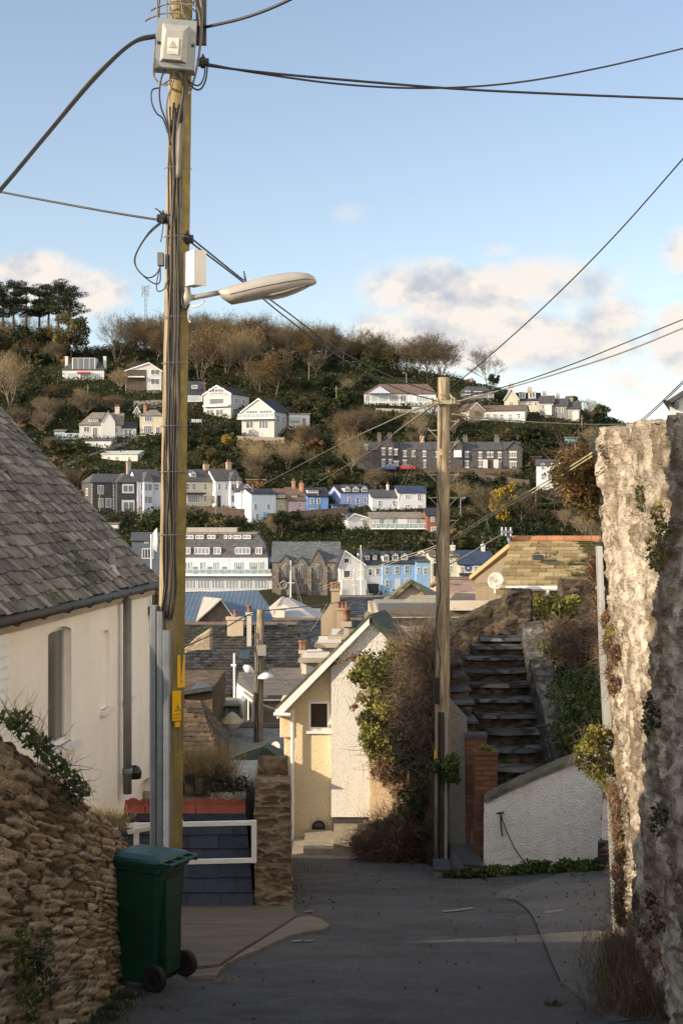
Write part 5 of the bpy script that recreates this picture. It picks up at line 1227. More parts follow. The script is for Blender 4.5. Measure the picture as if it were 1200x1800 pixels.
# pale corrugated hall
t = thing('market_hall', 'low hall with pale corrugated hipped roof behind the slate roofs', 'building', (X_(515, 115), 115, -16)); b = np.array(t.location)
m = MB(); m.slab([q(478, 1082, 115), q(560, 1090, 112), q(506, 1051, 122), q(496, 1048, 122)], .1); m.slab([q(506, 1051, 122), q(560, 1090, 112), q(575, 1082, 122), q(508, 1049, 130)], .1); m.slab([q(472, 1068, 122), q(478, 1082, 115), q(496, 1048, 122)], .1)
m.build('roof', M_CORR, t)
m = MB(); a = q(480, 1085, 115); c = q(560, 1091, 115); m.box(a[0], c[0], .3, 12, 0, a[2]-.1); a = q(484, 1085, 113); c = q(500, 1070, 113); m.box(a[0], c[0], -2, 1, 0, c[2]); m.poly([q(482, 1071, 112.9), q(512, 1071, 112.9), q(500, 1062, 112.9)])
m.build('wall', m_wall((.62, .58, .5)), t)
# flat-roofed block behind the ochre house
t = thing('building', 'flat-roofed block with long white fascia behind the ochre house', 'building', (X_(780, 36), 36, -9)); b = np.array(t.location); Y = 36
def bx(mb, x0, x1, y0, y1, Y0, Y1_): a = P(x0, y1, Y0)-b; c = P(x1, y0, Y0)-b; mb.box(a[0], c[0], Y0-36, Y1_-36, a[2], c[2])
m = MB(); bx(m, 668, 1000, 1086, 1400, 36.3, 44); m.build('wall', m_wall((.30, .29, .25)), t)
m = MB(); bx(m, 664, 900, 1073, 1086, 36, 36.2); m.build('fascia', m_plain('fascia_white', (.74, .7, .62), .6), t)
m = MB(); m.slab([q(664, 1072, 35.9), q(905, 1072, 35.9), q(905, 1060, 39), q(664, 1060, 39)], .12); m.build('eaves', m_plain('dark_felt', (.12, .105, .085), .8), t)
m = MB(); m.slab([q(700, 1064, 39), q(775, 1064, 39), q(780, 1046, 46), q(722, 1046, 46)], .1); m.slab([q(775, 1064, 39), q(905, 1055, 39), q(895, 1032, 48), q(780, 1046, 46)], .1)
m.build('roof', m_slate((.36, .3, .17), .9, .6, .5, (.4, .36, .24), 0, 'pale_stone_roof', .8), t)
m = MB(); m.slab([q(786, 1058, 38.5), q(895, 1058, 38.5), q(910, 1046, 43), q(800, 1042, 43)], .1); m.build('felt_roof', m_plain('felt', (.15, .11, .085), .85, .4, 2), t)
m = MB(); bx(m, 786, 862, 1056, 1073, 35.7, 35.85); m.build('white_parapet', m_plain('flaking_paint', (.58, .53, .45), .8, .35, 1.2), t)
# hipped gable roof above it
t = thing('house', 'house with mossy gabled roof peaking above the flat-roofed block', 'house', (X_(720, 48), 48, -12)); b = np.array(t.location)
m = MB(); m.slab([q(640, 1090, 48), q(722, 1018, 48), q(716, 1020, 58), q(640, 1078, 58)], .12); m.slab([q(722, 1018, 48), q(772, 1058, 48), q(778, 1046, 58), q(716, 1020, 58)], .12)
m.build('roof', m_slate((.16, .14, .09), .35, .28, .5, (.3, .27, .17), .6, 'slate'), t)
m = MB(); m.poly([q(650, 1090, 48.2), q(772, 1090, 48.2), q(770, 1060, 48.2), q(722, 1021, 48.2)]); m.box(q(655, 0, 48.2)[0], q(770, 0, 48.2)[0], .3, 9, 0, q(0, 1085, 48)[2]); m.build('wall', m_wall((.40, .33, .24), .5, 6), t)
t, b = roof_house('house', 'low house with pinkish tiled roof ridge below the public house', 56, 60, 776, 960, 1046, 1019, roof=m_slate((.30, .19, .13), .5, .4, .4, (.36, .3, .22), .2, 'pink_tile'), wall=(.4, .33, .25))
# mossy pantile roof on the right
def moss_tile():
    n = NT('lichened_slates'); v = n.coord()
    d = n.ramp(n.attr('rnd'), [(0, (.22, .165, .085)), (.5, (.34, .265, .14)), (1, (.46, .37, .21))])
    sx = n.add('ShaderNodeSeparateXYZ'); n.link(v, sx.inputs[0])
    f = n.math('ADD', n.math('MULTIPLY', n.noise(v, 1.6, 9, .75), 1.0), n.math('ADD', n.math('MULTIPLY', sx.outputs[0], .13), .1))
    f = n.math('SUBTRACT', f, n.math('MULTIPLY', n.math('ABSOLUTE', n.math('SUBTRACT', sx.outputs[2], 4.9)), .22))
    d = n.mix(n.ramp(f, [(.64, (0, 0, 0)), (.68, (.95, .95, .95))]), d, (.045, .045, .012))
    n.bump(n.noise(v, 20, 6, .7), .6, .02); return n.set(d, .85, 0, .2)
t, b = roof_house('house', 'house with sunlit mossy stone-slate roof and orange ridge tiles left of the tall wall', 33, 36.5, 872, 1090, 1036, 951, (898, 1090), roof=moss_tile(), geo=(.34, .27, .02, .6, 51), zb=-6.2, wall=(.2, .16, .11))
m = MB(); x = X_(898, 36.5)
k = 0
while x < X_(1090, 36.5):
    c = np.array([x, 36.5, Zz(949, 36.5)])-b; V = [c+[dx, .13*math.cos(a), .11*math.sin(a)] for dx in (0, .44) for a in np.linspace(-.2, math.pi+.2, 9)]
    m.add(V, [(j, j+1, j+10, j+9) for j in range(8)]+[tuple(range(9)), tuple(range(17, 8, -1))], 0, (k*.37) % 1); x += .45; k += 1
m.build('ridge_tiles', m_plain('orange_clay', (.42, .19, .09), .75, .3, 2.5), t)
m = MB(); c = P(945, 983, 34.5)-b; m.box(c[0]-.12, c[0]+.12, c[1]-.1, c[1]+.25, c[2]-.02, c[2]+.1); m.build('roof_vent', M_STEP, t)
m = MB(); m.tube([P(888, 1034, 33)-b+[0, -.1, 0], P(1090, 1034, 33)-b+[0, -.1, 0]], .06, 8); m.tube([P(962, 1036, 32.9)-b, P(962, 1060, 32.9)-b], .05, 8); m.build('gutter', M_WHITE, t)
m = MB(); c = P(889, 935, 36.2)-b; m.tube([P(899, 960, 36.3)-b, P(894, 950, 36.3)-b, P(892, 930, 36.3)-b], .05, 8); m.box(c[0]-.12, c[0]+.16, c[1]-.05, c[1]+.05, c[2]-.03, c[2]+.03)
for dx in (-.1, 0, .12): m.tube([c+[dx, 0, -.1], c+[dx, 0, .12]], .035, 6)
m.build('wire_bracket', M_GALV, t)
def dish(label, px, py, Y, r, yaw, tilt=.3):
    t = thing('satellite_dish', label, 'satellite dish', tuple(P(px, py, Y))); Mx = Matrix.Rotation(yaw, 4, 'Z') @ Matrix.Rotation(R(90)-tilt, 4, 'X')
    m = MB(); V = []; n = 20
    for k in range(5):
        rr_ = r*k/4
        for a in range(n): V.append(Mx @ Vector((rr_*math.cos(2*math.pi*a/n), rr_*1.08*math.sin(2*math.pi*a/n), .22*r*(k/4)**2-.2*r)))
    m.add(V, [(k*n+a, k*n+(a+1) % n, (k+1)*n+(a+1) % n, (k+1)*n+a) for k in range(4) for a in range(n)]); o = m.build('reflector', m_plain('dish_grey', (.5, .46, .4), .5, .15, 5), t, True)
    so_ = o.modifiers.new('s', 'SOLIDIFY'); so_.thickness = .015
    m = MB(); m.tube([(0, .02, -.1*r), (0, .12, -r*.2), (0, .14, -r*1.5)], .025, 8); m.tube([(0, 0, -r*.9), Mx @ Vector((0, -.1*r, r*.9))], .012, 6); m.build('bracket', M_WHITE, t)
dish('large grey satellite dish at the corner of the mossy roof', 871, 1021, 32.4, .19, R(-12))
dish('grey satellite dish on the low tiled roof beside the ochre house', 484.5, 1313, 33.5, .12, R(-20))
# lower roofs near the middle pole
roof_house('house', 'low house with pale hexagonal-looking slate roof and brick ridge, below the middle pole', 33, 36.5, 385, 530, 1340, 1278, roof=m_slate((.20, .195, .175), .3, .2, .3, (.3, .28, .2), 0, 'pale_slate', .5), wall=(.35, .28, .2), zb=-9)
t = thing('shed', 'dark mossy gabled shed roof at the foot of the middle pole', 'shed', (X_(450, 30), 30, -8)); b = np.array(t.location)
m = MB(); m.slab([q(398, 1335, 29.5), q(462, 1312, 29.5), q(470, 1305, 32), q(402, 1330, 32)], .08); m.slab([q(462, 1312, 29.5), q(512, 1345, 29.5), q(520, 1330, 32), q(470, 1305, 32)], .08)
m.slab([q(404, 1336, 29.4), q(425, 1375, 28.6), q(505, 1375, 28.6), q(508, 1344, 29.4), q(462, 1313, 29.4)], .08); m.build('roof', m_slate((.05, .05, .035), .3, .2, .3, (.1, .1, .06), .7), t)
m = MB(); m.box(q(405, 0, 30)[0], q(505, 0, 30)[0], -.5, 2, 0, q(0, 1370, 29)[2]); m.build('wall', m_wall((.1, .09, .08)), t)
# hipped lichened roof at the left beyond the pole
t = thing('house', 'house with hipped lichen-speckled slate roof behind the dried flowers', 'house', (X_(330, 27), 27, -8)); b = np.array(t.location)
M_LICH = m_slate((.06, .05, .04), .22, .15, .8, (.20, .135, .07), .3, 'lichen_slate')
m = MB(); slates(m, q(280, 1332, 26), q(384, 1332, 26), q(352, 1232, 28), q(280, 1228, 28), .2, .17, .014, .9, 71); slates(m, q(384, 1332, 26), q(402, 1292, 29), q(354, 1233, 28), q(350, 1232, 28), .2, .17, .014, .9, 72); m.build('roof', m_slate_geo('rusty_lichened_slates', [(0, (.03, .027, .024)), (.5, (.075, .06, .045)), (1, (.17, .115, .06))], (.30, .19, .09), .6, .2, .8), t)
m = MB(); m.box(q(280, 0, 26)[0], q(381, 0, 26)[0], -.85, 2, 0, q(0, 1334, 26)[2]); m.build('wall', stonemat('warm_town_stone', (.15, .12, .085)), t)
# stone building with dark hipped roof behind it
t = thing('house', 'small brown stone house with brick-edged slate roof left of the pale sheds', 'house', (X_(330, 34), 34, -9)); b = np.array(t.location)
m = MB(); m.slab([q(280, 1220, 33), q(374, 1206, 33), q(322, 1186, 37), q(280, 1180, 37)], .1); m.slab([q(280, 1180, 37), q(322, 1186, 37), q(374, 1206, 33), q(374, 1204, 38), q(300, 1176, 40)], .1)
m.build('roof', m_slate((.06, .065, .07), .25, .18, .3, (.14, .13, .1)), t)
m = MB(); m.box(q(280, 0, 33)[0], q(372, 0, 33)[0], -.8, 3, 0, q(0, 1212, 33)[2]); m.build('wall', stonemat('brown_town_stone', (.12, .085, .055)), t)
# white building with flat felt roof and its dormer, pale shed
t = thing('building', 'white-walled building with dark flat felt roof behind the middle pole', 'building', (X_(470, 44), 44, -11)); b = np.array(t.location)
m = MB(); m.slab([q(416, 1200, 43), q(448, 1222, 38), q(540, 1222, 38), q(536, 1181, 47), q(420, 1181, 47)], .1); m.build('roof', m_plain('grey_felt', (.15, .135, .115), .85, .3, 1.5, bump=.4), t)
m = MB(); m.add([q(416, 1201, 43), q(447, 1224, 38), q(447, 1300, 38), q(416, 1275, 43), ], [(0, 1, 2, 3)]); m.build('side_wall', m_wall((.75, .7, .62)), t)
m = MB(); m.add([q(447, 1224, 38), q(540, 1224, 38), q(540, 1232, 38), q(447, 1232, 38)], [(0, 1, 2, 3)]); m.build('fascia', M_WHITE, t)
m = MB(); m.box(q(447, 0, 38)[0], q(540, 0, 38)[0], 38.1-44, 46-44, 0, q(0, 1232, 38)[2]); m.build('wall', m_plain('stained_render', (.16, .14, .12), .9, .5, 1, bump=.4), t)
for k in range(3): m = MB(); m.add([q(427+k*6, 1222+k*4.5, 41.2-k*.95)+[-.03, -.03, 0], q(430+k*6, 1224+k*4.5, 40.7-k*.95)+[-.03, -.03, 0], q(430+k*6, 1262+k*5, 40.7-k*.95)+[-.03, -.03, 0], q(427+k*6, 1260+k*5, 41.2-k*.95)+[-.03, -.03, 0]], [(0, 1, 2, 3)]); m.build('window', M_GLASS, t)
t = thing('shed', 'little cream garden shed with slate top and a round vessel in front', 'shed', (X_(402, 37), 37, -9)); b = np.array(t.location)
m = MB(); m.slab([q(375, 1255, 36.4), q(386, 1228, 37), q(386, 1228, 39), q(375, 1255, 39)], .05); m.slab([q(386, 1238, 36.3), q(424, 1238, 36.3), q(414, 1226, 38.5), q(390, 1226, 38.5)], .05); m.slab([q(424, 1240, 36.4), q(428, 1262, 36.4), q(428, 1262, 38), q(420, 1235, 38)], .05); m.build('roof', m_plain('greenish_felt', (.25, .23, .16), .8), t)
m = MB(); m.box(q(378, 0, 37)[0], q(426, 0, 37)[0], -.4, 1.5, 0, q(0, 1240, 37)[2]); m.build('wall', m_wall((.55, .52, .44)), t)
m = MB(); m.box(q(386, 0, 36.5)[0], q(396, 0, 36.5)[0], -.46, -.4, q(0, 1276, 36.5)[2], q(0, 1246, 36.5)[2]); m.box(q(402, 0, 36.5)[0], q(420, 0, 36.5)[0], -.46, -.4, q(0, 1262, 36.5)[2], q(0, 1244, 36.5)[2]); m.build('window', m_glass((.1, .12, .12), .2), t)
t = thing('boat', 'small covered dinghy with domed cream canopy on the roof terrace', 'boat', tuple(P(408, 1277, 35.4))); 
m = MB(); m.lathe([(.03, .36), (.12, .30), (.28, .14), (.30, .10), (.24, .09)], 0, 0, 8); m.build('canopy', m_plain('cream_canvas', (.5, .46, .3), .8), t)
m = MB(); m.lathe([(.16, -.02), (.26, .1), (.24, .1), (.1, .02)], 0, 0, 14); m.build('hull', M_WHITE, t)
# dormered white house left of the gable (flat dormers stepping up the slope)
t = thing('house', 'house with two white flat-topped dormers half hidden behind the ochre gable', 'house', (X_(560, 48), 48, -12)); b = np.array(t.location)
def bx2(mb, x0, x1, y0, y1, Y0, Y1_): a = P(x0, y1, Y0)-b; c = P(x1, y0, Y0)-b; mb.box(a[0], c[0], Y0-48, Y1_-48, a[2], c[2])
for (x0, x1, yt, yb, Y0) in ((530, 578, 1152, 1180, 44), (558, 600, 1126, 1142, 46.5), (582, 625, 1112, 1126, 48.5)):
    m = MB(); bx2(m, x0, x1, yt+6, yb+6, Y0, Y0+3); o = m.build('dormer', m_wall((.66, .62, .54)), t)
    m = MB(); m.slab([q(x0-6, yt+6, Y0-.3), q(x1+4, yt+6, Y0-.3), q(x1+4, yt-3, Y0+3), q(x0+2, yt-3, Y0+3)], .12); m.build('dormer_roof', m_plain('warm_felt', (.36, .3, .22), .8, .3, 1), o)
    m = MB(); bx2(m, x0+8, x1-22, yt+12, yb+4, Y0-.05, Y0); m.build('window', m_glass((.1, .11, .1), .2), o)
m = MB(); bx2(m, 535, 600, 1182, 1300, 44.2, 50); m.build('wall', m_wall((.4, .35, .28)), t)
m = MB(); m.slab([q(520, 1192, 43.5), q(640, 1192, 43.5), q(640, 1105, 50), q(600, 1105, 50)], .12); m.build('roof', m_slate((.14, .12, .09), .35, .28, .5, (.3, .26, .18), .2), t)

# middle pole with lamp
def pole3():
    Y = 35; t = thing('utility_pole', 'mossy middle-distance wooden pole with small box, lamp and cable bundle above the stone pillar', 'utility pole', (X_(455, Y), Y, -8)); b = np.array(t.location)
    m = MB(); m.tube([q(451, 1420, Y), q(455, 1250, Y), q(458, 1072, Y)], [.12, .11, .09], 14); m.build('pole', M_POLE, t, True)
    rnd = random.Random(3)
    for k in range(4):
        m = MB(); m.tube([q(451+k*2-3+rnd.uniform(-1.5, 1.5)+.02*(1260-p)*.6, p, Y)+[0, -.11, 0] for p in range(1100+k*12, 1400, 22)], .013, 5); m.build('cable', M_CAB if k % 2 else M_CABG, t)
    m = MB(); c = q(461, 1142, Y); m.box(c[0]-.1, c[0]+.1, -.22, -.1, c[2]-.13, c[2]+.13); m.build('junction_box', m_plain('box_grey2', (.26, .26, .23), .5), t)
    m = MB(); m.tube([q(452, 1185, Y)+[0, -.1, 0], q(445, 1177, Y)+[0, -.25, 0]], .03, 6); m.build('lamp_arm', M_ALU, t)
    m = MB(); V = []; c0, c1 = q(447, 1180, Y)+[0, -.3, 0], q(431, 1168, Y)+[0, -.4, 0]
    m.tube([c0, c0*.7+c1*.3, c0*.35+c1*.65, c1], [.03, .085, .1, .04], 12); m.build('lamp_head', M_WHITE, t, True)
    m = MB(); c = q(468, 1190, Y); m.lathe([(.2, 0), (.17, .07), (.08, .13), (.02, .14)], 0, 0, 12); o = m.build('lamp_shade', M_WHITE, t, True); o.location = c+[0, -.25, 0]
    m = MB(); m.tube([q(459, 1186, Y), q(468, 1178, Y)+[0, -.25, 0]], .02, 6); m.build('bracket', M_ALU, t)
b = None
pole3.__globals__['q'] = None
def q(px, py, Y): return P(px, py, Y)-np.array(q.b)
q.b = (X_(455, 35), 35, -8)
pole3()
t = thing('antenna_mast', 'thin pale vent mast rising in front of the rough slate roof', 'mast', tuple(P(412, 1235, 42))); m = MB(); m.tube([(0, 0, -.6), (0, 0, 1.45)], .035, 6); m.tube([(-.1, 0, 1.1), (.05, 0, 1.1)], .04, 6); m.build('pole', M_WHITE, t)
# white house at the extreme right beyond the wall
t = thing('house', 'white house gable just showing above the tall wall at the right edge', 'house', (X_(1200, 40), 40, -4)); b_ = np.array(t.location)
q.b = tuple(b_)
m = MB(); m.poly([q(1176, 800, 40), q(1300, 800, 40), q(1300, 640, 40), q(1230, 668, 40), q(1176, 702, 40)]); m.poly([q(1176, 800, 40), q(1176, 702, 40), q(1176, 702, 40)+[1.7, 6, 0], q(1176, 800, 40)+[1.7, 6, 0]]); m.build('wall', m_wall((.7, .68, .62)), t)
m = MB(); m.slab([q(1168, 706, 39.7), q(1240, 660, 39.7), q(1240, 660, 39.7)+[2, 7, 0], q(1168, 706, 39.7)+[2, 7, 0]], .12); m.build('roof', m_slate((.07, .07, .075)), t)
m = MB(); c = q(1188, 712, 39.9); m.box(c[0]-.07, c[0]+.07, -.12, -.02, c[2]-.1, c[2]+.1); m.build('window', M_GLASS, t)
m = MB(); m.tube([q(1168, 706, 39.6)+[k*.28, k, 0] for k in (0, 6)], .06, 6); m.build('gutter', M_BLACK, t)
# off-frame stone house that keeps the near end of the lane in shade
t = thing('house', 'stone house standing left of the camera outside the picture', 'house', (-9, 2, -2)); 
m = MB(); m.box(-4, 4, -8, 7.2, -4, 1.0); m.add([(x, y, z) for x in (-4, 4) for y, z in ((-8, 1.0), (7.2, 1.0), (1.2, 5.2))], [(0, 1, 2), (3, 5, 4)]); m.build('wall', m_wall((.35, .3, .24)), t)
m = MB(); m.slab([(-4.3, 7.5, .8), (4.2, 7.5, .8), (4.2, 1.2, 5.4), (-4.3, 1.2, 5.4)], .15); m.slab([(4.2, -8.2, .8), (-4.3, -8.2, .8), (-4.3, 1.2, 5.4), (4.2, 1.2, 5.4)], .15); m.build('roof', m_slate((.07, .07, .075)), t)

t = thing('house', 'large unseen white house above the tall wall, added to bounce sunlight onto the lane', 'house', (6.5, -6, -2))  # out of view, added as a reflector that warms the shaded foreground
m = MB(); m.box(0, 7, 0, 28, -3, 8.5); m.add([(x, y, z) for y in (0, 28) for x, z in ((0, 8.5), (7, 8.5), (3.5, 11.5))], [(0, 1, 2), (3, 5, 4)]); m.build('wall', m_wall((.8, .76, .68)), t)
m = MB(); m.slab([(-.4, -.4, 8.2), (-.4, 28.4, 8.2), (3.5, 28.4, 11.7), (3.5, -.4, 11.7)], .15); m.slab([(7.4, -.4, 8.2), (3.5, -.4, 11.7), (3.5, 28.4, 11.7), (7.4, 28.4, 8.2)], .15); m.build('roof', m_slate((.07, .07, .075)), t)
for y in (3, 8, 13, 18, 23):
    for z in (3.2, 6): m = MB(); m.box(-.03, .02, y, y+1.1, z, z+1.4); m.build('window', M_GLASS, t)
# parked white car behind the wall end
def car():
    Y = 17.9; X = 4.13; z = g1(3.6, 18.5)
    t = thing('parked_car', 'white car, only its left rear corner and red lamp showing behind the tall wall', 'car', (X, Y, z+.0), R(-20)); MW = m_plain('car_paint', (.55, .56, .58), .25, .05, 3, spec=.6)
    # rear faces -y (camera), left side at x=-.87
    prof = [(.0, .28), (-.02, .55), (.03, .92), (.12, 1.0), (.42, 1.42), (1.0, 1.5), (2.3, 1.46), (3.0, 1.02), (3.95, .86), (4.1, .5), (4.05, .28)]
    m = MB(); hw = .87; V = []
    for x, k in ((-hw, 0), (hw, 0)):
        for y, zz in prof: V.append((x*(1 if zz < 1.02 else .8), y, zz))
    n = len(prof); rails = []
    Vm = []
    for x in (-1, -.93, -.6, 0, .6, .93, 1):
        for y, zz in prof:
            yy = y+(abs(x)**3)*.10*(1 if y < 2 else -1); Vm.append((x*hw*(1 if zz < 1.02 else .82), yy, zz-(.03 if abs(x) == 1 else 0)))
    m.add(Vm, [(i*n+j, (i+1)*n+j, (i+1)*n+j+1, i*n+j+1) for i in range(6) for j in range(n-1)]+[tuple(range(n)), tuple(range(6*n+n-1, 6*n-1, -1))]); m.build('body', MW, t, False)
    m = MB(); m.box(-.6, .6, .16, .2, 1.06, 1.4, M=Matrix.Rotation(-.0, 4, 'X')); m.add([(-.62, .15, 1.04), (.62, .15, 1.04), (.56, .40, 1.4), (-.56, .40, 1.4)], [(0, 1, 2, 3)]); m.build('rear_window', M_GLASS, t)
    for s in (-1, 1):
        m = MB(); m.add([(s*.90, .12, .72), (s*.66, -.01, .74), (s*.68, .03, 1.0), (s*.80, .10, 1.08), (s*.90, .3, 1.05), (s*.905, .34, .8)], [(0, 1, 2, 3, 4, 5)]); m.build('tail_lamp', m_plain('red_lens', (.28, .02, .012), .2, .1, 4), t)
    m = MB(); m.box(-.9, .9, -.05, .3, .22, .48); m.build('bumper', M_BLACK, t)
    for x in (-.78, .78):
        for y in (.75, 3.3): m = MB(); m.tube([(x-.1, y, .32), (x+.1, y, .32)], .32, 20); w_ = m.build('wheel', M_BLACK, t); m = MB(); m.tube([(x-.108, y, .32), (x+.108, y, .32)], .19, 12); m.build('rim', M_ALU, w_)
car()
# flat steel cover on the wall end
t = thing('steel_cable_cover', 'long grey flat steel cable cover fixed down the end of the tall wall', 'cable cover', tuple(P(1075, 1660, 13.9))); bb = np.array(t.location)
m = MB(); V = []
for px, py, w_ in ((1091, 1690, 14), (1078, 1400, 13), (1063, 1150, 10), (1056, 960, 8)): c = P(px-3, py, 13.6)-bb; hw = w_/2/F*13.7; V += [c+[-hw, .1, 0], c+[-hw, 0, 0], c+[hw, -.02, 0], c+[hw, .1, 0]]
m.add(V, [(i*4+j, i*4+j+1, i*4+4+j+1, i*4+4+j) for i in range(3) for j in range(3)]+[(0, 3, 2, 1), (12, 13, 14, 15)]); m.build('cover', M_ALU, t)
m = MB()
for py in (1230, 1420, 1600): c = P(np.interp(py, [960, 1690], [1056, 1091])-2, py, 13.8)-bb; m.tube([c, c+[0, .03, 0]], .012, 8)
m.build('bolts', M_GALV, t)
# ================================================================ the far hillside: houses
M_BARKD = m_plain('old_pole_wood', (.2, .16, .12), .9)
BN = []
def short(s):
    w_ = s.split(',')[0].split()[:6]
    while w_[-1] in ('a', 'the', 'of', 'with', 'and', 'on', 'in', 'by', 'just', 'two', 'three', 'at', 'white', 'beside', 'from', 'behind'): w_ = w_[:-1]
    return ' '.join(w_)
BOX = []       # (px0,px1,py0,py1,Y) occupied picture areas, so that shrubs do not grow in front of house fronts
WPX = .5
def wmat(c): return m_wall(c, .25, 1.5, .22)
M_FRAME = m_plain('window_frame_white', (.74, .74, .72), .5, .05, 1)
M_PANE = m_glass((.045, .05, .055), .08); M_PANEL = m_glass((.16, .18, .2), .15)
M_POT = m_plain('clay_pot', (.25, .14, .1), .8, .3, 2)
SL1 = m_slate((.06, .06, .064), .5, .35, .3, (.2, .19, .17), 0, 'hill_slate', .5); SL2 = m_slate((.03, .033, .043), .5, .35, 0, (.2, .2, .2), 0, 'dark_hill_slate', .5)
SL3 = m_slate((.17, .15, .12), .5, .35, .4, (.34, .3, .24), 0, 'pale_hill_slate', .6); SL4 = m_slate((.12, .085, .065), .4, .35, .2, (.2, .17, .13), 0, 'brown_hill_tile', .6)
ST_D = stonemat('dark_hill_stone', (.075, .07, .072)); ST_B = stonemat('brown_hill_stone', (.085, .066, .05)); ST_G = stonemat('grey_church_stone', (.135, .12, .105)); ST_P = stonemat('pale_hill_stone', (.26, .24, .21))

def house(label, x0, x1, base, eave, ridge, wall, roof=None, kind='gx', yaw=0., depth=7., wins=(), dorm=(), chim=(), doors=(), Y=None, name='house', sink=3., gable=None, lefts=(), rights=(), extra=None, ov=.3, cat='house', grp=None, hipl=0, hipr=0, sur=None, pane=None, pot=2, block=True):
    """front wall between photo columns x0..x1, ground/eave/ridge at photo rows; all parts real size at depth Y.
    wins: (px0,px1,pytop,pybottom[,mullions[,transoms]])"""
    a = R(yaw); xm = (x0+x1)/2
    Yc = Y or hit(xm, base); k0, k1 = (x0-600)/F, (x1-600)/F
    # front-left corner such that the centre lies near Yc
    Yl = Yc; ca, sa = math.cos(a), math.sin(a)
    W0 = (k1-k0)*Yc; Yl = Yc-W0*math.tan(a)/2
    X0 = k0*Yl; W = (k1*Yl-X0)/(ca-k1*sa)
    s = Yc/F; zb = (900-base)*s
    t = thing(name, label, cat, (X0, Yl, zb), a, grp)
    H = (base-eave)*s; RH = (base-ridge)*s
    def lx(px): k = (px-600)/F; return (k*Yl-X0)/(ca-k*sa)
    lz = lambda py: (base-py)*s
    D = depth; wl = MB(); rf = MB(); e = .12
    wall = wall if isinstance(wall, bpy.types.Material) else wmat(wall); roof = roof or SL1
    wl.box(0, W, 0, D, -sink, H)
    if kind == 'gx':
        hl, hr = hipl*W, hipr*W; my = D/2
        E = [(-ov, -ov, H), (W+ov, -ov, H), (W+ov, D+ov, H), (-ov, D+ov, H)]; rl_, rr_ = (-ov*(1 if not hl else 0)+hl, my, RH), (W+ov*(1 if not hr else 0)-hr, my, RH)
        rf.slab([E[0], E[1], rr_, rl_], e); rf.slab([E[2], E[3], rl_, rr_], e)
        if hl: rf.slab([E[3], E[0], rl_], e)
        else: wl.poly([(0, 0, H), (0, D, H), (0, my, RH-e)])
        if hr: rf.slab([E[1], E[2], rr_], e)
        else: wl.poly([(W, 0, H), (W, D, H), (W, my, RH-e)])
        slope = (RH-H)/(my+ov); zroof = lambda y: H+(y+ov)*slope; ry = my
    elif kind == 'gy':
        gx = W/2 if gable is None else lx(gable)
        wl.poly([(0, 0, H), (W, 0, H), (gx, 0, RH-e)]); wl.poly([(0, D, H), (W, D, H), (gx, D, RH-e)])
        sl_ = (RH-H)/gx; sr = (RH-H)/(W-gx)
        rf.slab([(-ov, -ov, H-ov*sl_), (gx, -ov, RH), (gx, D+ov, RH), (-ov, D+ov, H-ov*sl_)], e); rf.slab([(gx, -ov, RH), (W+ov, -ov, H-ov*sr), (W+ov, D+ov, H-ov*sr), (gx, D+ov, RH)], e); ry = D/2
        bb_ = MB(); bt = .25
        for (xa, za, xb, zb_) in ((-ov, H-ov*sl_, gx, RH), (W+ov, H-ov*sr, gx, RH)):
            bb_.add([(xa, -ov-.02, za+.02), (xb, -ov-.02, zb_+.02), (xb, -ov-.02, zb_-bt), (xa, -ov-.02, za-bt), (xa, -ov, za-bt), (xb, -ov, zb_-bt)], [(0, 1, 2, 3), (3, 2, 5, 4)])
        bb_.build('bargeboard', M_FRAME, t)
    elif kind == 'flat':
        rf.box(-ov, W+ov, -ov, D+ov, H, H+.25); ry = D/2; RH = H+.25
    elif kind == 'mono':   # low pitch rising backwards
        rf.slab([(-ov, -ov, H), (W+ov, -ov, H), (W+ov, D+ov, RH), (-ov, D+ov, RH)], e); wl.poly([(0, 0, H), (0, D, H), (0, D, RH-e)]); wl.poly([(W, 0, H), (W, D, H), (W, D, RH-e)]); ry = D*.7
    wl.build('wall', wall, t); rf.build('roof', roof, t)
    def win(par, xa, xb, za, zb_, y, mul=1, trn=1, P_=None, nm='window', ax='x', xw=0):
        f = MB(); w_ = max(.07, min(.11, (xb-xa)*.08)); o = .07
        def bx_(u0, u1, v0, v1, d0, d1, M):
            if ax == 'x': M.box(u0, u1, y-d1, y-d0, v0, v1)
            else: M.box(xw-d1*ax, xw-d0*ax, u0, u1, v0, v1) if ax > 0 else M.box(xw+d0, xw+d1, u0, u1, v0, v1)
        bx_(xa, xa+w_, za, zb_, 0, o, f); bx_(xb-w_, xb, za, zb_, 0, o, f); bx_(xa+w_, xb-w_, za, za+w_, 0, o+.03, f); bx_(xa+w_, xb-w_, zb_-w_, zb_, 0, o, f)
        for i in range(1, mul+1): c = xa+(xb-xa)*i/(mul+1); bx_(c-w_*.35, c+w_*.35, za+w_, zb_-w_, 0, o-.01, f)
        for i in range(1, trn+1): c = za+(zb_-za)*i/(trn+1); bx_(xa+w_, xb-w_, c-w_*.35, c+w_*.35, 0, o-.02, f)
        if sur and ax == 'x': bx_(xa-.12, xb+.12, zb_, zb_+.28, 0, .05, f); bx_(xa-.12, xb+.12, za-.2, za, 0, .12, f)
        fo = f.build(nm, sur or M_FRAME, par); g = MB(); bx_(xa+w_, xb-w_, za+w_, zb_-w_, 0, .025, g); g.build('pane', P_ or pane or M_PANE, fo); return fo
    for w_ in wins:
        mul = w_[4] if len(w_) > 4 else 0; trn = w_[5] if len(w_) > 5 else 1
        win(t, lx(w_[0]), lx(w_[1]), lz(w_[3]), lz(w_[2]), 0, mul, trn, M_PANEL if len(w_) > 6 else None)
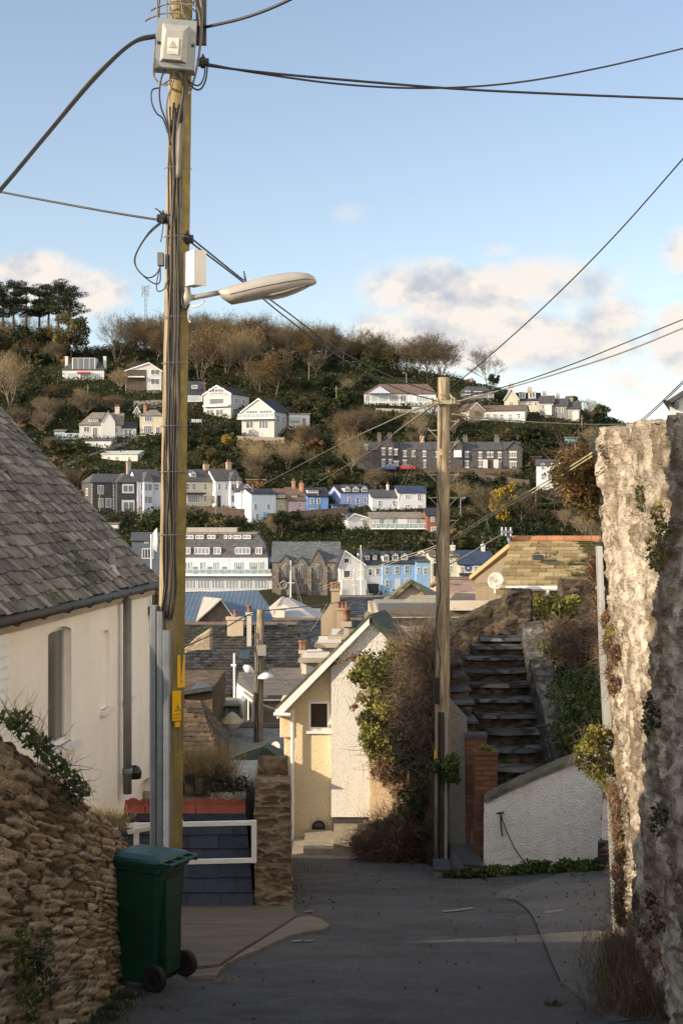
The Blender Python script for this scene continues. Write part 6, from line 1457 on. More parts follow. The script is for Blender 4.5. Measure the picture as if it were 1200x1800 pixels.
    for (u0, u1, v0, v1) in lefts: win(t, D*u0, D*u1, H*v0, H*v1, 0, 1, 1, ax=1, xw=0)
    for (u0, u1, v0, v1) in rights: win(t, D*u0, D*u1, H*v0, H*v1, 0, 1, 1, ax=-1, xw=W)
    for d in doors:
        m = MB(); xa, xb = lx(d[0]), lx(d[1]); m.box(xa, xb, -.06, 0, 0, lz(d[2])); m.build('door', wmat(d[3]), t)
    for d in dorm:   # (px0,px1,pytop,pybottom,type)
        xa, xb = lx(d[0]), lx(d[1]); zt, zb_ = lz(d[2]), lz(d[3]); y0 = max(.1, (zb_-H)/slope-ov) if kind == 'gx' else .3; y1 = min(D/2, (zt-H)/slope-ov+.3) if kind == 'gx' else 2.5; y1 = max(y1, y0+1.2)
        m = MB(); ze = zt-(.35 if d[4] != 'g' else (xb-xa)*.45); m.box(xa, xb, y0, y1, zb_-.2, ze)
        if d[4] == 'g': m.poly([(xa, y0, ze), (xb, y0, ze), ((xa+xb)/2, y0, zt)])
        do = m.build('dormer', wmat(d[5] if len(d) > 5 else (.62, .61, .58)), t); m = MB(); o = .15
        if d[4] == 'g': m.slab([(xa-o, y0-o, ze-.05), ((xa+xb)/2, y0-o, zt+.05), ((xa+xb)/2, y1, zt+.05), (xa-o, y1, ze-.05)], .1); m.slab([((xa+xb)/2, y0-o, zt+.05), (xb+o, y0-o, ze-.05), (xb+o, y1, ze-.05), ((xa+xb)/2, y1, zt+.05)], .1)
        else: m.slab([(xa-o, y0-o, ze), (xb+o, y0-o, ze), (xb+o, y1+.6, zt), (xa-o, y1+.6, zt)], .1)
        m.build('dormer_roof', roof, do); win(do, xa+.12, xb-.12, zb_+.05, ze-.1, y0, 1 if xb-xa < 2 else 3, 0)
    for c in chim:   # (px, width px, top py [,pots])
        xc = lx(c[0]); w_ = c[1]*s; h = lz(c[2])+.1; cm = MB(); cm.box(xc-w_/2, xc+w_/2, ry-.45, ry+.45, H, h); cm.box(xc-w_/2-.08, xc+w_/2+.08, ry-.53, ry+.53, h-.3, h-.12)
        ch = cm.build('chimney', wmat(c[3]) if len(c) > 3 else wmat((.33, .25, .18)), t)
        for i in range(pot): p = MB(); x = xc-w_/2+(i+.5)*w_/pot; p.lathe([(.12, h), (.15, h+.1), (.12, h+.55), (.16, h+.6)], x, ry, 8); p.build('chimney_pot', M_POT, ch, True)
    if block: BOX.append((x0-2, x1+2, min(ridge, eave)-2, base-4, Yc)); BN.append(short(label))
    if extra: extra(t, lx, lz, W, H, D, s)
    return t
def box_part(nm, mat, x0, x1, y0, y1, p0, p1):
    """extra part given by photo rows/columns on the front: p0 top row, p1 bottom row, y0..y1 depth offsets"""
    def f(t, lx, lz, W, H, D, s): m = MB(); m.box(lx(x0), lx(x1), y0, y1, lz(p1), lz(p0)); m.build(nm, mat, t)
    return f
def multi(*fs):
    def f(*a):
        for g in fs: g(*a)
    return f
def rail(x0, x1, y, p0, p1, n=10, glass=True, mat=None):
    def f(t, lx, lz, W, H, D, s):
        m = MB(); a, b_ = lx(x0), lx(x1); z0, z1 = lz(p1), lz(p0); m.box(a, b_, y-.04, y+.04, z1-.07, z1)
        for i in range(n+1): c = a+(b_-a)*i/n; m.box(c-.03, c+.03, y-.03, y+.03, z0, z1)
        o = m.build('balcony_rail', mat or M_FRAME, t)
        if glass: m = MB(); m.box(a, b_, y-.01, y+.01, z0+.1, z1-.07); m.build('glass_panel', m_plain('balcony_glass', (.25, .33, .33), .15, .1, 1), o)
    return f
def quoins(cols, colr=(.66, .66, .64)):
    def f(t, lx, lz, W, H, D, s):
        for c in cols:
            m = MB(); x = lx(c); z = .1; k = 0
            while z < H-.3: w_ = .34 if k % 2 else .22; m.box(x-w_ if x > W-.2 else x-(w_/2 if x > .2 else 0), x+(w_/2 if .2 < x < W-.2 else (0 if x > W-.2 else w_)), -.06, .02, z, z+.28); z += .36; k += 1
            m.build('quoins', wmat(colr), t)
    return f
def hfront(x0, x1, p_e, p_r, mat, y0, y1, nm='front_gable', roof=None, wallpb=None, wmat_=None, ov=.25, hip=False):
    """a gabled bay standing proud of the front: eave row p_e, peak row p_r"""
    def f(t, lx, lz, W, H, D, s):
        a, b_ = lx(x0), lx(x1); ze, zr = lz(p_e), lz(p_r); c = (a+b_)/2; m = MB(); m.box(a, b_, y0, y1, -2, ze)
        if not hip: m.poly([(a, y0, ze), (b_, y0, ze), (c, y0, zr)])
        o = m.build(nm, mat, t); m = MB(); yb = c-a if hip else 0
        yb = min(yb, 2.5)
        if hip: m.slab([(a-ov, y0-ov, ze), (b_+ov, y0-ov, ze), (c, y0+yb, zr)], .1)
        m.slab([(a-ov, y0-ov, ze-(0 if hip else .1)), (c, y0-ov+(yb+ov if hip else 0), zr), (c, y1+2, zr), (a-ov, y1+1, ze-.05)], .1); m.slab([(c, y0-ov+(yb+ov if hip else 0), zr), (b_+ov, y0-ov, ze-(0 if hip else .1)), (b_+ov, y1+1, ze-.05), (c, y1+2, zr)], .1)
        m.build('bay_roof', roof or SL1, o)
    return f
WH = (.54, .54, .52); WB = (.50, .52, .55); CR = (.52, .48, .37)
# --- upper left
house('white house with slate mansard dormer, two end chimneys and a red awning', 110, 183, 668, 650, 630, WH, SL1, 'gx', 0, 9, chim=((112, 5, 624, WH), (180, 5, 624, WH)), pot=0, hipl=.2, hipr=.2,
      wins=((119, 136, 655, 667, 4, 0, 1), (160, 178, 655, 667, 4, 0, 1), (141, 157, 658, 667, 2, 0)), dorm=((127, 168, 626, 650, 'f'),), extra=box_part('awning', m_plain('red_awning', (.4, .06, .06)), 137, 159, -1.2, 0, 654, 657))
house('modern house with brown stone left half and white right half under a shallow gable', 221, 284, 690, 651, 637, (.50, .50, .49), SL1, 'gy', 3, 9, gable=262, wins=((228, 252, 649, 661, 2, 0, 1), (232, 248, 666, 674, 1, 0, 1), (265, 281, 649, 659, 1, 0), (265, 281, 665, 676, 1, 0)),
      extra=multi(box_part('stone_panel', ST_B, 222, 257, -.12, .02, 650, 700), box_part('balcony_slab', M_FRAME, 226, 255, -1.2, .0, 662, 664), box_part('garage_base', ST_P, 258, 284, -.2, .05, 686, 700)))
house('dark-roofed house with long glazed conservatory, half hidden behind the big pole', 326, 356, 712, 694, 668, WH, SL2, 'gx', 0, 6, wins=((328, 352, 695, 706, 5, 0, 1), (337, 347, 677, 683, 1, 0)), chim=((357, 4, 672, (.6, .3, .2)),), pot=1)
house('three-storey white house with wide glazed gable below the wood', 358, 406, 732, 692, 677, (.42, .42, .41), SL2, 'gy', -26, 9, wins=((368, 394, 683, 694, 4, 0), (368, 394, 700, 711, 0, 0), (363, 376, 719, 730, 1, 0), (379, 393, 719, 730, 1, 0)), rights=((.2, .35, .6, .8), (.6, .75, .6, .8), (.1, .3, .1, .35)),
      extra=multi(rail(366, 396, -.9, 690, 694, 8, False), box_part('balcony_slab', M_FRAME, 360, 404, -1, 0, 712, 715)))
house('large white gabled house with wraparound balcony, tallest white house on the middle slope', 425, 482, 768, 722, 700, (.42, .42, .41), SL2, 'gy', -22, 10, gable=455, wins=((433, 453, 721, 733, 3, 0), (456, 478, 721, 733, 3, 0), (432, 446, 739, 753, 1, 0), (455, 472, 739, 754, 2, 0)), rights=((.1, .3, .55, .85), (.45, .6, .55, .8), (.1, .2, .2, .4), (.5, .62, .15, .4)),
      extra=multi(box_part('balcony_slab', M_FRAME, 421, 486, -1.3, 0, 734, 737), rail(422, 485, -1.2, 727, 734, 8)))
house('flat-roofed white extension beside the large gabled house', 508, 544, 752, 728, 728, WH, M_CONC2, 'flat', 10, 7, wins=((530, 538, 734, 750, 0, 0), (520, 527, 735, 742, 0, 0)), extra=rail(508, 526, -.6, 733, 741, 5))
house('small flat-roofed link building between the two large white houses', 432, 462, 722, 700, 698, (.3, .3, .3), M_CONC2, 'flat', 0, 6, Y=395, wins=((436, 444, 703, 712),))
# --- middle left
house('white cottage with cross gable, flat dormer and bay windows on the left slope', 140, 216, 770, 747, 723, WH, SL3, 'gx', 8, 8, hipl=.28, chim=((206, 8, 714, (.6, .5, .42)),), wins=((147, 158, 750, 760, 1, 0), (163, 172, 751, 768, 1, 0), (200, 208, 751, 760)), dorm=((156, 173, 733, 741, 'f'),),
      extra=multi(hfront(178, 203, 742, 721, wmat(WH), -1.6, 2, roof=SL2), lambda t, lx, lz, W, H, D, s: None))
house('low white annexe with slate roof joining the cross-gabled cottage', 216, 240, 768, 752, 741, WH, SL2, 'gx', 10, 5, wins=((219, 224, 754, 766, 0, 0), (227, 231, 754, 766, 0, 0), (234, 238, 756, 764)))
house('cream hipped house with tall glazed doors, just left of the big pole', 246, 286, 766, 730, 718, CR, SL3, 'gx', 6, 8, hipl=.45, hipr=.3, chim=((254, 5, 712, (.4, .2, .14)),), pot=1, wins=((254, 268, 731, 741, 2, 0), (253, 268, 748, 764, 3, 0), (274, 282, 750, 764, 1, 0)))
house('cream bungalow with pale flat-pitched roof above the terraces', 179, 242, 814, 798, 791, (.56, .55, .47), m_plain('pale_sheet_roof', (.42, .45, .45), .6, .15, 1), 'gx', -12, 7, wins=((189, 194, 802, 812), (203, 209, 802, 808), (225, 231, 803, 809)))
house('small pointed summerhouse between the cottage and the cream house', 236, 246, 731, 722, 714, WH, SL3, 'gy', 5, 3, wins=((239, 243, 722, 728),))
house('blue-grey garden studio on decking at far left', 96, 114, 768, 757, 752, (.28, .36, .42), SL3, 'mono', 0, 4, cat='shed', name='shed', extra=multi(rail(112, 146, -1, 762, 769, 6), box_part('deck', m_plain('blue_deck', (.13, .17, .2)), 96, 146, -2, 1, 770, 786)))
house('white-sided lower house with brick path front under the cross-gabled cottage', 150, 196, 790, 774, 768, (.5, .5, .5), SL1, 'mono', -10, 4, wins=(), block=False)
# --- terrace lower left
house('grey stone double-bay villa with white quoins, leftmost of the lower terrace', 160, 242, 900, 848, 832, ST_D, SL1, 'gx', 24, 8, hipl=.15, wins=((172, 182, 853, 869, 1, 0), (173, 182, 876, 892, 1, 1), (186, 196, 876, 892, 0, 0)), chim=((235, 6, 812, (.36, .3, .25)),), pot=1, lefts=((.3, .5, .55, .8),),
      extra=multi(hfront(203, 241, 848, 831, ST_D, -1.5, 2, hip=True), quoins((160.6, 200, 241.5)), lambda t, lx, lz, W, H, D, s: [
          (lambda f: (f.box(lx(x0), lx(x1), -1.62, -1.5, lz(p1), lz(p0)), f.build(nm, mt, t)))(MB()) for (x0, x1, p0, p1, nm, mt) in ((212, 232, 851, 867, 'window_surround', M_FRAME), (211, 233, 879, 899, 'window_surround', M_FRAME))] and [
          (lambda f: (f.box(lx(x0), lx(x1), -1.66, -1.6, lz(p1), lz(p0)), f.build('window', M_PANE, t)))(MB()) for (x0, x1, p0, p1) in ((214, 221, 854, 864), (223, 230, 854, 864), (214, 222, 883, 897), (224, 231, 883, 897))]))
house('lilac-white bay-fronted terraced house next to the grey villa', 242, 284, 896, 846, 824, (.50, .52, .60), SL1, 'gx', 24, 8, wins=((247, 251, 850, 862), (270, 280, 850, 862)), extra=multi(hfront(251, 266, 846, 829, wmat((.50, .52, .60)), -1.2, 2, hip=True), lambda t, lx, lz, W, H, D, s: [(lambda f: (f.box(lx(x0), lx(x1), -1.27, -1.18, lz(p1), lz(p0)), f.build('window', M_PANE, t)))(MB()) for (x0, x1, p0, p1) in ((252.5, 256, 851, 862), (258, 264, 851, 862), (252.5, 256, 873, 884), (258, 264, 873, 884))]))
house('cream terraced house with long verandah, just right of the big pole', 322, 379, 894, 846, 824, CR, SL1, 'gx', 24, 8, wins=((327, 333, 850, 861), (338, 344, 850, 861), (358, 364, 850, 861), (329, 351, 870, 884, 5, 0), (358, 364, 871, 882)), dorm=((338, 348, 826, 838, 'g'),), chim=((373, 9, 816, (.45, .33, .22)),), extra=box_part('verandah_roof', SL2, 324, 358, -1.6, 0, 866, 869))
house('white terraced house with slate-topped bay, right end of the lower terrace', 379, 423, 892, 845, 823, (.56, .57, .60), SL1, 'gx', 24, 8, wins=((383, 388, 850, 861), (396, 400, 850, 861)), chim=((413, 8, 812, (.45, .3, .2)),), doors=((382, 388, 871, (.05, .05, .06)),), extra=multi(hfront(402, 422, 845, 828, wmat((.56, .57, .60)), -1.2, 2, hip=True), lambda t, lx, lz, W, H, D, s: [(lambda f: (f.box(lx(x0), lx(x1), -1.27, -1.18, lz(p1), lz(p0)), f.build('window', M_PANE, t)))(MB()) for (x0, x1, p0, p1) in ((404, 408, 851, 862), (410, 419, 851, 861), (404, 408, 871, 882), (410, 419, 871, 882))]))
house('white cottage with two gothic dormers and pale blue door', 442, 485, 915, 868, 858, (.56, .60, .66), SL2, 'gx', 26, 7, wins=((446, 452, 886, 895), (469, 475, 886, 895), (449, 455, 903, 912), (476, 481, 903, 911)), dorm=((446, 453, 865, 876, 'g'), (468, 476, 865, 876, 'g')), doors=((463, 470, 900, (.25, .42, .55)),))
house('white gabled end cottage with porch left of the gothic-dormered cottage', 424, 444, 905, 862, 850, (.56, .60, .66), SL2, 'gy', 26, 7, wins=((433, 438, 872, 880),), chim=((430, 5, 846, (.5, .48, .46)),), pot=1)
house('narrow pale yellow cottage in the coloured row', 485, 507, 902, 876, 858, (.50, .45, .27), SL4, 'gx', 12, 7, wins=((489, 500, 886, 894, 3, 0),), dorm=((487, 502, 866, 875, 'f'),))
house('pink cottage in the coloured row', 507, 540, 904, 880, 856, (.50, .36, .38), SL4, 'gx', 12, 7, wins=((523, 529, 883, 892), (524, 530, 899, 903), (512, 518, 897, 903, 0, 0)), dorm=((514, 524, 867, 874, 'f', (.2, .15, .1)),), chim=((521, 5, 846, (.4, .22, .14)),))
house('strong blue cottage at the right end of the coloured row', 540, 577, 904, 872, 856, (.13, .24, .48), SL2, 'gx', 12, 7, wins=((545, 552, 876, 886), (557, 563, 876, 886), (545, 552, 894, 903)), dorm=((541, 561, 858, 867, 'f'),), chim=((535, 6, 850, (.5, .25, .15)),), doors=((568, 574, 893, (.2, .3, .5)),))
house('brown timber garage box above the gothic-dormered cottage', 433, 466, 857, 844, 843, (.22, .11, .05), M_CONC2, 'flat', 0, 5, cat='garage', name='garage', block=False)
house('lilac-blue cottage with three gabled dormers', 598, 653, 894, 866, 852, (.30, .36, .60), SL2, 'gx', 22, 7, wins=((611, 616, 874, 885), (625, 631, 874, 885), (639, 644, 874, 884)), dorm=((605, 616, 852, 865, 'g'), (619, 631, 852, 865, 'g'), (635, 646, 852, 865, 'g')), doors=((630, 638, 889, (.5, .5, .5)),), lefts=((.3, .5, .5, .7),))
house('small blue lean-to garage beside the lilac-blue cottage', 584, 613, 902, 888, 886, (.12, .2, .38), SL1, 'flat', 15, 4, cat='garage', name='garage', doors=((588, 604, 893, (.45, .47, .5)),), block=False)
house('plain white cottage with grey slate roof and three windows', 654, 708, 898, 874, 860, (.55, .57, .61), SL1, 'gx', 12, 7, wins=((664, 669, 880, 890), (690, 695, 880, 890)), chim=((688, 3, 852, WH),), pot=1)
house('white cottage with navy roof and shuttered windows', 700, 748, 898, 866, 853, (.56, .57, .60), m_slate((.03, .045, .085), .5, .35, 0, (.1, .1, .1), 0, 'navy_slate', .6), 'gx', 8, 7, wins=((711, 720, 870, 876, 1), (733, 740, 868, 880, 1), (711, 720, 887, 893, 1), (733, 740, 887, 893, 1)))
house('long low building with glazed balcony front on brown pillars above the harbour', 651, 750, 932, 910, 900, (.36, .34, .31), SL3, 'gx', 4, 8, wins=((655, 664, 911, 924, 2, 0, 1), (666, 675, 911, 924, 2, 0), (677, 686, 911, 924, 2, 0, 1), (688, 697, 911, 924, 2, 0), (718, 727, 911, 924, 2, 0, 1), (730, 740, 911, 924, 2, 0)), extra=multi(rail(652, 750, -1.3, 920, 928, 12), box_part('balcony_slab', M_FRAME, 652, 750, -1.4, 0, 928, 930), box_part('white_panel', wmat(WH), 699, 716, -.1, 0, 911, 926)))
house('white gable-ended shed left of the glazed balcony building', 611, 652, 930, 911, 902, (.56, .57, .58), SL2, 'gy', 14, 6, gable=622, wins=((636, 646, 912, 926, 2, 0),))
house('red brick house with sash windows, partly behind the bare pole', 750, 772, 938, 906, 893, (.22, .09, .06), SL2, 'gx', 5, 7, wins=((757, 763, 908, 917, 1), (757, 768, 926, 935, 2)))
# --- upper right
house('long white bungalow with glass conservatory and brown roof', 640, 766, 711, 692, 672, (.52, .54, .55), SL4, 'gx', 0, 10, hipl=.22, hipr=.1, wins=((641, 650, 694, 708, 3, 0), (652, 664, 694, 708, 2, 0, 1), (665, 682, 694, 708, 3, 0, 1), (684, 700, 694, 706, 3, 0), (703, 714, 694, 708, 1, 0), (731, 752, 695, 706, 3, 0, 1)),
      extra=multi(rail(640, 716, -1.6, 706, 711, 16, False), lambda t, lx, lz, W, H, D, s: (lambda m: (m.slab([(lx(650), -1.8, H), (lx(686), -1.8, H), (lx(668), 2, lz(678))], .1), m.slab([(lx(650), -1.8, H), (lx(668), 2, lz(678)), (lx(640), 3, H)], .1), m.slab([(lx(686), -1.8, H), (lx(692), 3, H), (lx(668), 2, lz(678))], .1), m.build('conservatory_roof', m_plain('conservatory_glass', (.45, .47, .52), .2, .1, 1), t)))(MB())))
house('small white garden room below the long bungalow', 724, 768, 728, 714, 711, (.34, .38, .44), M_CONC2, 'flat', 0, 5, wins=((726, 738, 716, 726, 4, 0), (744, 750, 717, 724), (753, 762, 717, 726, 1, 0)))
house('long dark grey slate-hung house with two white windows right of the bare pole', 813, 868, 705, 690, 677, (.20, .21, .23), SL1, 'gx', 5, 8, hipl=.2, hipr=.2, wins=((817, 826, 687, 694, 1, 0), (832, 847, 688, 696, 2, 0), (858, 866, 690, 704, 1)))
house('white L-shaped house with long balcony on the right slope', 846, 922, 744, 722, 710, (.50, .50, .50), SL4, 'gx', -14, 8, wins=((853, 860, 727, 735, 1), (866, 873, 727, 735, 1), (878, 884, 728, 740), (893, 899, 728, 740, 1), (908, 914, 727, 735)), extra=rail(850, 915, -1, 732, 738, 14, False))
house('white gable end with brown eaves adjoining the long balcony house', 824, 850, 742, 720, 707, (.50, .48, .42), SL4, 'gy', 18, 8, wins=((832, 844, 722, 730, 2, 0),))
house('tall cream gabled house with dormers at the left of the skyline terrace', 886, 910, 728, 700, 682, (.46, .45, .36), SL2, 'gy', -6, 9, chim=((898, 8, 676, (.4, .33, .25)),), wins=((894, 902, 706, 713, 1),))
house('cream house with two white dormers in the skyline terrace', 908, 948, 728, 704, 688, (.44, .43, .36), SL2, 'gx', -8, 8, wins=((920, 924, 705, 713), (927, 934, 705, 713, 1), (938, 943, 706, 713), (912, 916, 718, 725)), dorm=((911, 923, 686, 700, 'f'), (928, 941, 686, 700, 'f')), chim=((930, 8, 682, (.42, .32, .22)),))
for i, (a, b_, lab, wc) in enumerate(((948, 972, 'grey terraced house with white bay on the skyline, nearest the cream houses', (.3, .3, .3)), (972, 996, 'middle grey terraced house of the skyline row', (.2, .2, .2)), (996, 1019, 'last slate-grey terraced house before the skyline row ends', (.24, .24, .24)))):
    house(lab, a, b_, 735+i*3, 708+i*5, 693+i*5, wc, SL1, 'gx', -10, 8, wins=((a+3, a+8, 711+i*5, 719+i*5), (a+13, a+18, 712+i*5, 720+i*5)), chim=((a+7, 6, 690+i*4, (.25, .22, .2)),), dorm=(), extra=box_part('white_bay', wmat(WH), a+9, a+21, -.8, .1, 713+i*5, 735+i*3) if i != 1 else None, grp=None)
house('white cottage half hidden by the sunlit shrub at the tall wall', 942, 986, 862, 818, 806, (.52, .55, .6), SL1, 'gx', -10, 8, wins=((950, 956, 815, 825), (950, 957, 832, 843, 1), (968, 984, 814, 824, 3, 0), (962, 968, 834, 846)))
house('white gabled house rising behind the sunlit shrub', 996, 1034, 850, 812, 786, WB, SL1, 'gy', -10, 8, chim=((1010, 6, 782, WH),), pot=1)
house('teal green shed among the trees on the right slope', 994, 1014, 780, 770, 768, (.16, .30, .32), M_CONC2, 'flat', 0, 3, cat='shed', name='shed')
house('small brick outbuilding left of the half-hidden white cottage', 932, 950, 815, 804, 802, (.2, .09, .05), M_CONC2, 'flat', 0, 4, cat='shed', name='shed')
# --- dark stone terrace
tx = [(628, 664), (664, 702), (702, 760), (760, 796), (796, 838), (838, 884), (884, 917)]
tl = ['leftmost house of the dark stone terrace, mostly behind trees', 'dark stone terraced house with paired tall windows and a cross gable at left', 'dark stone terraced house with pale central chimney, left of the bare pole', 'dark stone terraced house directly behind the bare pole',
      'dark stone terraced house with white oriel window under a cross gable', 'dark stone terraced house with two white door surrounds', 'right end house of the dark stone terrace with full gable front']
LN = m_plain('limewashed_dressing', (.52, .52, .50), .8, .1, 1)
YT = hit(770, 826)
for i, ((a, b_), lab) in enumerate(zip(tx, tl)):
    base = 826
    w_ = {0: ((640, 645, 783, 792),), 1: ((671, 676, 789, 799, 1), (683, 688, 789, 799, 1), (671, 676, 809, 820, 1), (683, 688, 809, 820, 1), (693, 698, 791, 799, 1), (692, 700, 812, 823, 1)), 2: ((708, 714, 793, 802, 1), (724, 729, 793, 802, 1), (743, 748, 794, 802, 1), (708, 714, 810, 818, 1), (744, 748, 810, 821, 1)),
          3: ((766, 770, 795, 803, 1), (786, 790, 795, 803, 1), (786, 790, 812, 820, 1)), 4: ((817, 823, 795, 803, 1), (817, 823, 811, 821, 1), (802, 806, 812, 820)), 5: ((841, 846, 796, 804, 1), (856, 859, 796, 803), (862, 866, 796, 803), (875, 880, 796, 804, 1), (841, 846, 810, 820, 1), (875, 880, 812, 822, 1)),
          6: ((895, 907, 795, 804, 3, 1), (895, 907, 812, 823, 3, 1))}[i]
    ex = []
    if i == 1: ex.append(hfront(667, 692, 783, 766, ST_D, -.6, 2, 'cross_gable', SL1))
    if i == 4: ex.append(hfront(797, 812, 786, 770, ST_D, -.5, 2, 'cross_gable', SL1)); ex.append(box_part('oriel_window', M_FRAME, 791+6, 805+5, -1.1, -.4, 792, 804))
    if i == 6: ex.append(hfront(888, 917, 790, 774, ST_D, -.1, 2, 'cross_gable', SL1)); ex.append(quoins((889, 916), (.5, .5, .5)))
    if i == 5: ex.append(box_part('door_surround', LN, 848, 856, -.5, 0, 808, 826)); ex.append(box_part('door_surround', LN, 867, 875, -.5, 0, 808, 826))
    # windows on cross gables stand proud, so push them forward by building them again there
    t_ = house(lab, a, b_, base, 791, 775, ST_D, SL1, 'gx', 0, 8, Y=YT, wins=w_, chim={0: (), 1: ((667, 7, 764, (.12, .11, .1)), (686, 8, 764, (.12, .11, .1))), 2: ((743, 7, 766, (.5, .38, .25)),), 3: (), 4: ((820, 8, 768, (.14, .13, .12)),), 5: ((876, 8, 768, (.14, .13, .12)),), 6: ()}[i], sur=LN, extra=multi(*ex) if ex else None, ov=.12 if i else .3)
    if i in (1, 6):
        for c in t_.children:
            if c.name.split('.')[0] == 'window':
                for v in c.data.vertices: v.co.y -= .62 if i == 1 else .12
                for ch in c.children:
                    for v in ch.data.vertices: v.co.y -= .62 if i == 1 else .12
# --- hotel
def hotel():
    Y = 262; base = 1050
    def ex(t, lx, lz, W, H, D, s):
        # mansard storeys stepping back
        def loft(x0a, x1a, pa, ya, x0b, x1b, pb, yb, nm='mansard_roof', mt=SL1):
            m = MB(); A = [(lx(x0a), ya, lz(pa)), (lx(x1a), ya, lz(pa)), (lx(x1b), yb, lz(pb)), (lx(x0b), yb, lz(pb))]; m.slab(A, .2)
            m.slab([(lx(x1a), ya, lz(pa)), (lx(x1a), D-ya, lz(pa)), (lx(x1b), D-yb, lz(pb)), (lx(x1b), yb, lz(pb))], .2); m.slab([(lx(x0a), D-ya, lz(pa)), (lx(x0a), ya, lz(pa)), (lx(x0b), yb, lz(pb)), (lx(x0b), D-yb, lz(pb))], .2); m.build(nm, mt, t)
        loft(318, 471, 982, 2, 318, 464, 957, 3.5); loft(318, 464, 957, 3.5, 318, 450, 938, 5)
        m = MB(); m.box(lx(318), lx(450), 4.6, D-2, lz(940), lz(936)); m.build('flat_roof', M_CONC2, t)
        m = MB(); m.box(lx(322), lx(412), 6, 9, lz(936), lz(928)); m.build('roof_plant', m_wall((.35, .33, .3)), t)
        m = MB(); m.box(lx(318), lx(470), 2, D-1, lz(1012), lz(981)); m.build('upper_wall', wmat((.54, .56, .62)), t)
        m = MB(); m.box(lx(300), lx(478), -1.2, 2.2, lz(1012), lz(1008)); m.build('balcony_slab', M_FRAME, t)
        rail(318, 476, -1.1, 1000, 1008, 14)(t, lx, lz, W, H, D, s)
        def wn(x0, x1, p0, p1, y, mul):
            f = MB(); a, b_, z0, z1 = lx(x0), lx(x1), lz(p1), lz(p0); w_ = .1; f.box(a, b_, y-.08, y+.6, z1-.12, z1); f.box(a, b_, y-.08, y+.6, z0, z0+.12)
            for i in range(mul+2): c = a+(b_-a)*i/(mul+1); f.box(c-w_/2, c+w_/2, y-.08, y+.6, z0+.12, z1-.12)
            o = f.build('window', M_FRAME, t); g = MB(); g.box(a+.05, b_-.05, y, y+.4, z0+.12, z1-.12); g.build('pane', M_PANEL, o)
        for x0, x1, mul in ((322, 332, 1), (340, 366, 3), (374, 386, 1), (412, 438, 3), (448, 459, 1)): wn(x0, x1, 963, 975, 2.4, mul)
        for x0, x1, mul in ((322, 336, 1), (340, 354, 1), (361, 375, 1), (391, 396, 0), (399, 404, 0), (407, 421, 1), (424, 438, 1)): wn(x0, x1, 941, 948, 4.2, mul)
        for x0, x1, mul in ((323, 333, 1), (350, 356, 0), (373, 380, 1), (410, 424, 3), (437, 452, 3), (456, 460, 0)): wn(x0, x1, 988, 1006, 1.95, mul)
        for k in range(5): m = MB(); x = lx(340+k*25.5); m.box(x, x+.9, -.9, -.3, lz(1008), lz(996)); m.build('balcony_screen', m_plain('green_glass_screen', (.16, .24, .23), .2), t)
    house('large white hotel with slate mansard storeys and a long glazed ground floor', 300, 478, base, 1012, 1012, (.52, .54, .58), M_CONC2, 'flat', 0, 14, Y=Y, name='hotel', cat='hotel', sink=6, wins=tuple((x, x+23, 1018, 1036, 3, 0, 1) for x in range(322, 470, 25)), extra=ex)
    house('dark slate-hung wing left of the hotel, half behind the big pole', 232, 300, base, 950, 936, (.10, .12, .15), SL1, 'gx', 6, 10, Y=266, sink=6, wins=((254, 262, 941+10, 951+4, 1), (250, 270, 964, 982, 3, 0)), name='building', cat='building')
hotel()
house('small white flat garage on the slope behind the weathered roof', 185, 208, 934, 921, 920, WH, M_CONC2, 'flat', 0, 5, cat='garage', name='garage')
# flag on pole
Yf = 240; t = thing('flagpole', 'short white flagpole with drooping white flag left of the big pole', 'flagpole', tuple(P(266, 1010, Yf))); m = MB(); m.tube([(0, 0, -6), (0, 0, 6.8)], .12, 6); m.build('pole', M_FRAME, t)
m = MB(); m.add([(0, 0, 6.6), (.5, .1, 7.4), (1.0, -.1, 7.9), (1.1, 0, 5.4), (.9, .1, 3.8), (.2, 0, 4.6)], [(0, 1, 2, 3, 4, 5)]); o = m.build('flag', m_plain('flag_cloth', (.6, .6, .6), .8), t); so_ = o.modifiers.new('s', 'SOLIDIFY'); so_.thickness = .03
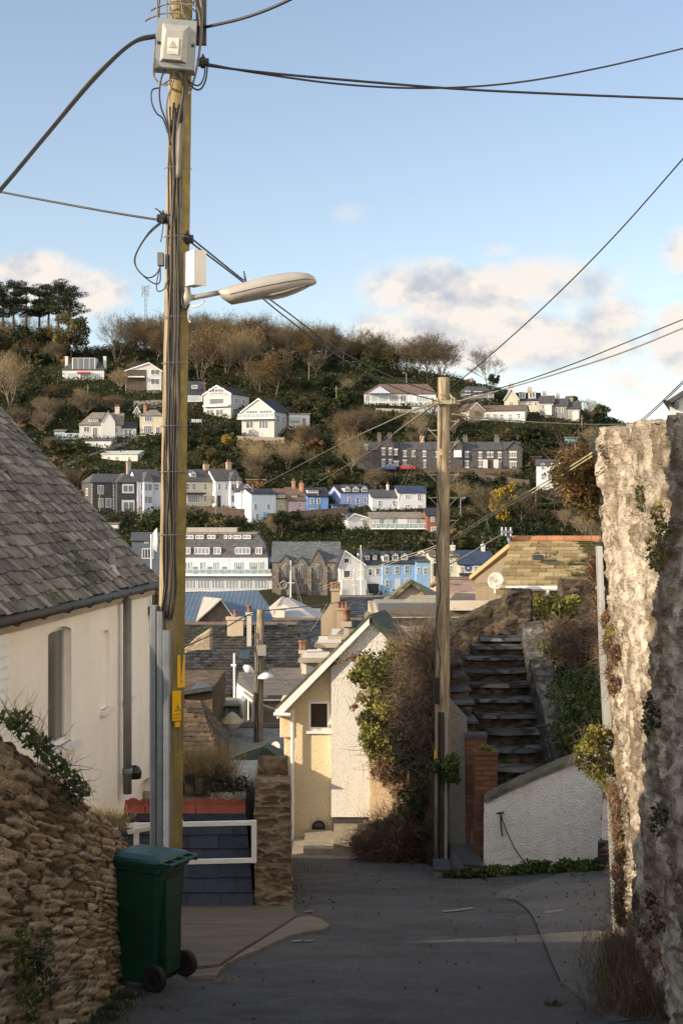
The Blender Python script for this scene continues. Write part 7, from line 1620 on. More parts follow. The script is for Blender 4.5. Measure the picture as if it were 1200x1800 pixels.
# --- church
def church():
    Y = 258
    def ex(t, lx, lz, W, H, D, s):
        def arch(par, xc, pt, pb, w_px, y, mt, nm, tr=True):
            w_ = w_px*s; x = lx(xc); z0, z1 = lz(pb), lz(pt); zs = z1-w_*1.0; pts = [(x-w_/2, z0), (x+w_/2, z0), (x+w_/2, zs)]+[(x+w_/2*math.cos(a)*(1 if a < 9 else 1), zs+(z1-zs)*math.sin(a)) for a in np.linspace(.2, math.pi-.2, 7)]+[(x-w_/2, zs)]
            m = MB(); n = len(pts); m.add([(a, y, b_) for a, b_ in pts]+[(a, y+.4, b_) for a, b_ in pts], [tuple(range(n))]+[(i, n+i, n+(i+1) % n, (i+1) % n) for i in range(n)]); return m.build(nm, mt, par)
        gl = m_glass((.04, .045, .05), .2)
        for xc in (502, 530.5, 558, 586.5):
            tall = 990 if xc < 580 else 992; w_ = 13 if xc < 580 else 9
            o = arch(t, xc, tall, 1018, w_, -.28, ST_P, 'window'); arch(o, xc, tall+2.5, 1017, w_-4, -.34, gl, 'pane')
            for k in ((-1.6, 1.6) if w_ > 10 else (0,)): m = MB(); x = lx(xc+k); m.box(x-.07, x+.07, -.42, -.34, lz(1017), lz(tall+4)); m.build('mullion', ST_P, o)
            if xc != 502: o = arch(t, xc-3 if w_ > 10 else xc, 1025, 1040, 6, -.28, ST_P, 'window'); arch(o, xc-3 if w_ > 10 else xc, 1026.5, 1039, 4, -.34, gl, 'pane')
            if 510 < xc < 580: o = arch(t, xc+4, 1025, 1040, 6, -.28, ST_P, 'window'); arch(o, xc+4, 1026.5, 1039, 4, -.34, gl, 'pane')
        for (x0, x1, pe, pr) in ((491, 513, 988, 975), (546, 571, 988, 966), (518, 541, 990, 978)): hfront(x0, x1, pe, pr, ST_G, -.2, 2.2, 'wall_gable', SL1, ov=.1)(t, lx, lz, W, H, D, s)
        for x in (487, 515.5, 544, 572, 596): m = MB(); m.box(lx(x)-.35, lx(x)+.35, -.9, .05, -3, lz(1005)); m.add([(lx(x)-.35, -.9, lz(1005)), (lx(x)+.35, -.9, lz(1005)), (lx(x)+.35, 0, lz(994)), (lx(x)-.35, 0, lz(994))], [(0, 1, 2, 3)]); m.build('buttress', ST_G, t)
        hfront(488, 510, 1030, 1013, ST_G, -2.6, 0, 'porch', SL1, ov=.1)(t, lx, lz, W, H, D, s)
        arch(t, 499, 1034, 1052, 9, -2.66, m_plain('dark_door', (.02, .02, .02)), 'door'); 
        m = MB(); x, z = lx(499), lz(1027); m.tube([(x+.65*math.cos(a), -2.68, z+.65*math.sin(a)) for a in np.linspace(0, 6.283, 17)], .12, 5); m.build('round_window', ST_P, t)
    house('grey stone gothic church with tall arched windows and slate roof', 478, 597, 1055, 988, 953, ST_G, m_slate((.075, .083, .09), .5, .35, .4, (.2, .22, .2), 0, 'church_slate', .5), 'gx', 0, 11, Y=Y, name='church', cat='church', sink=6, extra=ex, ov=.2)
church()
# --- harbour front right of the church
house('white harbour house with dark windows, a big garage door and stone dormers', 597, 640, 1045, 991, 967, (.56, .56, .56), SL2, 'gy', 10, 9, Y=256, gable=606, sink=6, wins=((604, 614, 981, 990, 0, 0), (603, 616, 1002, 1016, 0, 0), (604, 618, 1024, 1032, 2, 0)), extra=box_part('lower_terrace', wmat(WH), 598, 641, -1.6, 0, 1019, 1047))
house('white slate-roofed house with two pointed grey dormers beside the garage gable', 640, 672, 1042, 992, 967, (.54, .54, .54), SL2, 'gx', 14, 8, Y=257, sink=6, wins=((647, 654, 1000, 1012, 0, 0), (660, 667, 999, 1011, 1, 0)), dorm=((644, 652, 972, 985, 'g', (.2, .19, .18)), (657, 665, 972, 985, 'g', (.2, .19, .18))), doors=((645, 665, 1026, (.04, .05, .06)),))
house('light blue harbour house with three white dormers and white sash windows', 672, 731, 1042, 990, 969, (.24, .38, .56), SL2, 'gx', 10, 8, Y=257, sink=6, wins=((677, 684, 996, 1010, 1), (694, 701, 995, 1009, 1), (711, 719, 994, 1008, 1), (677, 684, 1019, 1033, 1), (711, 718, 1017, 1020, 0, 0)), dorm=((673, 684, 971, 987, 'g'), (690, 701, 970, 986, 'g'), (706, 718, 970, 985, 'g')), doors=((694, 704, 1017, (.5, .52, .55)),))
house('small light blue annexe at the end of the harbour row', 731, 755, 1035, 986, 981, (.22, .36, .54), SL1, 'mono', 6, 6, Y=256.5, sink=6, wins=((733, 738, 997, 1009, 1), (744, 751, 998, 1010, 1)))
house('cream gabled house behind the light blue annexe', 722, 768, 1040, 984, 967, (.46, .47, .38), SL2, 'gy', -6, 8, Y=263, sink=6, gable=740)
house('tall pale green house with dark bay windows behind the bare pole', 757, 806, 1035, 978, 968, (.48, .48, .39), SL4, 'gx', 4, 8, Y=256, sink=6, wins=((761, 767, 977, 989, 1), (790, 794, 975, 986), (790, 794, 994, 1005), (761, 767, 997, 1008, 1)), chim=((801, 7, 960, WH),), pot=1, extra=box_part('bay', M_BLACK, 761, 768, -.9, 0, 990, 1012))
def pub_extra(t, lx, lz, W, H, D, s):
    m = MB(); m.box(lx(806), lx(878), -1.2, 0, lz(1011), lz(1007)); m.build('verandah_roof', SL2, t)
    m = MB(); x, z = lx(822.5), lz(998.5); m.add([(x+.62*math.cos(a), -.08, z+.62*math.sin(a)) for a in np.linspace(0, 6.283, 20, endpoint=False)], [tuple(range(20))[::-1]]); sg = m.build('pub_sign', m_plain('sign_navy', (.04, .05, .14)), t)
    m = MB(); V = [(x+r*math.cos(a), -.10, z+.1+r*.62*math.sin(a)) for a in np.linspace(.5, math.pi-.5, 9) for r in (.8, 1.1)]; m.add(V, [(2*i, 2*i+1, 2*i+3, 2*i+2) for i in range(8)]); m.build('sign_scroll', m_plain('sign_navy', (.04, .05, .14)), sg)
    m = MB(); m.add([(x+.25*math.cos(a)*(1+.25*math.cos(5*a)), -.10, z+.25*math.sin(a)) for a in np.linspace(0, 6.283, 20, endpoint=False)], [tuple(range(20))[::-1]]); m.build('emblem', m_plain('sign_grey', (.3, .3, .36)), sg)
house('cream public house with navy slate roof, round wall sign and verandah', 806, 878, 1030, 992, 968, (.50, .48, .38), m_slate((.03, .045, .08), .5, .35, 0, (.1, .1, .1), 0, 'navy_slate', .6), 'gx', 4, 8, Y=255, hipr=.17, sink=6, name='pub', cat='pub', wins=((809, 815, 996, 1008, 1), (832, 838, 995, 1005, 1), (848, 854, 995, 1005, 1), (861, 868, 994, 1004, 1), (811, 818, 1014, 1024, 1), (835, 844, 1014, 1024, 1)), doors=((846, 854, 1012, (.08, .14, .2)),), chim=((855, 6, 958, WH),), pot=1, extra=pub_extra)
house('grey gabled boathouse right of the public house', 879, 905, 1030, 992, 976, (.26, .3, .34), SL1, 'gy', 0, 8, Y=256, sink=6)
# boats in the harbour
for lab, px, pt, pb, Yb, sp in (('sailing boat with tall white mast and slanting stays in front of the church', 511, 985, 1068, 205, 24), ('sailing boat with tall thick mast before the white harbour houses', 634, 958, 1052, 225, 16), ('sailing boat with short white mast left of the tall-masted one', 622, 1000, 1052, 222, 8)):
    zw = -15.5; b0 = P(px, pb, Yb); t = thing('sailing_boat', lab, 'boat', (b0[0], Yb, zw)); s = Yb/F; top = (900-pt)*s-zw
    m = MB(); rings = [(-3.6, .05, 1.1), (-2.6, .7, .95), (0, 1.15, .8), (2.2, 1.0, .8), (3.2, .7, .85)]; V = []
    for y, w_, z in rings: V += [(w_, y, z), (w_*.6, y, .1), (0, y, -.3), (-w_*.6, y, .1), (-w_, y, z)]
    m.add(V, [(i*5+j, i*5+j+1, i*5+5+j+1, i*5+5+j) for i in range(4) for j in range(4)]+[(i*5+4, i*5, i*5+5, i*5+9) for i in range(4)]+[tuple(range(20, 25))]); m.build('hull', M_FRAME, t)
    m = MB(); m.box(-.6, .6, -1, 1.6, .8, 1.3); m.build('cabin', wmat(WH), t)
    m = MB(); m.tube([(0, 0, .5), (0, 0, top)], [.10, .06], 8); m.tube([(-.5, 0, top*.62), (.5, 0, top*.62)], .05, 5); m.build('mast', M_FRAME, t)
    m = MB(); m.tube([(0, 0, top*.98), (sp*s, -.5, 1)], .03, 4); m.tube([(0, 0, top*.98), (sp*s*.7, 2.4, 1)], .025, 4); m.tube([(0, 0, top*.95), (-sp*s*.2, -3.4, 1)], .025, 4); m.build('stays', M_GALV, t)
V = np.array([(-60, 150, -15.7), (45, 150, -15.7), (45, 243, -15.7), (-60, 243, -15.7)]); n_ = NT('harbour_water'); n_.bump(n_.noise(n_.coord(), 1.5, 4), .3, .1)
tag(nmesh('harbour_water', V, [(0, 1, 2, 3)], n_.set((.02, .04, .045), .1), None, False), kind='structure')
# stone retaining walls on the hill, following the slope
def hillwall(pts, h, label, mat=ST_B):
    V = []; n = 0; m = MB(); pp = []
    for (a, c) in zip(pts[:-1], pts[1:]):
        for k in range(8): u = k/8; pp.append((a[0]+(c[0]-a[0])*u, a[1]+(c[1]-a[1])*u))
    pp.append(pts[-1])
    yy = np.convolve(np.pad([hit(*p_) for p_ in pp], 4, mode='edge'), np.ones(9)/9, 'valid')
    for (px, py), Yh in zip(pp, yy): X = (px-600)/F*Yh; z = g1(X, Yh); V += [(X, Yh, z-1.5), (X, Yh, z+h), (X, Yh+.5, z+h), (X, Yh+.5, z-1.5)]
    N = len(pp); m.add(V, [(i*4+j, (i+1)*4+j, (i+1)*4+j+1, i*4+j+1) for i in range(N-1) for j in range(3)]+[(0, 1, 2, 3), (N*4-1, N*4-2, N*4-3, N*4-4)]); tag(m.build('retaining_wall', mat), label, 'wall')
hillwall([(110, 826), (160, 808), (215, 786), (245, 772)], 1.2, 'long diagonal stone garden wall climbing right behind the cream bungalow', ST_P)
hillwall([(470, 920), (540, 914), (610, 908)], 1.9, 'brown retaining wall beneath the coloured cottages')
hillwall([(322, 905), (380, 905), (445, 910)], 1.6, 'low garden wall in front of the cream and white terrace')
hillwall([(488, 734), (520, 722), (560, 708), (598, 695)], 1.4, 'diagonal stone wall running up the slope right of the large white house')
hillwall([(790, 850), (830, 848), (870, 852), (930, 862)], 2.0, 'curved stone retaining wall below the dark stone terrace')
hillwall([(640, 836), (700, 834), (760, 836), (840, 836), (915, 838)], 1.6, 'low road wall along the front of the dark stone terrace')
hillwall([(660, 724), (700, 726), (724, 727)], .9, 'pale garden wall below the long white bungalow', ST_P)
hillwall([(235, 716), (262, 715), (290, 714)], 1.5, 'pale boundary wall above the cream hipped house', ST_P)
hillwall([(400, 774), (440, 776), (500, 778)], 1.1, 'timber-faced terrace wall below the large white gabled house', m_plain('pale_timber', (.3, .25, .2), .8))
hillwall([(890, 915), (950, 912), (1010, 918)], 2.0, 'dark stone wall above the mossy roof')
# phone mast, hill poles, street lamps
def hpole(px, pt, pb, label, name='utility_pole', cat='utility pole', r=.14, arm=0, col_=None):
    Yh = hit(px, pb) if pb > 640 else 408; X = (px-600)/F*Yh; z = g1(X, Yh); t = thing(name, label, cat, (X, Yh, z)); h = (900-pt)/F*Yh-z
    m = MB(); m.tube([(0, 0, -.5), (0, 0, h)], [r, r*.75], 8); m.build('pole', col_ or M_BARKD, t)
    if arm: m = MB(); m.tube([(0, 0, h-.05), (arm, -.1, h+.1)], .07, 6); m.box(min(arm*.8, arm*1.5), max(arm*.8, arm*1.5), -.25, .1, h+.02, h+.2); m.build('lamp_head', M_ALU, t)
    else: m = MB(); m.box(-.4, .4, -.05, .05, h-.8, h-.7); m.build('crossarm', M_BARKD, t)
for a in ((155, 676, 712, 'hill pole below the white house with the red awning'), (591, 678, 720, 'tall hill pole at the top of the diagonal stone wall'), (543, 636, 672, 'pale pole against the wood above the large white house'), (176, 862, 910, 'pole in front of the grey stone villa'), (249, 868, 925, 'pole by the clipped yellow hedge'), (444, 850, 915, 'pole before the gothic-dormered cottage'), (380, 876, 918, 'short pole before the white bay-fronted house'), (941, 866, 905, 'pole standing among dark trees left of the sunlit shrub'), (559, 866, 905, 'pole before the blue cottage'), (1022, 730, 758, 'little pole on the right skyline')): hpole(*a)
hpole(809, 876, 915, 'slim grey street lamp right of the bare pole', 'street_lamp', 'street lamp', .08, .7, M_ALU); hpole(714, 656, 676, 'little street lamp above the long white bungalow', 'street_lamp', 'street lamp', .07, -.7, M_ALU); hpole(609, 905, 935, 'street lamp beside the white gable-ended shed', 'street_lamp', 'street lamp', .08, -.7, M_ALU)
Yh = 420; zm = g1(X_(256, Yh), Yh); t = thing('phone_mast', 'lattice mobile phone mast rising over the hilltop trees left of the big pole', 'mast', (X_(256, Yh), Yh, zm)); zt = Zz(503, Yh)-zm
m = MB()
for a in range(3): c, s_ = .45*math.cos(a*2.094), .45*math.sin(a*2.094); m.tube([(c, s_, 0), (c*.7, s_*.7, zt)], .07, 5)
for k in range(14): z = zt*k/14; m.tube([(.45, 0, z), (-.22, .39, z+zt/28), (-.22, -.39, z+zt/14), (.45, 0, z+zt/14)], .035, 4)
m.build('lattice', M_GALV, t)
for (x, z0, z1) in ((-.9, -3.2, -1.4), (.9, -3.2, -1.4), (-.45, -2.2, -.2), (.5, -1.9, .1), (-.9, -1.2, .3), (1.0, -1.0, .4)): m = MB(); m.box(x-.16, x+.16, -.5, -.3, zt+z0, zt+z1); m.tube([(0, 0, zt+z0+.8), (x, -.4, zt+z0+.8)], .04, 4); m.build('antenna', M_GALV, t)
# washing line and parked cars on the terrace road
def smallcar(px, py, label, c, Y=None):
    Yh = Y or hit(px, py); X = (px-600)/F*Yh; t = thing('parked_car', label, 'car', (X, Yh, (900-py)/F*Yh)); m = MB()
    pr = [(-2.1, .3), (-2.1, .75), (-1.2, .9), (-.7, 1.4), (.8, 1.42), (1.5, .95), (2.1, .8), (2.1, .3)]; m.add([(x, y, z) for y in (-.8, .8) for x, z in pr], [tuple(range(8)), tuple(range(15, 7, -1))]+[(i, 8+i, 8+(i+1) % 8, (i+1) % 8) for i in range(8)]); m.build('body', m_plain('car_'+str(c), c, .3, .05, 2, spec=.6), t)
    m = MB(); m.add([(-1.1, -.81, .93), (-.65, -.81, 1.34), (.75, -.81, 1.36), (1.3, -.81, .97)], [(0, 1, 2, 3)]); m.build('side_window', M_PANE, t)
    for x in (-1.3, 1.3): m = MB(); m.tube([(x, -.84, .32), (x, .84, .32)], .32, 12); m.build('wheel', M_BLACK, t)
smallcar(713, 827, 'red car parked in front of the dark stone terrace', (.35, .02, .015), YT-3); smallcar(685, 827, 'blue car parked in front of the dark stone terrace', (.03, .06, .18), YT-3); 
smallcar(880, 729, 'small dark car parked below the skyline cream houses', (.05, .05, .06))
Yh = hit(344, 748); t = thing('washing_line', 'washing line hung with white and lilac laundry below the three-storey house', 'washing line', tuple(P(344, 748, Yh))); m = MB(); m.tube([(-1.3, 0, 0), (-1.3, 0, 1.7)], .05, 5); m.tube([(1.5, 0, 0), (1.5, 0, 1.7)], .05, 5); m.tube([(-1.3, 0, 1.65), (.1, 0, 1.5), (1.5, 0, 1.65)], .02, 4); m.build('line', M_GALV, t)
for i, (x, c) in enumerate(((-1, (.6, .6, .62)), (-.5, (.62, .58, .6)), (.0, (.55, .5, .66)), (.45, (.62, .62, .64)), (.95, (.45, .42, .6)))): m = MB(); m.add([(x, 0, 1.55), (x+.4, 0, 1.55), (x+.38, .05, .75), (x+.02, -.05, .8)], [(0, 1, 2, 3)]); tag(m.build('laundry', m_plain('cloth%d' % i, c, .8)), 'piece of laundry pegged to the washing line', 'laundry', 'laundry on the washing line').location = t.location
# ================================================================ vegetation
M_BARE = m_leaf('bare_twigs', [(0, (.045, .036, .024)), (.5, (.105, .083, .05)), (1, (.21, .16, .09))], .8, .1)
M_RUST = m_leaf('rusty_leaves', [(0, (.075, .042, .014)), (.5, (.175, .105, .035)), (1, (.29, .19, .06))], .7, .25)
M_DARK = m_leaf('evergreen_leaves', [(0, (.006, .012, .004)), (.5, (.016, .028, .009)), (1, (.035, .05, .016))])
M_MID = m_leaf('mid_green_leaves', [(0, (.014, .02, .006)), (.5, (.04, .052, .014)), (1, (.085, .09, .025))])
M_OLV = m_leaf('olive_leaves', [(0, (.035, .033, .012)), (.5, (.085, .078, .03)), (1, (.15, .13, .05))])
M_GOLD = m_leaf('golden_leaves', [(0, (.14, .09, .015)), (.5, (.32, .22, .03)), (1, (.5, .36, .05))])
M_BARK = m_plain('bark', (.12, .095, .07), .9, .4, 3, bump=.4, bscale=12)
M_BARKP = m_plain('pale_bark', (.22, .18, .13), .9, .4, 3)
def reg(t): KIDS[t.name] = list(t.children); [KIDS.setdefault(c.name, list(c.children)) for c in t.children]; return t
def skel(seed, h, spread=.55, levels=3, trunks=1, r0=.16, up=.35, first=.3):
    rnd = random.Random(seed); m = MB(); tips = []
    def br(p, d, L, r, lv):
        n = 4; pts = [p]; q_ = np.array(p)
        for i in range(n):
            d = d+np.array([rnd.gauss(0, .10), rnd.gauss(0, .10), rnd.gauss(0, .05)+up*.07]); d /= np.linalg.norm(d); q_ = q_+d*L/n; pts.append(q_)
            if lv < levels and i >= (1 if lv else int(n*first)):
                for _ in range(2 if lv else 3):
                    a = rnd.uniform(0, 6.283); s = np.array([math.cos(a), math.sin(a), 0])
                    dd = d*(1-spread)+s*spread+np.array([0, 0, up*.35]); dd /= np.linalg.norm(dd); br(q_, dd, L*rnd.uniform(.5, .72), r*(1-.6*i/n)*.55, lv+1)
        m.tube(pts, [r*(1-.7*i/n) for i in range(n+1)], 5 if lv < 2 else 3, 0, lv == 0)
        if lv >= levels-1: tips.extend([(np.array(x), d) for x in pts[1:]])
    for k in range(trunks):
        a = k*6.283/trunks+rnd.random(); d = np.array([math.cos(a)*.35, math.sin(a)*.35, 1.]) if trunks > 1 else np.array([0, 0, 1.])
        br(np.array([0, 0, -.3]), d/np.linalg.norm(d), h*.62, r0*(1 if trunks == 1 else .6), 0)
    return m, tips
def bare_tree(nm, label, seed, h, mat, n=1500, trunks=1, leaf=None, bark=M_BARK, rad=.024, L=.9):
    t = thing(nm, label, 'tree'); m, tips = skel(seed, h, trunks=trunks); m.build('trunk', bark, t, True)
    g = np.random.default_rng(seed); k = g.integers(0, len(tips), n); S = np.array([tips[i][0] for i in k])+g.normal(0, .12, (n, 3)); D_ = np.array([tips[i][1] for i in k])+g.normal(0, .5, (n, 3)); D_[:, 2] += .35
    c = twigs('crown', S, D_, g.uniform(.5, 1.2, n)*L, rad, mat, t, seed, 3, .25)
    if leaf:
        k = g.integers(0, len(tips), leaf[1]); S = np.array([tips[i][0] for i in k])+g.normal(0, .42, (leaf[1], 3)); V, Q = leaves(S, leaf[2]*g.uniform(.5, 1.2, len(S)), seed); nmesh('foliage', V, Q, leaf[0], t, False, None, g.random(len(S)))
    return reg(t)
def leafy_tree(nm, label, seed, h, rx, mat, clumps=34, per=110, size=.34, flat=.75, base=.35, bark=M_BARK, cat='tree', trunk=True):
    t = thing(nm, label, cat); g = np.random.default_rng(seed)
    if trunk: m, tips = skel(seed, h*.9, levels=2, up=.3); m.build('trunk', bark, t, True)
    C = []
    for _ in range(clumps):
        d = g.normal(size=3); d /= np.linalg.norm(d); r = g.uniform(.35, 1)**.6; c = np.array([0, 0, h*(base+(1-base)*.5)])+d*r*np.array([rx*.8, rx*.8, h*(1-base)*.45]); s = g.uniform(.2, .38)*rx; C.append((c, (s, s, s*flat)))
    leafmass('crown', C, per, size, mat, t, seed, .2, .2, .7); return reg(t)
def conifer(nm, label, seed, h, rx, mat):
    t = thing(nm, label, 'tree'); g = np.random.default_rng(seed); m = MB(); m.tube([(0, 0, -.3), (0, 0, h*.95)], [.2, .03], 6); m.build('trunk', M_BARK, t); C = []
    for k in range(60): u = g.random()**.8; a = g.uniform(0, 6.283); r = rx*(1-u)*g.uniform(.3, 1)+.1; C.append(((r*math.cos(a), r*math.sin(a), h*(.1+.9*u)), (.55*rx*(1.15-u), .55*rx*(1.15-u), .22*rx)))
    leafmass('crown', C, 60, .3, mat, t, seed, -.3, .2, .5); return reg(t)
def pine(nm, label, seed, h):
    t = thing(nm, label, 'tree'); g = np.random.default_rng(seed); m = MB(); rnd = random.Random(seed); top = np.array([rnd.uniform(-.8, .8), 0, h*.95]); m.tube([(0, 0, -.5), top*.5+[rnd.uniform(-.3, .3), 0, 0], top], [.28, .2, .08], 7); C = []
    for k in range(13):
        u = rnd.uniform(.52, .97); a = rnd.uniform(0, 6.283); L = rnd.uniform(1.2, 3.6)*(1.25-u*.7); p = top*u; e = p+np.array([L*math.cos(a), L*math.sin(a), rnd.uniform(.2, .9)]); m.tube([p, (p+e)/2+[0, 0, -.15], e], [.09, .06, .03], 5)
        for q_ in (e, p*.4+e*.6): C.append((q_, (rnd.uniform(.9, 1.5), rnd.uniform(.9, 1.5), rnd.uniform(.35, .55))))
    C.append((top, (1.6, 1.6, .6))); m.build('trunk', m_plain('pine_bark', (.10, .065, .045), .9), t, True); leafmass('crown', C, 190, .3, M_DARK, t, seed, .5, .2, .35); return reg(t)
PR = {}
PR['bare'] = [bare_tree('bare_tree', '', s, 8.5, M_BARE, 1500, tr) for s, tr in ((1, 1), (2, 3), (3, 1), (4, 4))]
PR['rust'] = [bare_tree('autumn_tree', '', 10+s, 7.5, M_BARE, 900, tr, (M_RUST, 1900, .3)) for s, tr in ((1, 1), (2, 3))]
PR['pale'] = [bare_tree('bare_tree', '', 20+s, 7, M_STRAW, 1200, 4, None, M_BARKP, .022) for s in (1, 2)]
PR['ever'] = [leafy_tree('evergreen_tree', '', 30+s, 8, 3.3, M_DARK) for s in (1, 2)]
PR['green'] = [leafy_tree('broadleaf_tree', '', 40+s, 7, 3.2, M_OLV, base=.25) for s in (1, 2)]
PR['con'] = [conifer('conifer', '', 50, 10, 2.4, M_DARK)]
PR['pine'] = [pine('pine_tree', '', 60+s, 11) for s in (1, 2, 3)]
PR['shrub'] = [leafy_tree('shrub', '', 70+s, 2.4, 1.7, m_, 16, 90, .26, .8, .0, trunk=False, cat='shrub') for s, m_ in ((1, M_DARK), (2, M_MID), (3, M_OLV), (4, M_MID), (5, M_DARK))]
PR['brown'] = [leafy_tree('shrub', '', 80+s, 2.2, 1.7, M_BRN, 14, 70, .2, .8, .0, trunk=False, cat='shrub') for s in (1,)]+[bare_tree('bare_shrub', '', 90, 3.4, M_BARE, 900, 5, None, M_BARKP)]
PR['gold'] = [leafy_tree('golden_shrub', '', 85, 2.6, 1.6, M_GOLD, 16, 90, .22, .8, .05, trunk=False, cat='shrub')]
used = set(); rt = random.Random(77)
LAB = {'bare': 'leafless brown tree', 'rust': 'tree with rusty autumn leaves', 'pale': 'pale leafless multi-stemmed tree', 'ever': 'dark rounded evergreen tree', 'green': 'olive green broadleaf tree', 'con': 'dark pointed conifer', 'pine': 'tall flat-topped pine', 'shrub': 'green shrub', 'brown': 'brown autumn shrub', 'gold': 'golden yellow shrub'}
def put(kind, X, Y, s, label=None, group=None, zs=1., i=None, z=None):
    pr = PR[kind][i if i is not None else rt.randrange(len(PR[kind]))]
    o = pr if pr.name not in used else copy_tree(pr); used.add(pr.name)
    o.location = (X, Y, (g1(X, Y) if z is None else z)-.1); o.rotation_euler = (0, 0, rt.uniform(0, 6.283)); o.scale = (s*rt.uniform(.9, 1.1), s*rt.uniform(.9, 1.1), s*zs)
    o['label'] = label or LAB[kind]+' in the wood along the far hilltop'; o['group'] = group or LAB[kind]+'s of the hilltop wood'
    if 'category' not in o.keys(): o['category'] = 'tree'
    return o
def blocked(px, ptop, pbase, hw, Y):
    for (a, b_, c, d, Yh) in BOX:
        if px+hw > a and px-hw < b_ and ptop < d and pbase > c-4 and Y < Yh+9: return True
    return False
def near(px, py):
    k = min(range(len(BOX)), key=lambda i: (max(0, BOX[i][0]-px, px-BOX[i][1]))**2+(1.6*max(0, BOX[i][2]-py, py-BOX[i][3]))**2); a, b_, c, d, _ = BOX[k]
    s = 'above' if py < c+6 else ('below' if py > d+2 else ('left of' if px < a else 'right of')); far = abs(py-(c+d)/2)+abs(px-(a+b_)/2) > 60
    return ('well ' if far and s in ('above', 'below') else ('further ' if far else ''))+s+' the '+BN[k], (a+b_)/2
def region(Y, px):
    if px < 250: return 'on the left part of the hill'
    if px < 560: return 'on the middle of the hill'
    if px < 800: return 'on the hill behind the bare pole'
    return 'on the right part of the hill'
# --- the wood along the top of the hill
nt = 0; gy = 432
while gy > 384:  # rows from the skyline forward
    x = -112
    while x < 48:
        X = x+rt.uniform(-2.6, 2.6); Y = gy+rt.uniform(-2.5, 2.5); px = X/Y*F+600; x += 5.2
        z = g1(X, Y); pb = 900-z/Y*F
        if px > 815 or px < -20: continue
        if px < 225 and pb > 622 and 95 < px: continue
        lim = np.interp(px, [0, 330, 430, 560, 640, 700, 815], [640, 640, 690, 680, 668, 664, 668])
        if pb > lim: continue
        n_ = float(fbm(np.array([[X*.04, Y*.05, 3.]]), 2, 4)[0])+rt.uniform(-.2, .2)
        k = 'ever' if (n_ > .22 or (px < 170 and rt.random() < .45)) else ('con' if n_ > .19 else ('green' if n_ < -.27 else ('rust' if n_ < -.05 else 'bare')))
        h = {'ever': .95, 'con': .95, 'green': 1.1, 'rust': 1.15, 'bare': 1.15}[k]*rt.uniform(.8, 1.15)
        if blocked(px, pb-h*8/Y*F, pb, 3/Y*F*.7, Y): continue
        dz = ('in front of the wood' if gy < 402 else ('deep in the wood' if gy < 418 else 'on the skyline')); w3 = ('at left', 'by the big pole', 'below the lamp', 'right of the lamp', 'above the bungalow')[int(np.searchsorted((120, 300, 470, 640), px))]
        put(k, X, Y, h, ('tall ' if h > 1.1 else '')+LAB[k]+' '+dz+' '+w3); nt += 1
    gy -= 7.2
def at(kind, px, pb, hpx, label, i=None, zs=1., Y=None, hm=8.):
    Yh = Y or hit(px, pb); s = hpx/F*Yh/hm; X = (px-600)/F*Yh; return put(kind, X, Yh, s, label, 'single trees of the hillside', zs, i)
for k, (px, ht) in enumerate(((4, 88), (22, 92), (46, 84), (66, 92), (84, 88), (104, 90), (122, 86), (-14, 90))): put('pine', (px-600)/F*402, 402+rt.uniform(-3, 6), (ht+34)/F*402/11.2, 'dark flat-topped pine in the clump on the skyline at far left', 'skyline pine clump', 1., k % 3, z=(900-618)/F*402)
for px_, h_ in ((-5, 62), (14, 54), (34, 66), (52, 50), (72, 60), (92, 56)): put('rust' if h_ < 58 else 'ever', (px_-600)/F*394, 394, h_/F*394/8, 'tree standing in front of the skyline pine clump', 'trees before the pine clump')
at('green', 125, 640, 98, 'large olive green tree above the white house with the red awning', 0, 1.05); at('ever', 220, 590, 66, 'dark rounded evergreen rising beside the phone mast', 0, .9)
at('ever', 108, 632, 36, 'low spreading dark cedar left of the awning house', 1, .7); at('ever', 355, 600, 58, 'dark evergreen behind the street lamp arm', 1, .9); at('con', 456, 610, 50, 'pointed dark conifer below the street lamp', 0, 1, hm=10)
at('bare', 205, 640, 72, 'reddish leafless tree right of the large olive tree', 1, 1); at('pale', 18, 716, 86, 'pale leafless tree at the left edge', 0, 1.1); at('rust', 352, 672, 88, 'tall orange-brown tree right of the big pole', 1, 1.15)
at('pale', 398, 664, 76, 'pale fan-shaped tree right of the orange-brown tree', 1, 1.1); at('pale', 432, 660, 74, 'second pale fan-shaped tree below the lamp', 0, 1.1); at('rust', 484, 700, 80, 'wide golden-brown tree above the large white house', 0, .95); at('rust', 455, 694, 66, 'small golden-brown tree at the left of the wide one', 1, .9)
at('bare', 858, 686, 62, 'lone leafless tree on the right skyline', 0, 1); at('ever', 868, 690, 34, 'small round evergreen at the foot of the lone leafless tree', 0); at('bare', 1040, 750, 42, 'leafless tree at the right end of the skyline', 2); at('ever', 1028, 752, 28, 'dark bush-like tree at the right end of the skyline', 1)
at('bare', 735, 664, 66, 'broad leafless tree above the long bungalow', 2, 1); at('bare', 775, 668, 60, 'leafless tree just behind the top of the bare pole', 3, 1); at('rust', 590, 640, 72, 'orange crowned tree on the skyline right of the lamp', 0)
at('pale', 455, 836, 64, 'pink-stemmed leafless shrubby tree below the large white house', 0, .9); at('pale', 505, 830, 66, 'greyish leafless tree left of the golden one', 1, .9); at('rust', 600, 812, 64, 'golden ivy-clad tree left of the dark stone terrace', 0, 1.2); at('pale', 617, 838, 70, 'tall pale tree left of the dark stone terrace', 1, 1.1); at('rust', 530, 790, 44, 'yellowish brown small tree right of the large white house', 1)
at('pale', 440, 815, 50, 'small reddish bare tree above the white terrace', 1); at('pale', 212, 690, 44, 'pale bare tree right of the awning house', 0); at('bare', 800, 740, 40, 'reddish brown bare tree right of the bare pole', 1); at('pale', 838, 750, 36, 'brown bare tree below the gable-ended white house', 0)
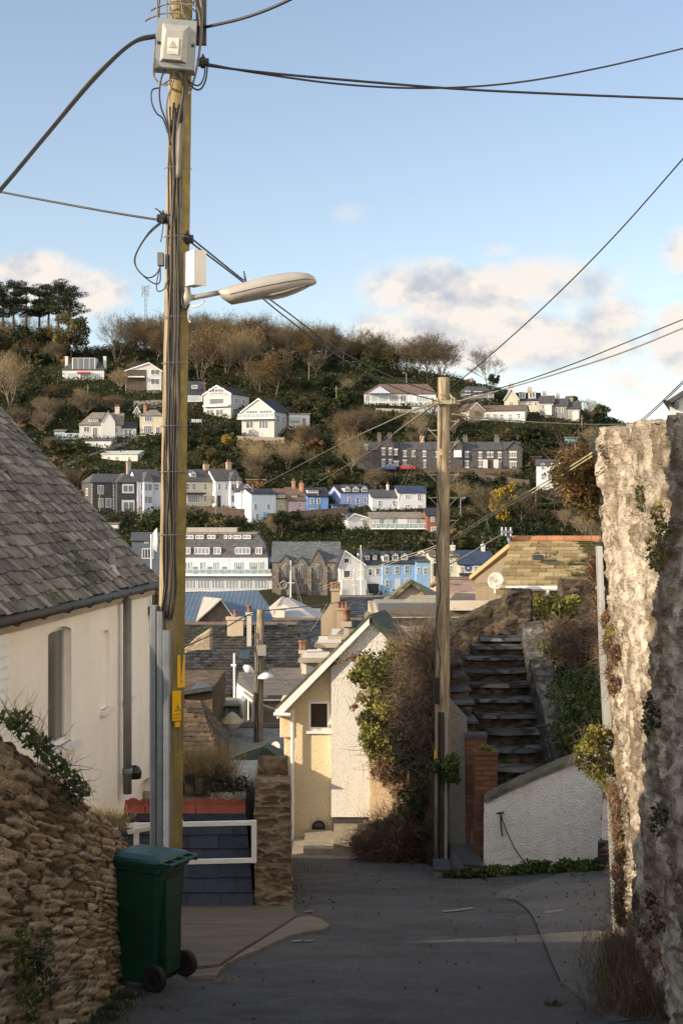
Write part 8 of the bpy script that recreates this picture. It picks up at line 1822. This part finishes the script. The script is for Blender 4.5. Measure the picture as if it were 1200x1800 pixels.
at('gold', 402, 786, 26, 'bright golden shrub below the three-storey white house', 0, 1, hm=2.4); at('gold', 884, 915, 64, 'yellow autumn tree above the mossy roof', 0, 1.5, hm=3.4); at('gold', 870, 878, 16, 'small yellow shrub near the curved stone wall', 0, 1, hm=2.4)
at('green', 375, 815, 46, 'bright green hedge-like tree right of the big pole', 1, .7); at('ever', 495, 945, 52, 'dark evergreen above the church roof', 0, .9); at('ever', 520, 932, 36, 'dark shrubby tree below the retaining wall', 1); at('bare', 860, 935, 70, 'leafless brown tree right of the bare pole above the pub', 0); at('bare', 915, 930, 60, 'leafless tree behind the mossy roof', 2)
at('ever', 762, 880, 44, 'dark tree behind the bare pole beside the brick house', 0, .8); at('green', 30, 640, 40, 'mid green rounded tree near the left edge', 1); at('con', 152, 640, 34, 'little dark conifer behind the olive tree', 0, 1, hm=10)
# --- shrubs of the slope, each its own object
ns = 0; tries = 0; placed = []
while ns < 290 and tries < 6000:
    tries += 1; px = rt.uniform(-10, 1060); pb = rt.uniform(640, 1000)
    if px < 240 and pb > 860+ (px-0)*.3: continue
    if 240 < px < 600 and pb > 945: continue
    Y = hit(px, pb)
    if Y >= 440: continue
    X = (px-600)/F*Y; s = rt.uniform(.8, 1.75)
    if any((X-a)**2+(Y-b_)**2 < (1.9)**2 for a, b_ in placed): continue
    if blocked(px, pb-s*2.9/Y*F, pb, s*1.7/Y*F, Y): continue
    n_ = float(fbm(np.array([[X*.06, Y*.06, 9.]]), 2, 4)[0])+rt.uniform(-.15, .15)
    k = 'brown' if (n_ > .2 or (px < 140 and pb > 690 and rt.random() < .5)) else 'shrub'
    if rt.random() < .03: k = 'pale'; s *= .5
    nl, npx = near(px, pb); put(k, X, Y, s, ('large ' if s > 1.35 else '')+{'brown': 'brown shrub ', 'shrub': 'green shrub ', 'pale': 'pale leafless tree '}[k]+nl, {'brown': 'brown shrubs ', 'shrub': 'green shrubs ', 'pale': 'small pale trees '}[k]+region(Y, npx)); placed.append((X, Y)); ns += 1
# --- low undergrowth that nobody could count, and hedges hugging the slope
def undergrowth():
    g = np.random.default_rng(5); n = 170000; Y = 256+g.random(n)**1.0*170; X = (g.random(n)*.47-.265)*Y; px = X/Y*F+600
    z = ground(X, Y); h = fbm(np.stack([X*.12, Y*.12, X*0], 1), 3, 8); w_ = np.clip((h+.25+np.where(px < 300, .22, .06))*2.4, .0, 1.8); zz = z+g.random(n)*w_*1.6; pb = 900-zz/Y*F
    keep = np.ones(n, bool)
    for (a, b_, c, d, Yh) in BOX: keep &= ~((px > a) & (px < b_) & (pb > c) & (pb < d-1) & (Y < Yh+1))
    lawn = (fbm(np.stack([X*.05, Y*.05, X*0+5], 1), 2, 18) > .2) & (px > 330); keep &= ~(lawn & (g.random(n) < .8))
    C = np.stack([X, Y, zz], 1)[keep]; r = np.clip(.35+h[keep]*1.3+g.normal(0, .15, keep.sum()), 0, 1); V, Q = leaves(C, g.uniform(.3, .75, len(C)), 3, .2, .2, .7)
    tag(nmesh('undergrowth', V, Q, m_leaf('undergrowth_leaves', [(0, (.008, .013, .005)), (.4, (.024, .034, .01)), (.7, (.055, .05, .02)), (1, (.10, .075, .035))]), None, False, None, r), kind='stuff')
undergrowth()
def understory():
    g = np.random.default_rng(15); n = 40000; Y = g.uniform(396, 438, n); px = g.uniform(-60, 815, n); X = (px-600)/F*Y; C = np.stack([X, Y, ground(X, Y)+g.random(n)**1.3*(3.2+3*fbm(np.stack([X*.1, Y*.1, X*0], 1), 2, 3))], 1); V, Q = leaves(C, g.uniform(.3, .8, n), 16, .2, .2, .35)
    tag(nmesh('woodland_understory', V, Q, m_leaf('understory', [(0, (.012, .014, .008)), (.5, (.045, .036, .022)), (1, (.11, .075, .045))]), None, False, None, np.clip(g.normal(.5+fbm(C*.15, 2, 6)*1.2, .15), 0, 1)), kind='stuff')
understory()

# ================================================================ near vegetation
def veg_thing(name, label, cat, mat, clumps, per, size, seed, twg=None, **k):
    o = thing(name, label, cat, tuple(clumps[0][0])); c0 = np.array(clumps[0][0])
    leafmass('foliage', [(np.array(c)-c0, r) for c, r in clumps], per, size, mat, o, seed, **k)
    if twg:
        g = np.random.default_rng(seed); n, L, rad, m_ = twg; i = g.integers(0, len(clumps), n); S = np.array([np.array(clumps[j][0])-c0 for j in i])+g.normal(0, .5, (n, 3))*np.array([clumps[j][1] for j in i]); D_ = g.normal(0, 1, (n, 3)); D_[:, 2] += .4
        twigs('stems', S, D_, g.uniform(.4, 1, n)*L, rad, m_, o, seed, 4, .3, .03)
    return o
def line(pts, r, n, jit=0, seed=0):
    g = np.random.default_rng(seed); pts = np.array(pts, float); out = []
    for i in range(n):
        u = (i+.5)/n*(len(pts)-1); k = min(int(u), len(pts)-2); f = u-k; p = pts[k]*(1-f)+pts[k+1]*f; rr_ = r*g.uniform(.7, 1.3); out.append((p+g.normal(0, jit, 3), (rr_, rr_, rr_*.9)))
    return out
# bank between the ochre house and the bare pole
def hedge_bank():
    st = []
    for px, pt, pb, Y in ((610, 1508, 1512, 25.4), (640, 1500, 1525, 25.2), (668, 1482, 1530, 25.2), (690, 1462, 1540, 25.0), (715, 1410, 1545, 24.6), (745, 1230, 1550, 24), (768, 1190, 1550, 23.4), (790, 1180, 1550, 23.2)):
        x = X_(px, Y); zt = Zz(pt, Y); zb = Zz(pb, Y)-.4; st.append(((x, Y, zb), (x, Y+.4, zt), (x, Y+2.6, zt+.1), (x, Y+2.7, zb)))
    n = NT('earth_bank'); v = n.coord(); n.bump(n.noise(v, 9, 8, .75), 1, .08)
    loft = loft_block(st, .07, (.4, .4, .3), .05, 91, 'earth_bank', n.set(n.ramp(n.noise(v, 4, 8, .75), [(.35, (.02, .016, .010)), (.55, (.06, .045, .028)), (.7, (.12, .085, .05))]), .95, 0, .1), big=.25); tag(loft, kind='structure')
hedge_bank()
# pale masonry face catching the sun at the foot of the hedge
st = []
for px, pt, pb in ((652, 1330, 1450), (690, 1322, 1445), (722, 1318, 1420)):
    Y = 26.6; x = X_(px, Y); st.append(((x, Y-(px-652)*.012, Zz(pb, Y)), (x, Y-(px-652)*.012, Zz(pt, Y)), (x, Y+.6, Zz(pt, Y)), (x, Y+.6, Zz(pb, Y))))
rub(st, 'garden_wall', 'small sunlit ochre wall partly covered by brown creeper, right of the white chimney breast', 'wall', m_roughcast('sunny_wall_render', (.42, .31, .2)), .05, (.4, .4, .3), .02, 93, big=.06)
q3 = lambda px, py, Y: P(px, py, Y)
gC = np.random.default_rng(12)
def fill(poly, n, Y0, Y1, r, seed, yfun=None):
    """clumps filling a photo-space polygon at depths Y0..Y1"""
    g = np.random.default_rng(seed); out = []; xs = [p[0] for p in poly]; ys = [p[1] for p in poly]
    while len(out) < n:
        x, y = g.uniform(min(xs), max(xs)), g.uniform(min(ys), max(ys)); ins = False; j = len(poly)-1
        for i in range(len(poly)):
            if (poly[i][1] > y) != (poly[j][1] > y) and x < (poly[j][0]-poly[i][0])*(y-poly[i][1])/(poly[j][1]-poly[i][1])+poly[i][0]: ins = not ins
            j = i
        if ins: Y = g.uniform(Y0, Y1); rr_ = r*g.uniform(.7, 1.35); out.append((P(x, y, Y), (rr_, rr_, rr_*.85)))
    return out
veg_thing('climbing_shrub', 'sunlit yellow-green climbing shrub spilling over the white chimney breast', 'shrub', M_GRN, fill([(640, 1150), (700, 1130), (712, 1200), (718, 1270), (705, 1330), (655, 1335), (640, 1270), (632, 1215), (618, 1180)], 90, 25.0, 26.7, .2, 21), 130, .08, 21, (500, .5, .006, M_TWIG))
veg_thing('creeper', 'thin reddish trailing shoots over the white chimney breast', 'creeper', M_BRN, line([q3(600, 1165, 26.7), q3(620, 1152, 26.7), q3(645, 1160, 26.7)], .06, 8, .03, 3)+line([q3(618, 1250, 26.75), q3(632, 1228, 26.7), q3(645, 1225, 26.7)], .06, 7, .03, 4), 14, .07, 22, (60, .5, .005, M_TWIG))
veg_thing('bramble', 'dense grey-brown leafless bramble thicket left of the bare pole', 'shrub', M_TWIG, fill([(705, 1150), (735, 1100), (772, 1115), (772, 1330), (720, 1340), (712, 1240)], 50, 23.6, 26, .22, 23), 60, .04, 23, (5200, .85, .0055, M_TWIG))
veg_thing('ivy_hedge', 'dark ivy hedge on the bank below the bramble thicket', 'hedge', M_IVY, fill([(690, 1260), (768, 1220), (772, 1500), (720, 1500), (700, 1440), (722, 1380), (712, 1330)], 44, 23.9, 25.4, .22, 24), 110, .085, 24, (700, .6, .006, M_TWIG))
veg_thing('creeper', 'dry reddish-brown creeper hanging on the sunny wall beside the hedge', 'creeper', M_BRN, fill([(655, 1330), (720, 1300), (735, 1380), (728, 1450), (700, 1440), (690, 1385), (660, 1360)], 40, 25.2, 26.2, .16, 25), 110, .06, 25, (900, .5, .005, M_TWIG))
veg_thing('weeds', 'tangle of dark weeds and dead bracken at the foot of the bank', 'weeds', M_BRN, fill([(640, 1470), (700, 1440), (765, 1470), (770, 1540), (700, 1540), (632, 1512), (625, 1480)], 50, 23.9, 25.1, .16, 26), 60, .06, 26, (4200, .6, .005, M_TWIG))
veg_thing('weeds', 'dark green ivy patch beside the small concrete steps', 'weeds', M_IVY, fill([(630, 1470), (672, 1455), (690, 1500), (650, 1515), (628, 1505)], 22, 24.7, 25.2, .13, 27), 80, .06, 27)
# stone by the steps
st = []
for px in (628, 645, 662): Y = 25.5; x = X_(px, Y); st.append(((x, Y, Zz(1492, Y)), (x, Y+.05, Zz(1458, Y)), (x, Y+.5, Zz(1458, Y)), (x, Y+.5, Zz(1492, Y))))
rub(st, 'boulder', 'rounded grey boulder between the concrete steps and the hedge', 'boulder', M_RUB_D, .05, (1, 1, 1), .03, 95, big=.25)
# bank right of the stairs
veg_thing('shrub', 'dark evergreen shrub on the bank right of the staircase', 'shrub', M_IVY, fill([(975, 1195), (1050, 1180), (1060, 1340), (1000, 1350), (980, 1290)], 44, 20.8, 23, .22, 31), 130, .07, 31, (300, .5, .005, M_TWIG))
veg_thing('dead_bracken', 'tangle of dead brown stems on the bank below the short stone pier', 'weeds', M_BRN, fill([(975, 1110), (1050, 1085), (1055, 1190), (985, 1200)], 30, 23.0, 26.5, .13, 32), 55, .05, 32, (2600, .5, .006, M_TWIG))
veg_thing('shrub', 'yellow-green broad-leaved plant at the head of the bank', 'shrub', M_GRN, fill([(975, 1055), (1010, 1055), (1015, 1100), (985, 1105)], 10, 27.2, 28, .16, 33), 60, .14, 33)
veg_thing('weeds', 'bright sunlit leaves between the two stone pier ends', 'weeds', M_GRN, fill([(936, 1052), (975, 1050), (975, 1085), (936, 1082)], 16, 28, 29, .14, 34), 70, .09, 34, (300, .3, .005, M_STRAW))
veg_thing('fern', 'small green fern clump beside the upper staircase wall', 'fern', M_GRASS, fill([(950, 1135), (985, 1135), (985, 1165), (955, 1165)], 8, 25, 25.4, .12, 35), 120, .06, 35)
# soil face of the bank
def soil():
    st = []
    for px, pt, Y in ((985, 1345, 21.6), (990, 1260, 22.6), (985, 1200, 24), (975, 1130, 25.5), (965, 1085, 27.2)):
        x = X_(px, Y)+.15; z = Zz(pt, Y)-.05; st.append(((x, Y, z-1.2), (x, Y, z), (x+2.4, Y+.2, z+.65), (x+2.4, Y+.2, z-1.2)))
    n = NT('soil'); v = n.coord(); n.bump(n.noise(v, 9, 8, .75), 1, .08)
    tag(loft_block(st, .08, (.4, .4, .3), .05, 97, 'soil_bank', n.set(n.ramp(n.noise(v, 4, 8, .75), [(.35, (.014, .011, .007)), (.55, (.04, .03, .018)), (.7, (.08, .055, .03))]), .95, 0, .1), big=.25), kind='structure')
soil()
veg_thing('weeds', 'fern tuft growing on top of the front brick pier', 'fern', M_GRASS, [(P(852, 1316, 21.4), (.11, .12, .05)), (P(864, 1318, 21.4), (.07, .1, .04))], 110, .07, 36)
veg_thing('ivy', 'dark ivy clump on the cables at the foot of the bare pole', 'ivy', M_IVY, fill([(765, 1340), (800, 1330), (802, 1375), (770, 1380)], 14, 21.6, 22, .12, 37), 90, .06, 37)
# green weeds along the white wall
def lane_pt(px, Y): x = X_(px, Y); return np.array([x, Y, g1(x, Y)+.06])
c_ = [(lane_pt(px, Y), (.15, .12, .10)) for px, Y in zip(np.linspace(845, 1062, 26), np.linspace(20.75, 19.1, 26)) for _ in (0, 1)]
c_ = [(c+gC.normal(0, .06, 3)*[1, 1, .4], r) for c, r in c_]; veg_thing('weeds', 'strip of low green ivy growing along the foot of the white roughcast wall', 'weeds', m_leaf('lane_weeds', [(0, (.02, .035, .008)), (.5, (.055, .085, .018)), (1, (.11, .14, .03))]), c_, 60, .065, 38)
c_ = [(lane_pt(px, 20.6)+gC.normal(0, .05, 3)*[1, 1, .3], (.14, .12, .08)) for px in np.linspace(788, 842, 10)]; veg_thing('weeds', 'low green weeds in front of the slate-topped ledge', 'weeds', M_IVY, c_, 60, .06, 39)
# on the tall wall: shrubs and creepers
def wallpt(px, py, off=.12):
    k = (px-600)/F; Y = (.814)/(k-.128); Y = min(Y, 14.4) if k > .128 else 14.4; Y = max(Y, 6.8); return P(px, py, Y)+np.array([-off, -.03, 0])
veg_thing('flowering_shrub', 'sunlit bushy plant with tiny pale flowers growing from the tall wall', 'shrub', M_GRN, [(P(x, y, 13.5+gC.uniform(-.3, .3)), (.11, .12, .10)) for x, y in ((1050, 1290), (1035, 1310), (1070, 1300), (1050, 1330), (1030, 1340), (1075, 1335), (1060, 1360), (1040, 1300), (1080, 1318), (1025, 1322), (1062, 1345), (1045, 1355), (1068, 1375), (1082, 1350))], 260, .036, 41, (400, .22, .003, M_TWIG))
fl = leafmass('daisy_blooms', [(P(x, y, 13.35), (.12, .1, .10)) for x, y in ((1040, 1310), (1030, 1335), (1055, 1340), (1065, 1310))], 14, .03, m_leaf('petals', [(0, (.6, .52, .45)), (1, (.8, .76, .7))]), None, 42); tag(fl, 'tiny pale daisies dotted over the bushy plant on the tall wall', 'flowers', kind='stuff')
veg_thing('climbing_shrub', 'sunlit brown and green shrub overhanging the far end of the tall wall', 'shrub', m_leaf('mixed_autumn_leaves', [(0, (.05, .045, .012)), (.35, (.14, .11, .03)), (.65, (.26, .15, .05)), (1, (.36, .2, .09))]), fill([(985, 830), (1000, 800), (1030, 795), (1040, 830), (1042, 900), (1030, 915), (1005, 890), (980, 870)], 34, 14.0, 14.9, .13, 43), 120, .05, 43, (500, .4, .004, M_TWIG))
veg_thing('creeper', 'brown dry creeper hanging down the far edge of the tall wall', 'creeper', M_BRN, [(wallpt(x, y, .05), (.05, .07, .10)) for x, y in ((1050, 985), (1052, 1015), (1056, 1050), (1060, 1080), (1064, 1110), (1048, 1000), (1060, 1140), (1072, 1090), (1075, 1130), (1068, 1160), (1082, 1180), (1090, 1150), (1086, 1205))], 170, .035, 44, (1300, .2, .0025, M_TWIG))
veg_thing('creeper', 'rusty dry creeper above the shaded foot of the tall wall', 'creeper', M_BRN, [(wallpt(x, y, .05), (.05, .07, .10)) for x, y in ((1092, 1440), (1095, 1470), (1098, 1500), (1092, 1530), (1098, 1555), (1090, 1410), (1096, 1585), (1100, 1610), (1086, 1395))], 170, .035, 45, (1000, .2, .0025, M_TWIG))
for lab, pts, mt, sd_ in (('green leafy tuft high on the tall wall below its top edge', ((1078, 790), (1086, 800)), M_MID, 46), ('dark ivy patch hanging on the shaded top of the tall wall', ((1152, 868), (1158, 885)), M_IVY, 47), ('green plant with pinkish flowers on the right edge of the tall wall', ((1185, 900), (1195, 930), (1178, 955), (1192, 975), (1180, 985)), M_GRN, 48),
                      ('small yellow-green tuft mid-way up the tall wall', ((1088, 1120), (1094, 1108)), M_GRN, 49), ('green ivy on the shaded lower part of the tall wall', ((1190, 1430), (1183, 1450)), M_IVY, 50), ('dark moss clump on the shaded middle of the tall wall', ((1170, 1240), (1180, 1260), (1165, 1275)), M_IVY, 51), ('brown dry plant patch on the shaded right of the tall wall', ((1170, 1580), (1185, 1620), (1160, 1640), (1180, 1680), (1150, 1740)), M_BRN, 52)):
    veg_thing('wall_plant', lab, 'plant', mt, [(wallpt(x, y, .10), (.04, .10, .06)) for x, y in pts], 60, .03, sd_, (90, .12, .002, M_TWIG))
# fallen leaves and grit on the tarmac edges
g = np.random.default_rng(99); n = 800; Y = g.uniform(8.8, 24, n); e = g.random(n); X = np.where(e < .4, np.interp(Y, [8, 11.3, 16, 24], [-1.5, -1.45, -.5, -.9])+g.exponential(.12, n), np.where(e < .7, np.interp(Y, [8, 14, 19.5, 21.5, 24], [1.95, 2.65, 3.3, 1.9, 1.2])-g.exponential(.13, n), g.uniform(-1, 2.4, n))); C = np.stack([X, Y, ground(X, Y)+.022], 1); V, Q = leaves(C, g.uniform(.012, .04, n), 98, .1, 3., .7)
tag(nmesh('leaf_litter', V, Q, m_leaf('litter', [(0, (.05, .038, .024)), (.5, (.10, .07, .035)), (1, (.3, .25, .17))]), None, False, None, g.random(n)), kind='stuff')
# dark weeds at bottom right, small tuft
def blades(name, label, cat, pts, n, L, mat, seed, spread=.1, rad=.003, grav=.05):
    g = np.random.default_rng(seed); pts = np.array(pts); i = g.integers(0, len(pts), n); c0 = pts[0]; o = thing(name, label, cat, tuple(c0)); S = pts[i]-c0+g.normal(0, spread, (n, 3))*[1, 1, .15]; D_ = g.normal(0, .35, (n, 3)); D_[:, 2] = 1
    twigs('stems', S, D_, g.uniform(.4, 1.1, n)*L, rad, mat, o, seed, 4, .15, grav); return o
gp = lambda px, Y: np.array([X_(px, Y), Y, g1(X_(px, Y), Y)+.0])
blades('dry_weeds', 'tangle of dry dark weeds at the foot of the tall wall, bottom right', 'weeds', [gp(1095, 12.8), gp(1100, 12), gp(1095, 11.3), gp(1102, 10.6), gp(1110, 10), gp(1108, 9.4), gp(1122, 9.2)], 2400, .26, M_TWIG, 61, .13)
blades('dry_weeds', 'olive undergrowth among the weeds at the bottom right corner', 'weeds', [gp(1100, 11), gp(1105, 10.2), gp(1110, 9.6)], 700, .2, M_IVY, 62, .12, .004)
blades('grass_tuft', 'small bright green weed on the asphalt near the bottom', 'grass', [gp(972, 9.55)], 60, .05, M_GRASS, 63, .035, .004)
blades('grass_tuft', 'dry straw-coloured grass tuft at the end of the pavement edge', 'grass', [gp(395, 10.55), gp(388, 10.6)], 60, .07, M_STRAW, 64, .03, .002)
blades('grass_tuft', 'sunny dry grass tuft on the end of the left stone wall', 'grass', [P(186, 1450, 11.0), P(196, 1448, 11.0), P(175, 1440, 10.9), P(205, 1455, 11)], 420, .16, M_STRAW, 65, .05, .002)
# dried flowers and stones behind the red ridge tiles
blades('dried_flowers', 'tall dry straw-pink seed heads behind the red ridge tiles', 'plant', [P(x, 1368, 19.2) for x in range(322, 400, 8)]+[P(x, 1372, 20) for x in range(300, 395, 9)], 1500, .55, M_STRAW, 66, .10, .004, .0)
veg_thing('garden_plants', 'dark green shrubby plants behind the red ridge tiles beside the stone pillar', 'plant', M_IVY, [(P(x, y, 19), (.12, .14, .14)) for x, y in ((375, 1380), (395, 1372), (412, 1385), (425, 1380), (400, 1392), (380, 1395), (360, 1388))], 130, .045, 67, (500, .3, .004, M_TWIG))
veg_thing('garden_plants', 'small yellow-green plant among the dried flowers', 'plant', M_GRN, [(P(x, y, 19.4), (.12, .14, .10)) for x, y in ((385, 1350), (402, 1356))], 110, .04, 68)
for i, (a, b_, c, d) in enumerate(((324, 342, 1362, 1395), (344, 368, 1368, 1396), (306, 322, 1366, 1395), (378, 392, 1345, 1370))):
    Y = 18.8; st = [((X_(a, Y), Y, Zz(d, Y)), (X_(a, Y)+.02, Y, Zz(c+3, Y)), (X_(a, Y)+.02, Y+.15, Zz(c+3, Y)), (X_(a, Y), Y+.15, Zz(d, Y))), ((X_(b_, Y), Y, Zz(d, Y)), (X_(b_, Y)-.02, Y, Zz(c, Y)), (X_(b_, Y)-.02, Y+.15, Zz(c, Y)), (X_(b_, Y), Y+.15, Zz(d, Y)))]
    rub(st, 'garden_stone', ('upright grey garden stone just right of the big pole', 'second grey garden stone, broader, behind the ridge tiles', 'garden stone half hidden behind the big pole', 'dark square garden stone among the plants')[i], 'stone', M_RUB_D, .03, (.6, .6, .6), .012, 110+i, big=.06)
st = [((X_(a, 18.9), 18.9, -5.2), (X_(a, 18.9), 18.9, Zz(1393, 18.9)), (X_(a, 18.9), 22, Zz(1380, 20)), (X_(a, 18.9), 22, -5.2)) for a in (250, 350, 432)]
rub(st, 'raised_bed', 'raised garden bed with pale edging behind the red ridge tiles', 'planter', m_plain('pale_edging', (.35, .32, .27), .9, .4, 5), .08, (.4, .4, .3), .02, 120)
# ivy along the top of the left wall
def ltop(px, py): 
    k = (px-600)/F; Ys = np.array([3.5, 5, 6.2, 7, 7.8, 8.6, 9.4, 10.1, 10.7, 11.3]); Xs = np.array([-2.35, -2.1, -1.88, -1.76, -1.68, -1.64, -1.62, -1.6, -1.6, -1.62])+.0
    yy = np.linspace(6, 11.3, 200); xx = np.interp(yy, Ys, Xs); i = np.argmin(abs(xx/yy-k)); return P(px, py, yy[i])
veg_thing('ivy', 'ivy trailing along the sloping top of the left stone wall', 'ivy', M_IVY, [(ltop(x, y)+[.03, 0, 0], (.06, .12, .045)) for x, y in ((5, 1262), (20, 1272), (35, 1290), (50, 1305), (66, 1318), (80, 1330), (92, 1345), (105, 1352), (118, 1366), (130, 1380), (138, 1392), (95, 1360), (112, 1385), (122, 1402), (60, 1300), (28, 1262))], 48, .038, 71, (160, .22, .003, M_TWIG), bend=.2)
veg_thing('ivy', 'dark ivy patch low on the left stone wall at the bottom left corner', 'ivy', M_IVY, [(ltop(x, y)+[.10, 0, 0], (.05, .12, .10)) for x, y in ((5, 1680), (20, 1700), (10, 1740), (35, 1690), (50, 1730), (25, 1770), (8, 1650), (45, 1660))], 70, .035, 72, (120, .15, .0025, M_TWIG))
veg_thing('wall_plant', 'small green sprigs in the middle of the left stone wall', 'plant', M_MID, [(ltop(x, y)+[.06, 0, 0], (.02, .04, .05)) for x, y in ((150, 1570), (155, 1595), (110, 1530))], 14, .03, 73)
blades('dry_stems', 'thin dry stems standing on the left wall top against the cream house', 'plant', [ltop(45, 1270), ltop(60, 1285), ltop(20, 1258)], 26, .2, M_STRAW, 74, .05, .0015, .0)
blades('grass_tuft', 'weeds along the foot of the left stone wall', 'weeds', [np.array([-1.5, y, g1(-1.5, y)]) for y in (8.6, 9, 9.4, 9.8)], 500, .08, M_IVY, 75, .06, .003)
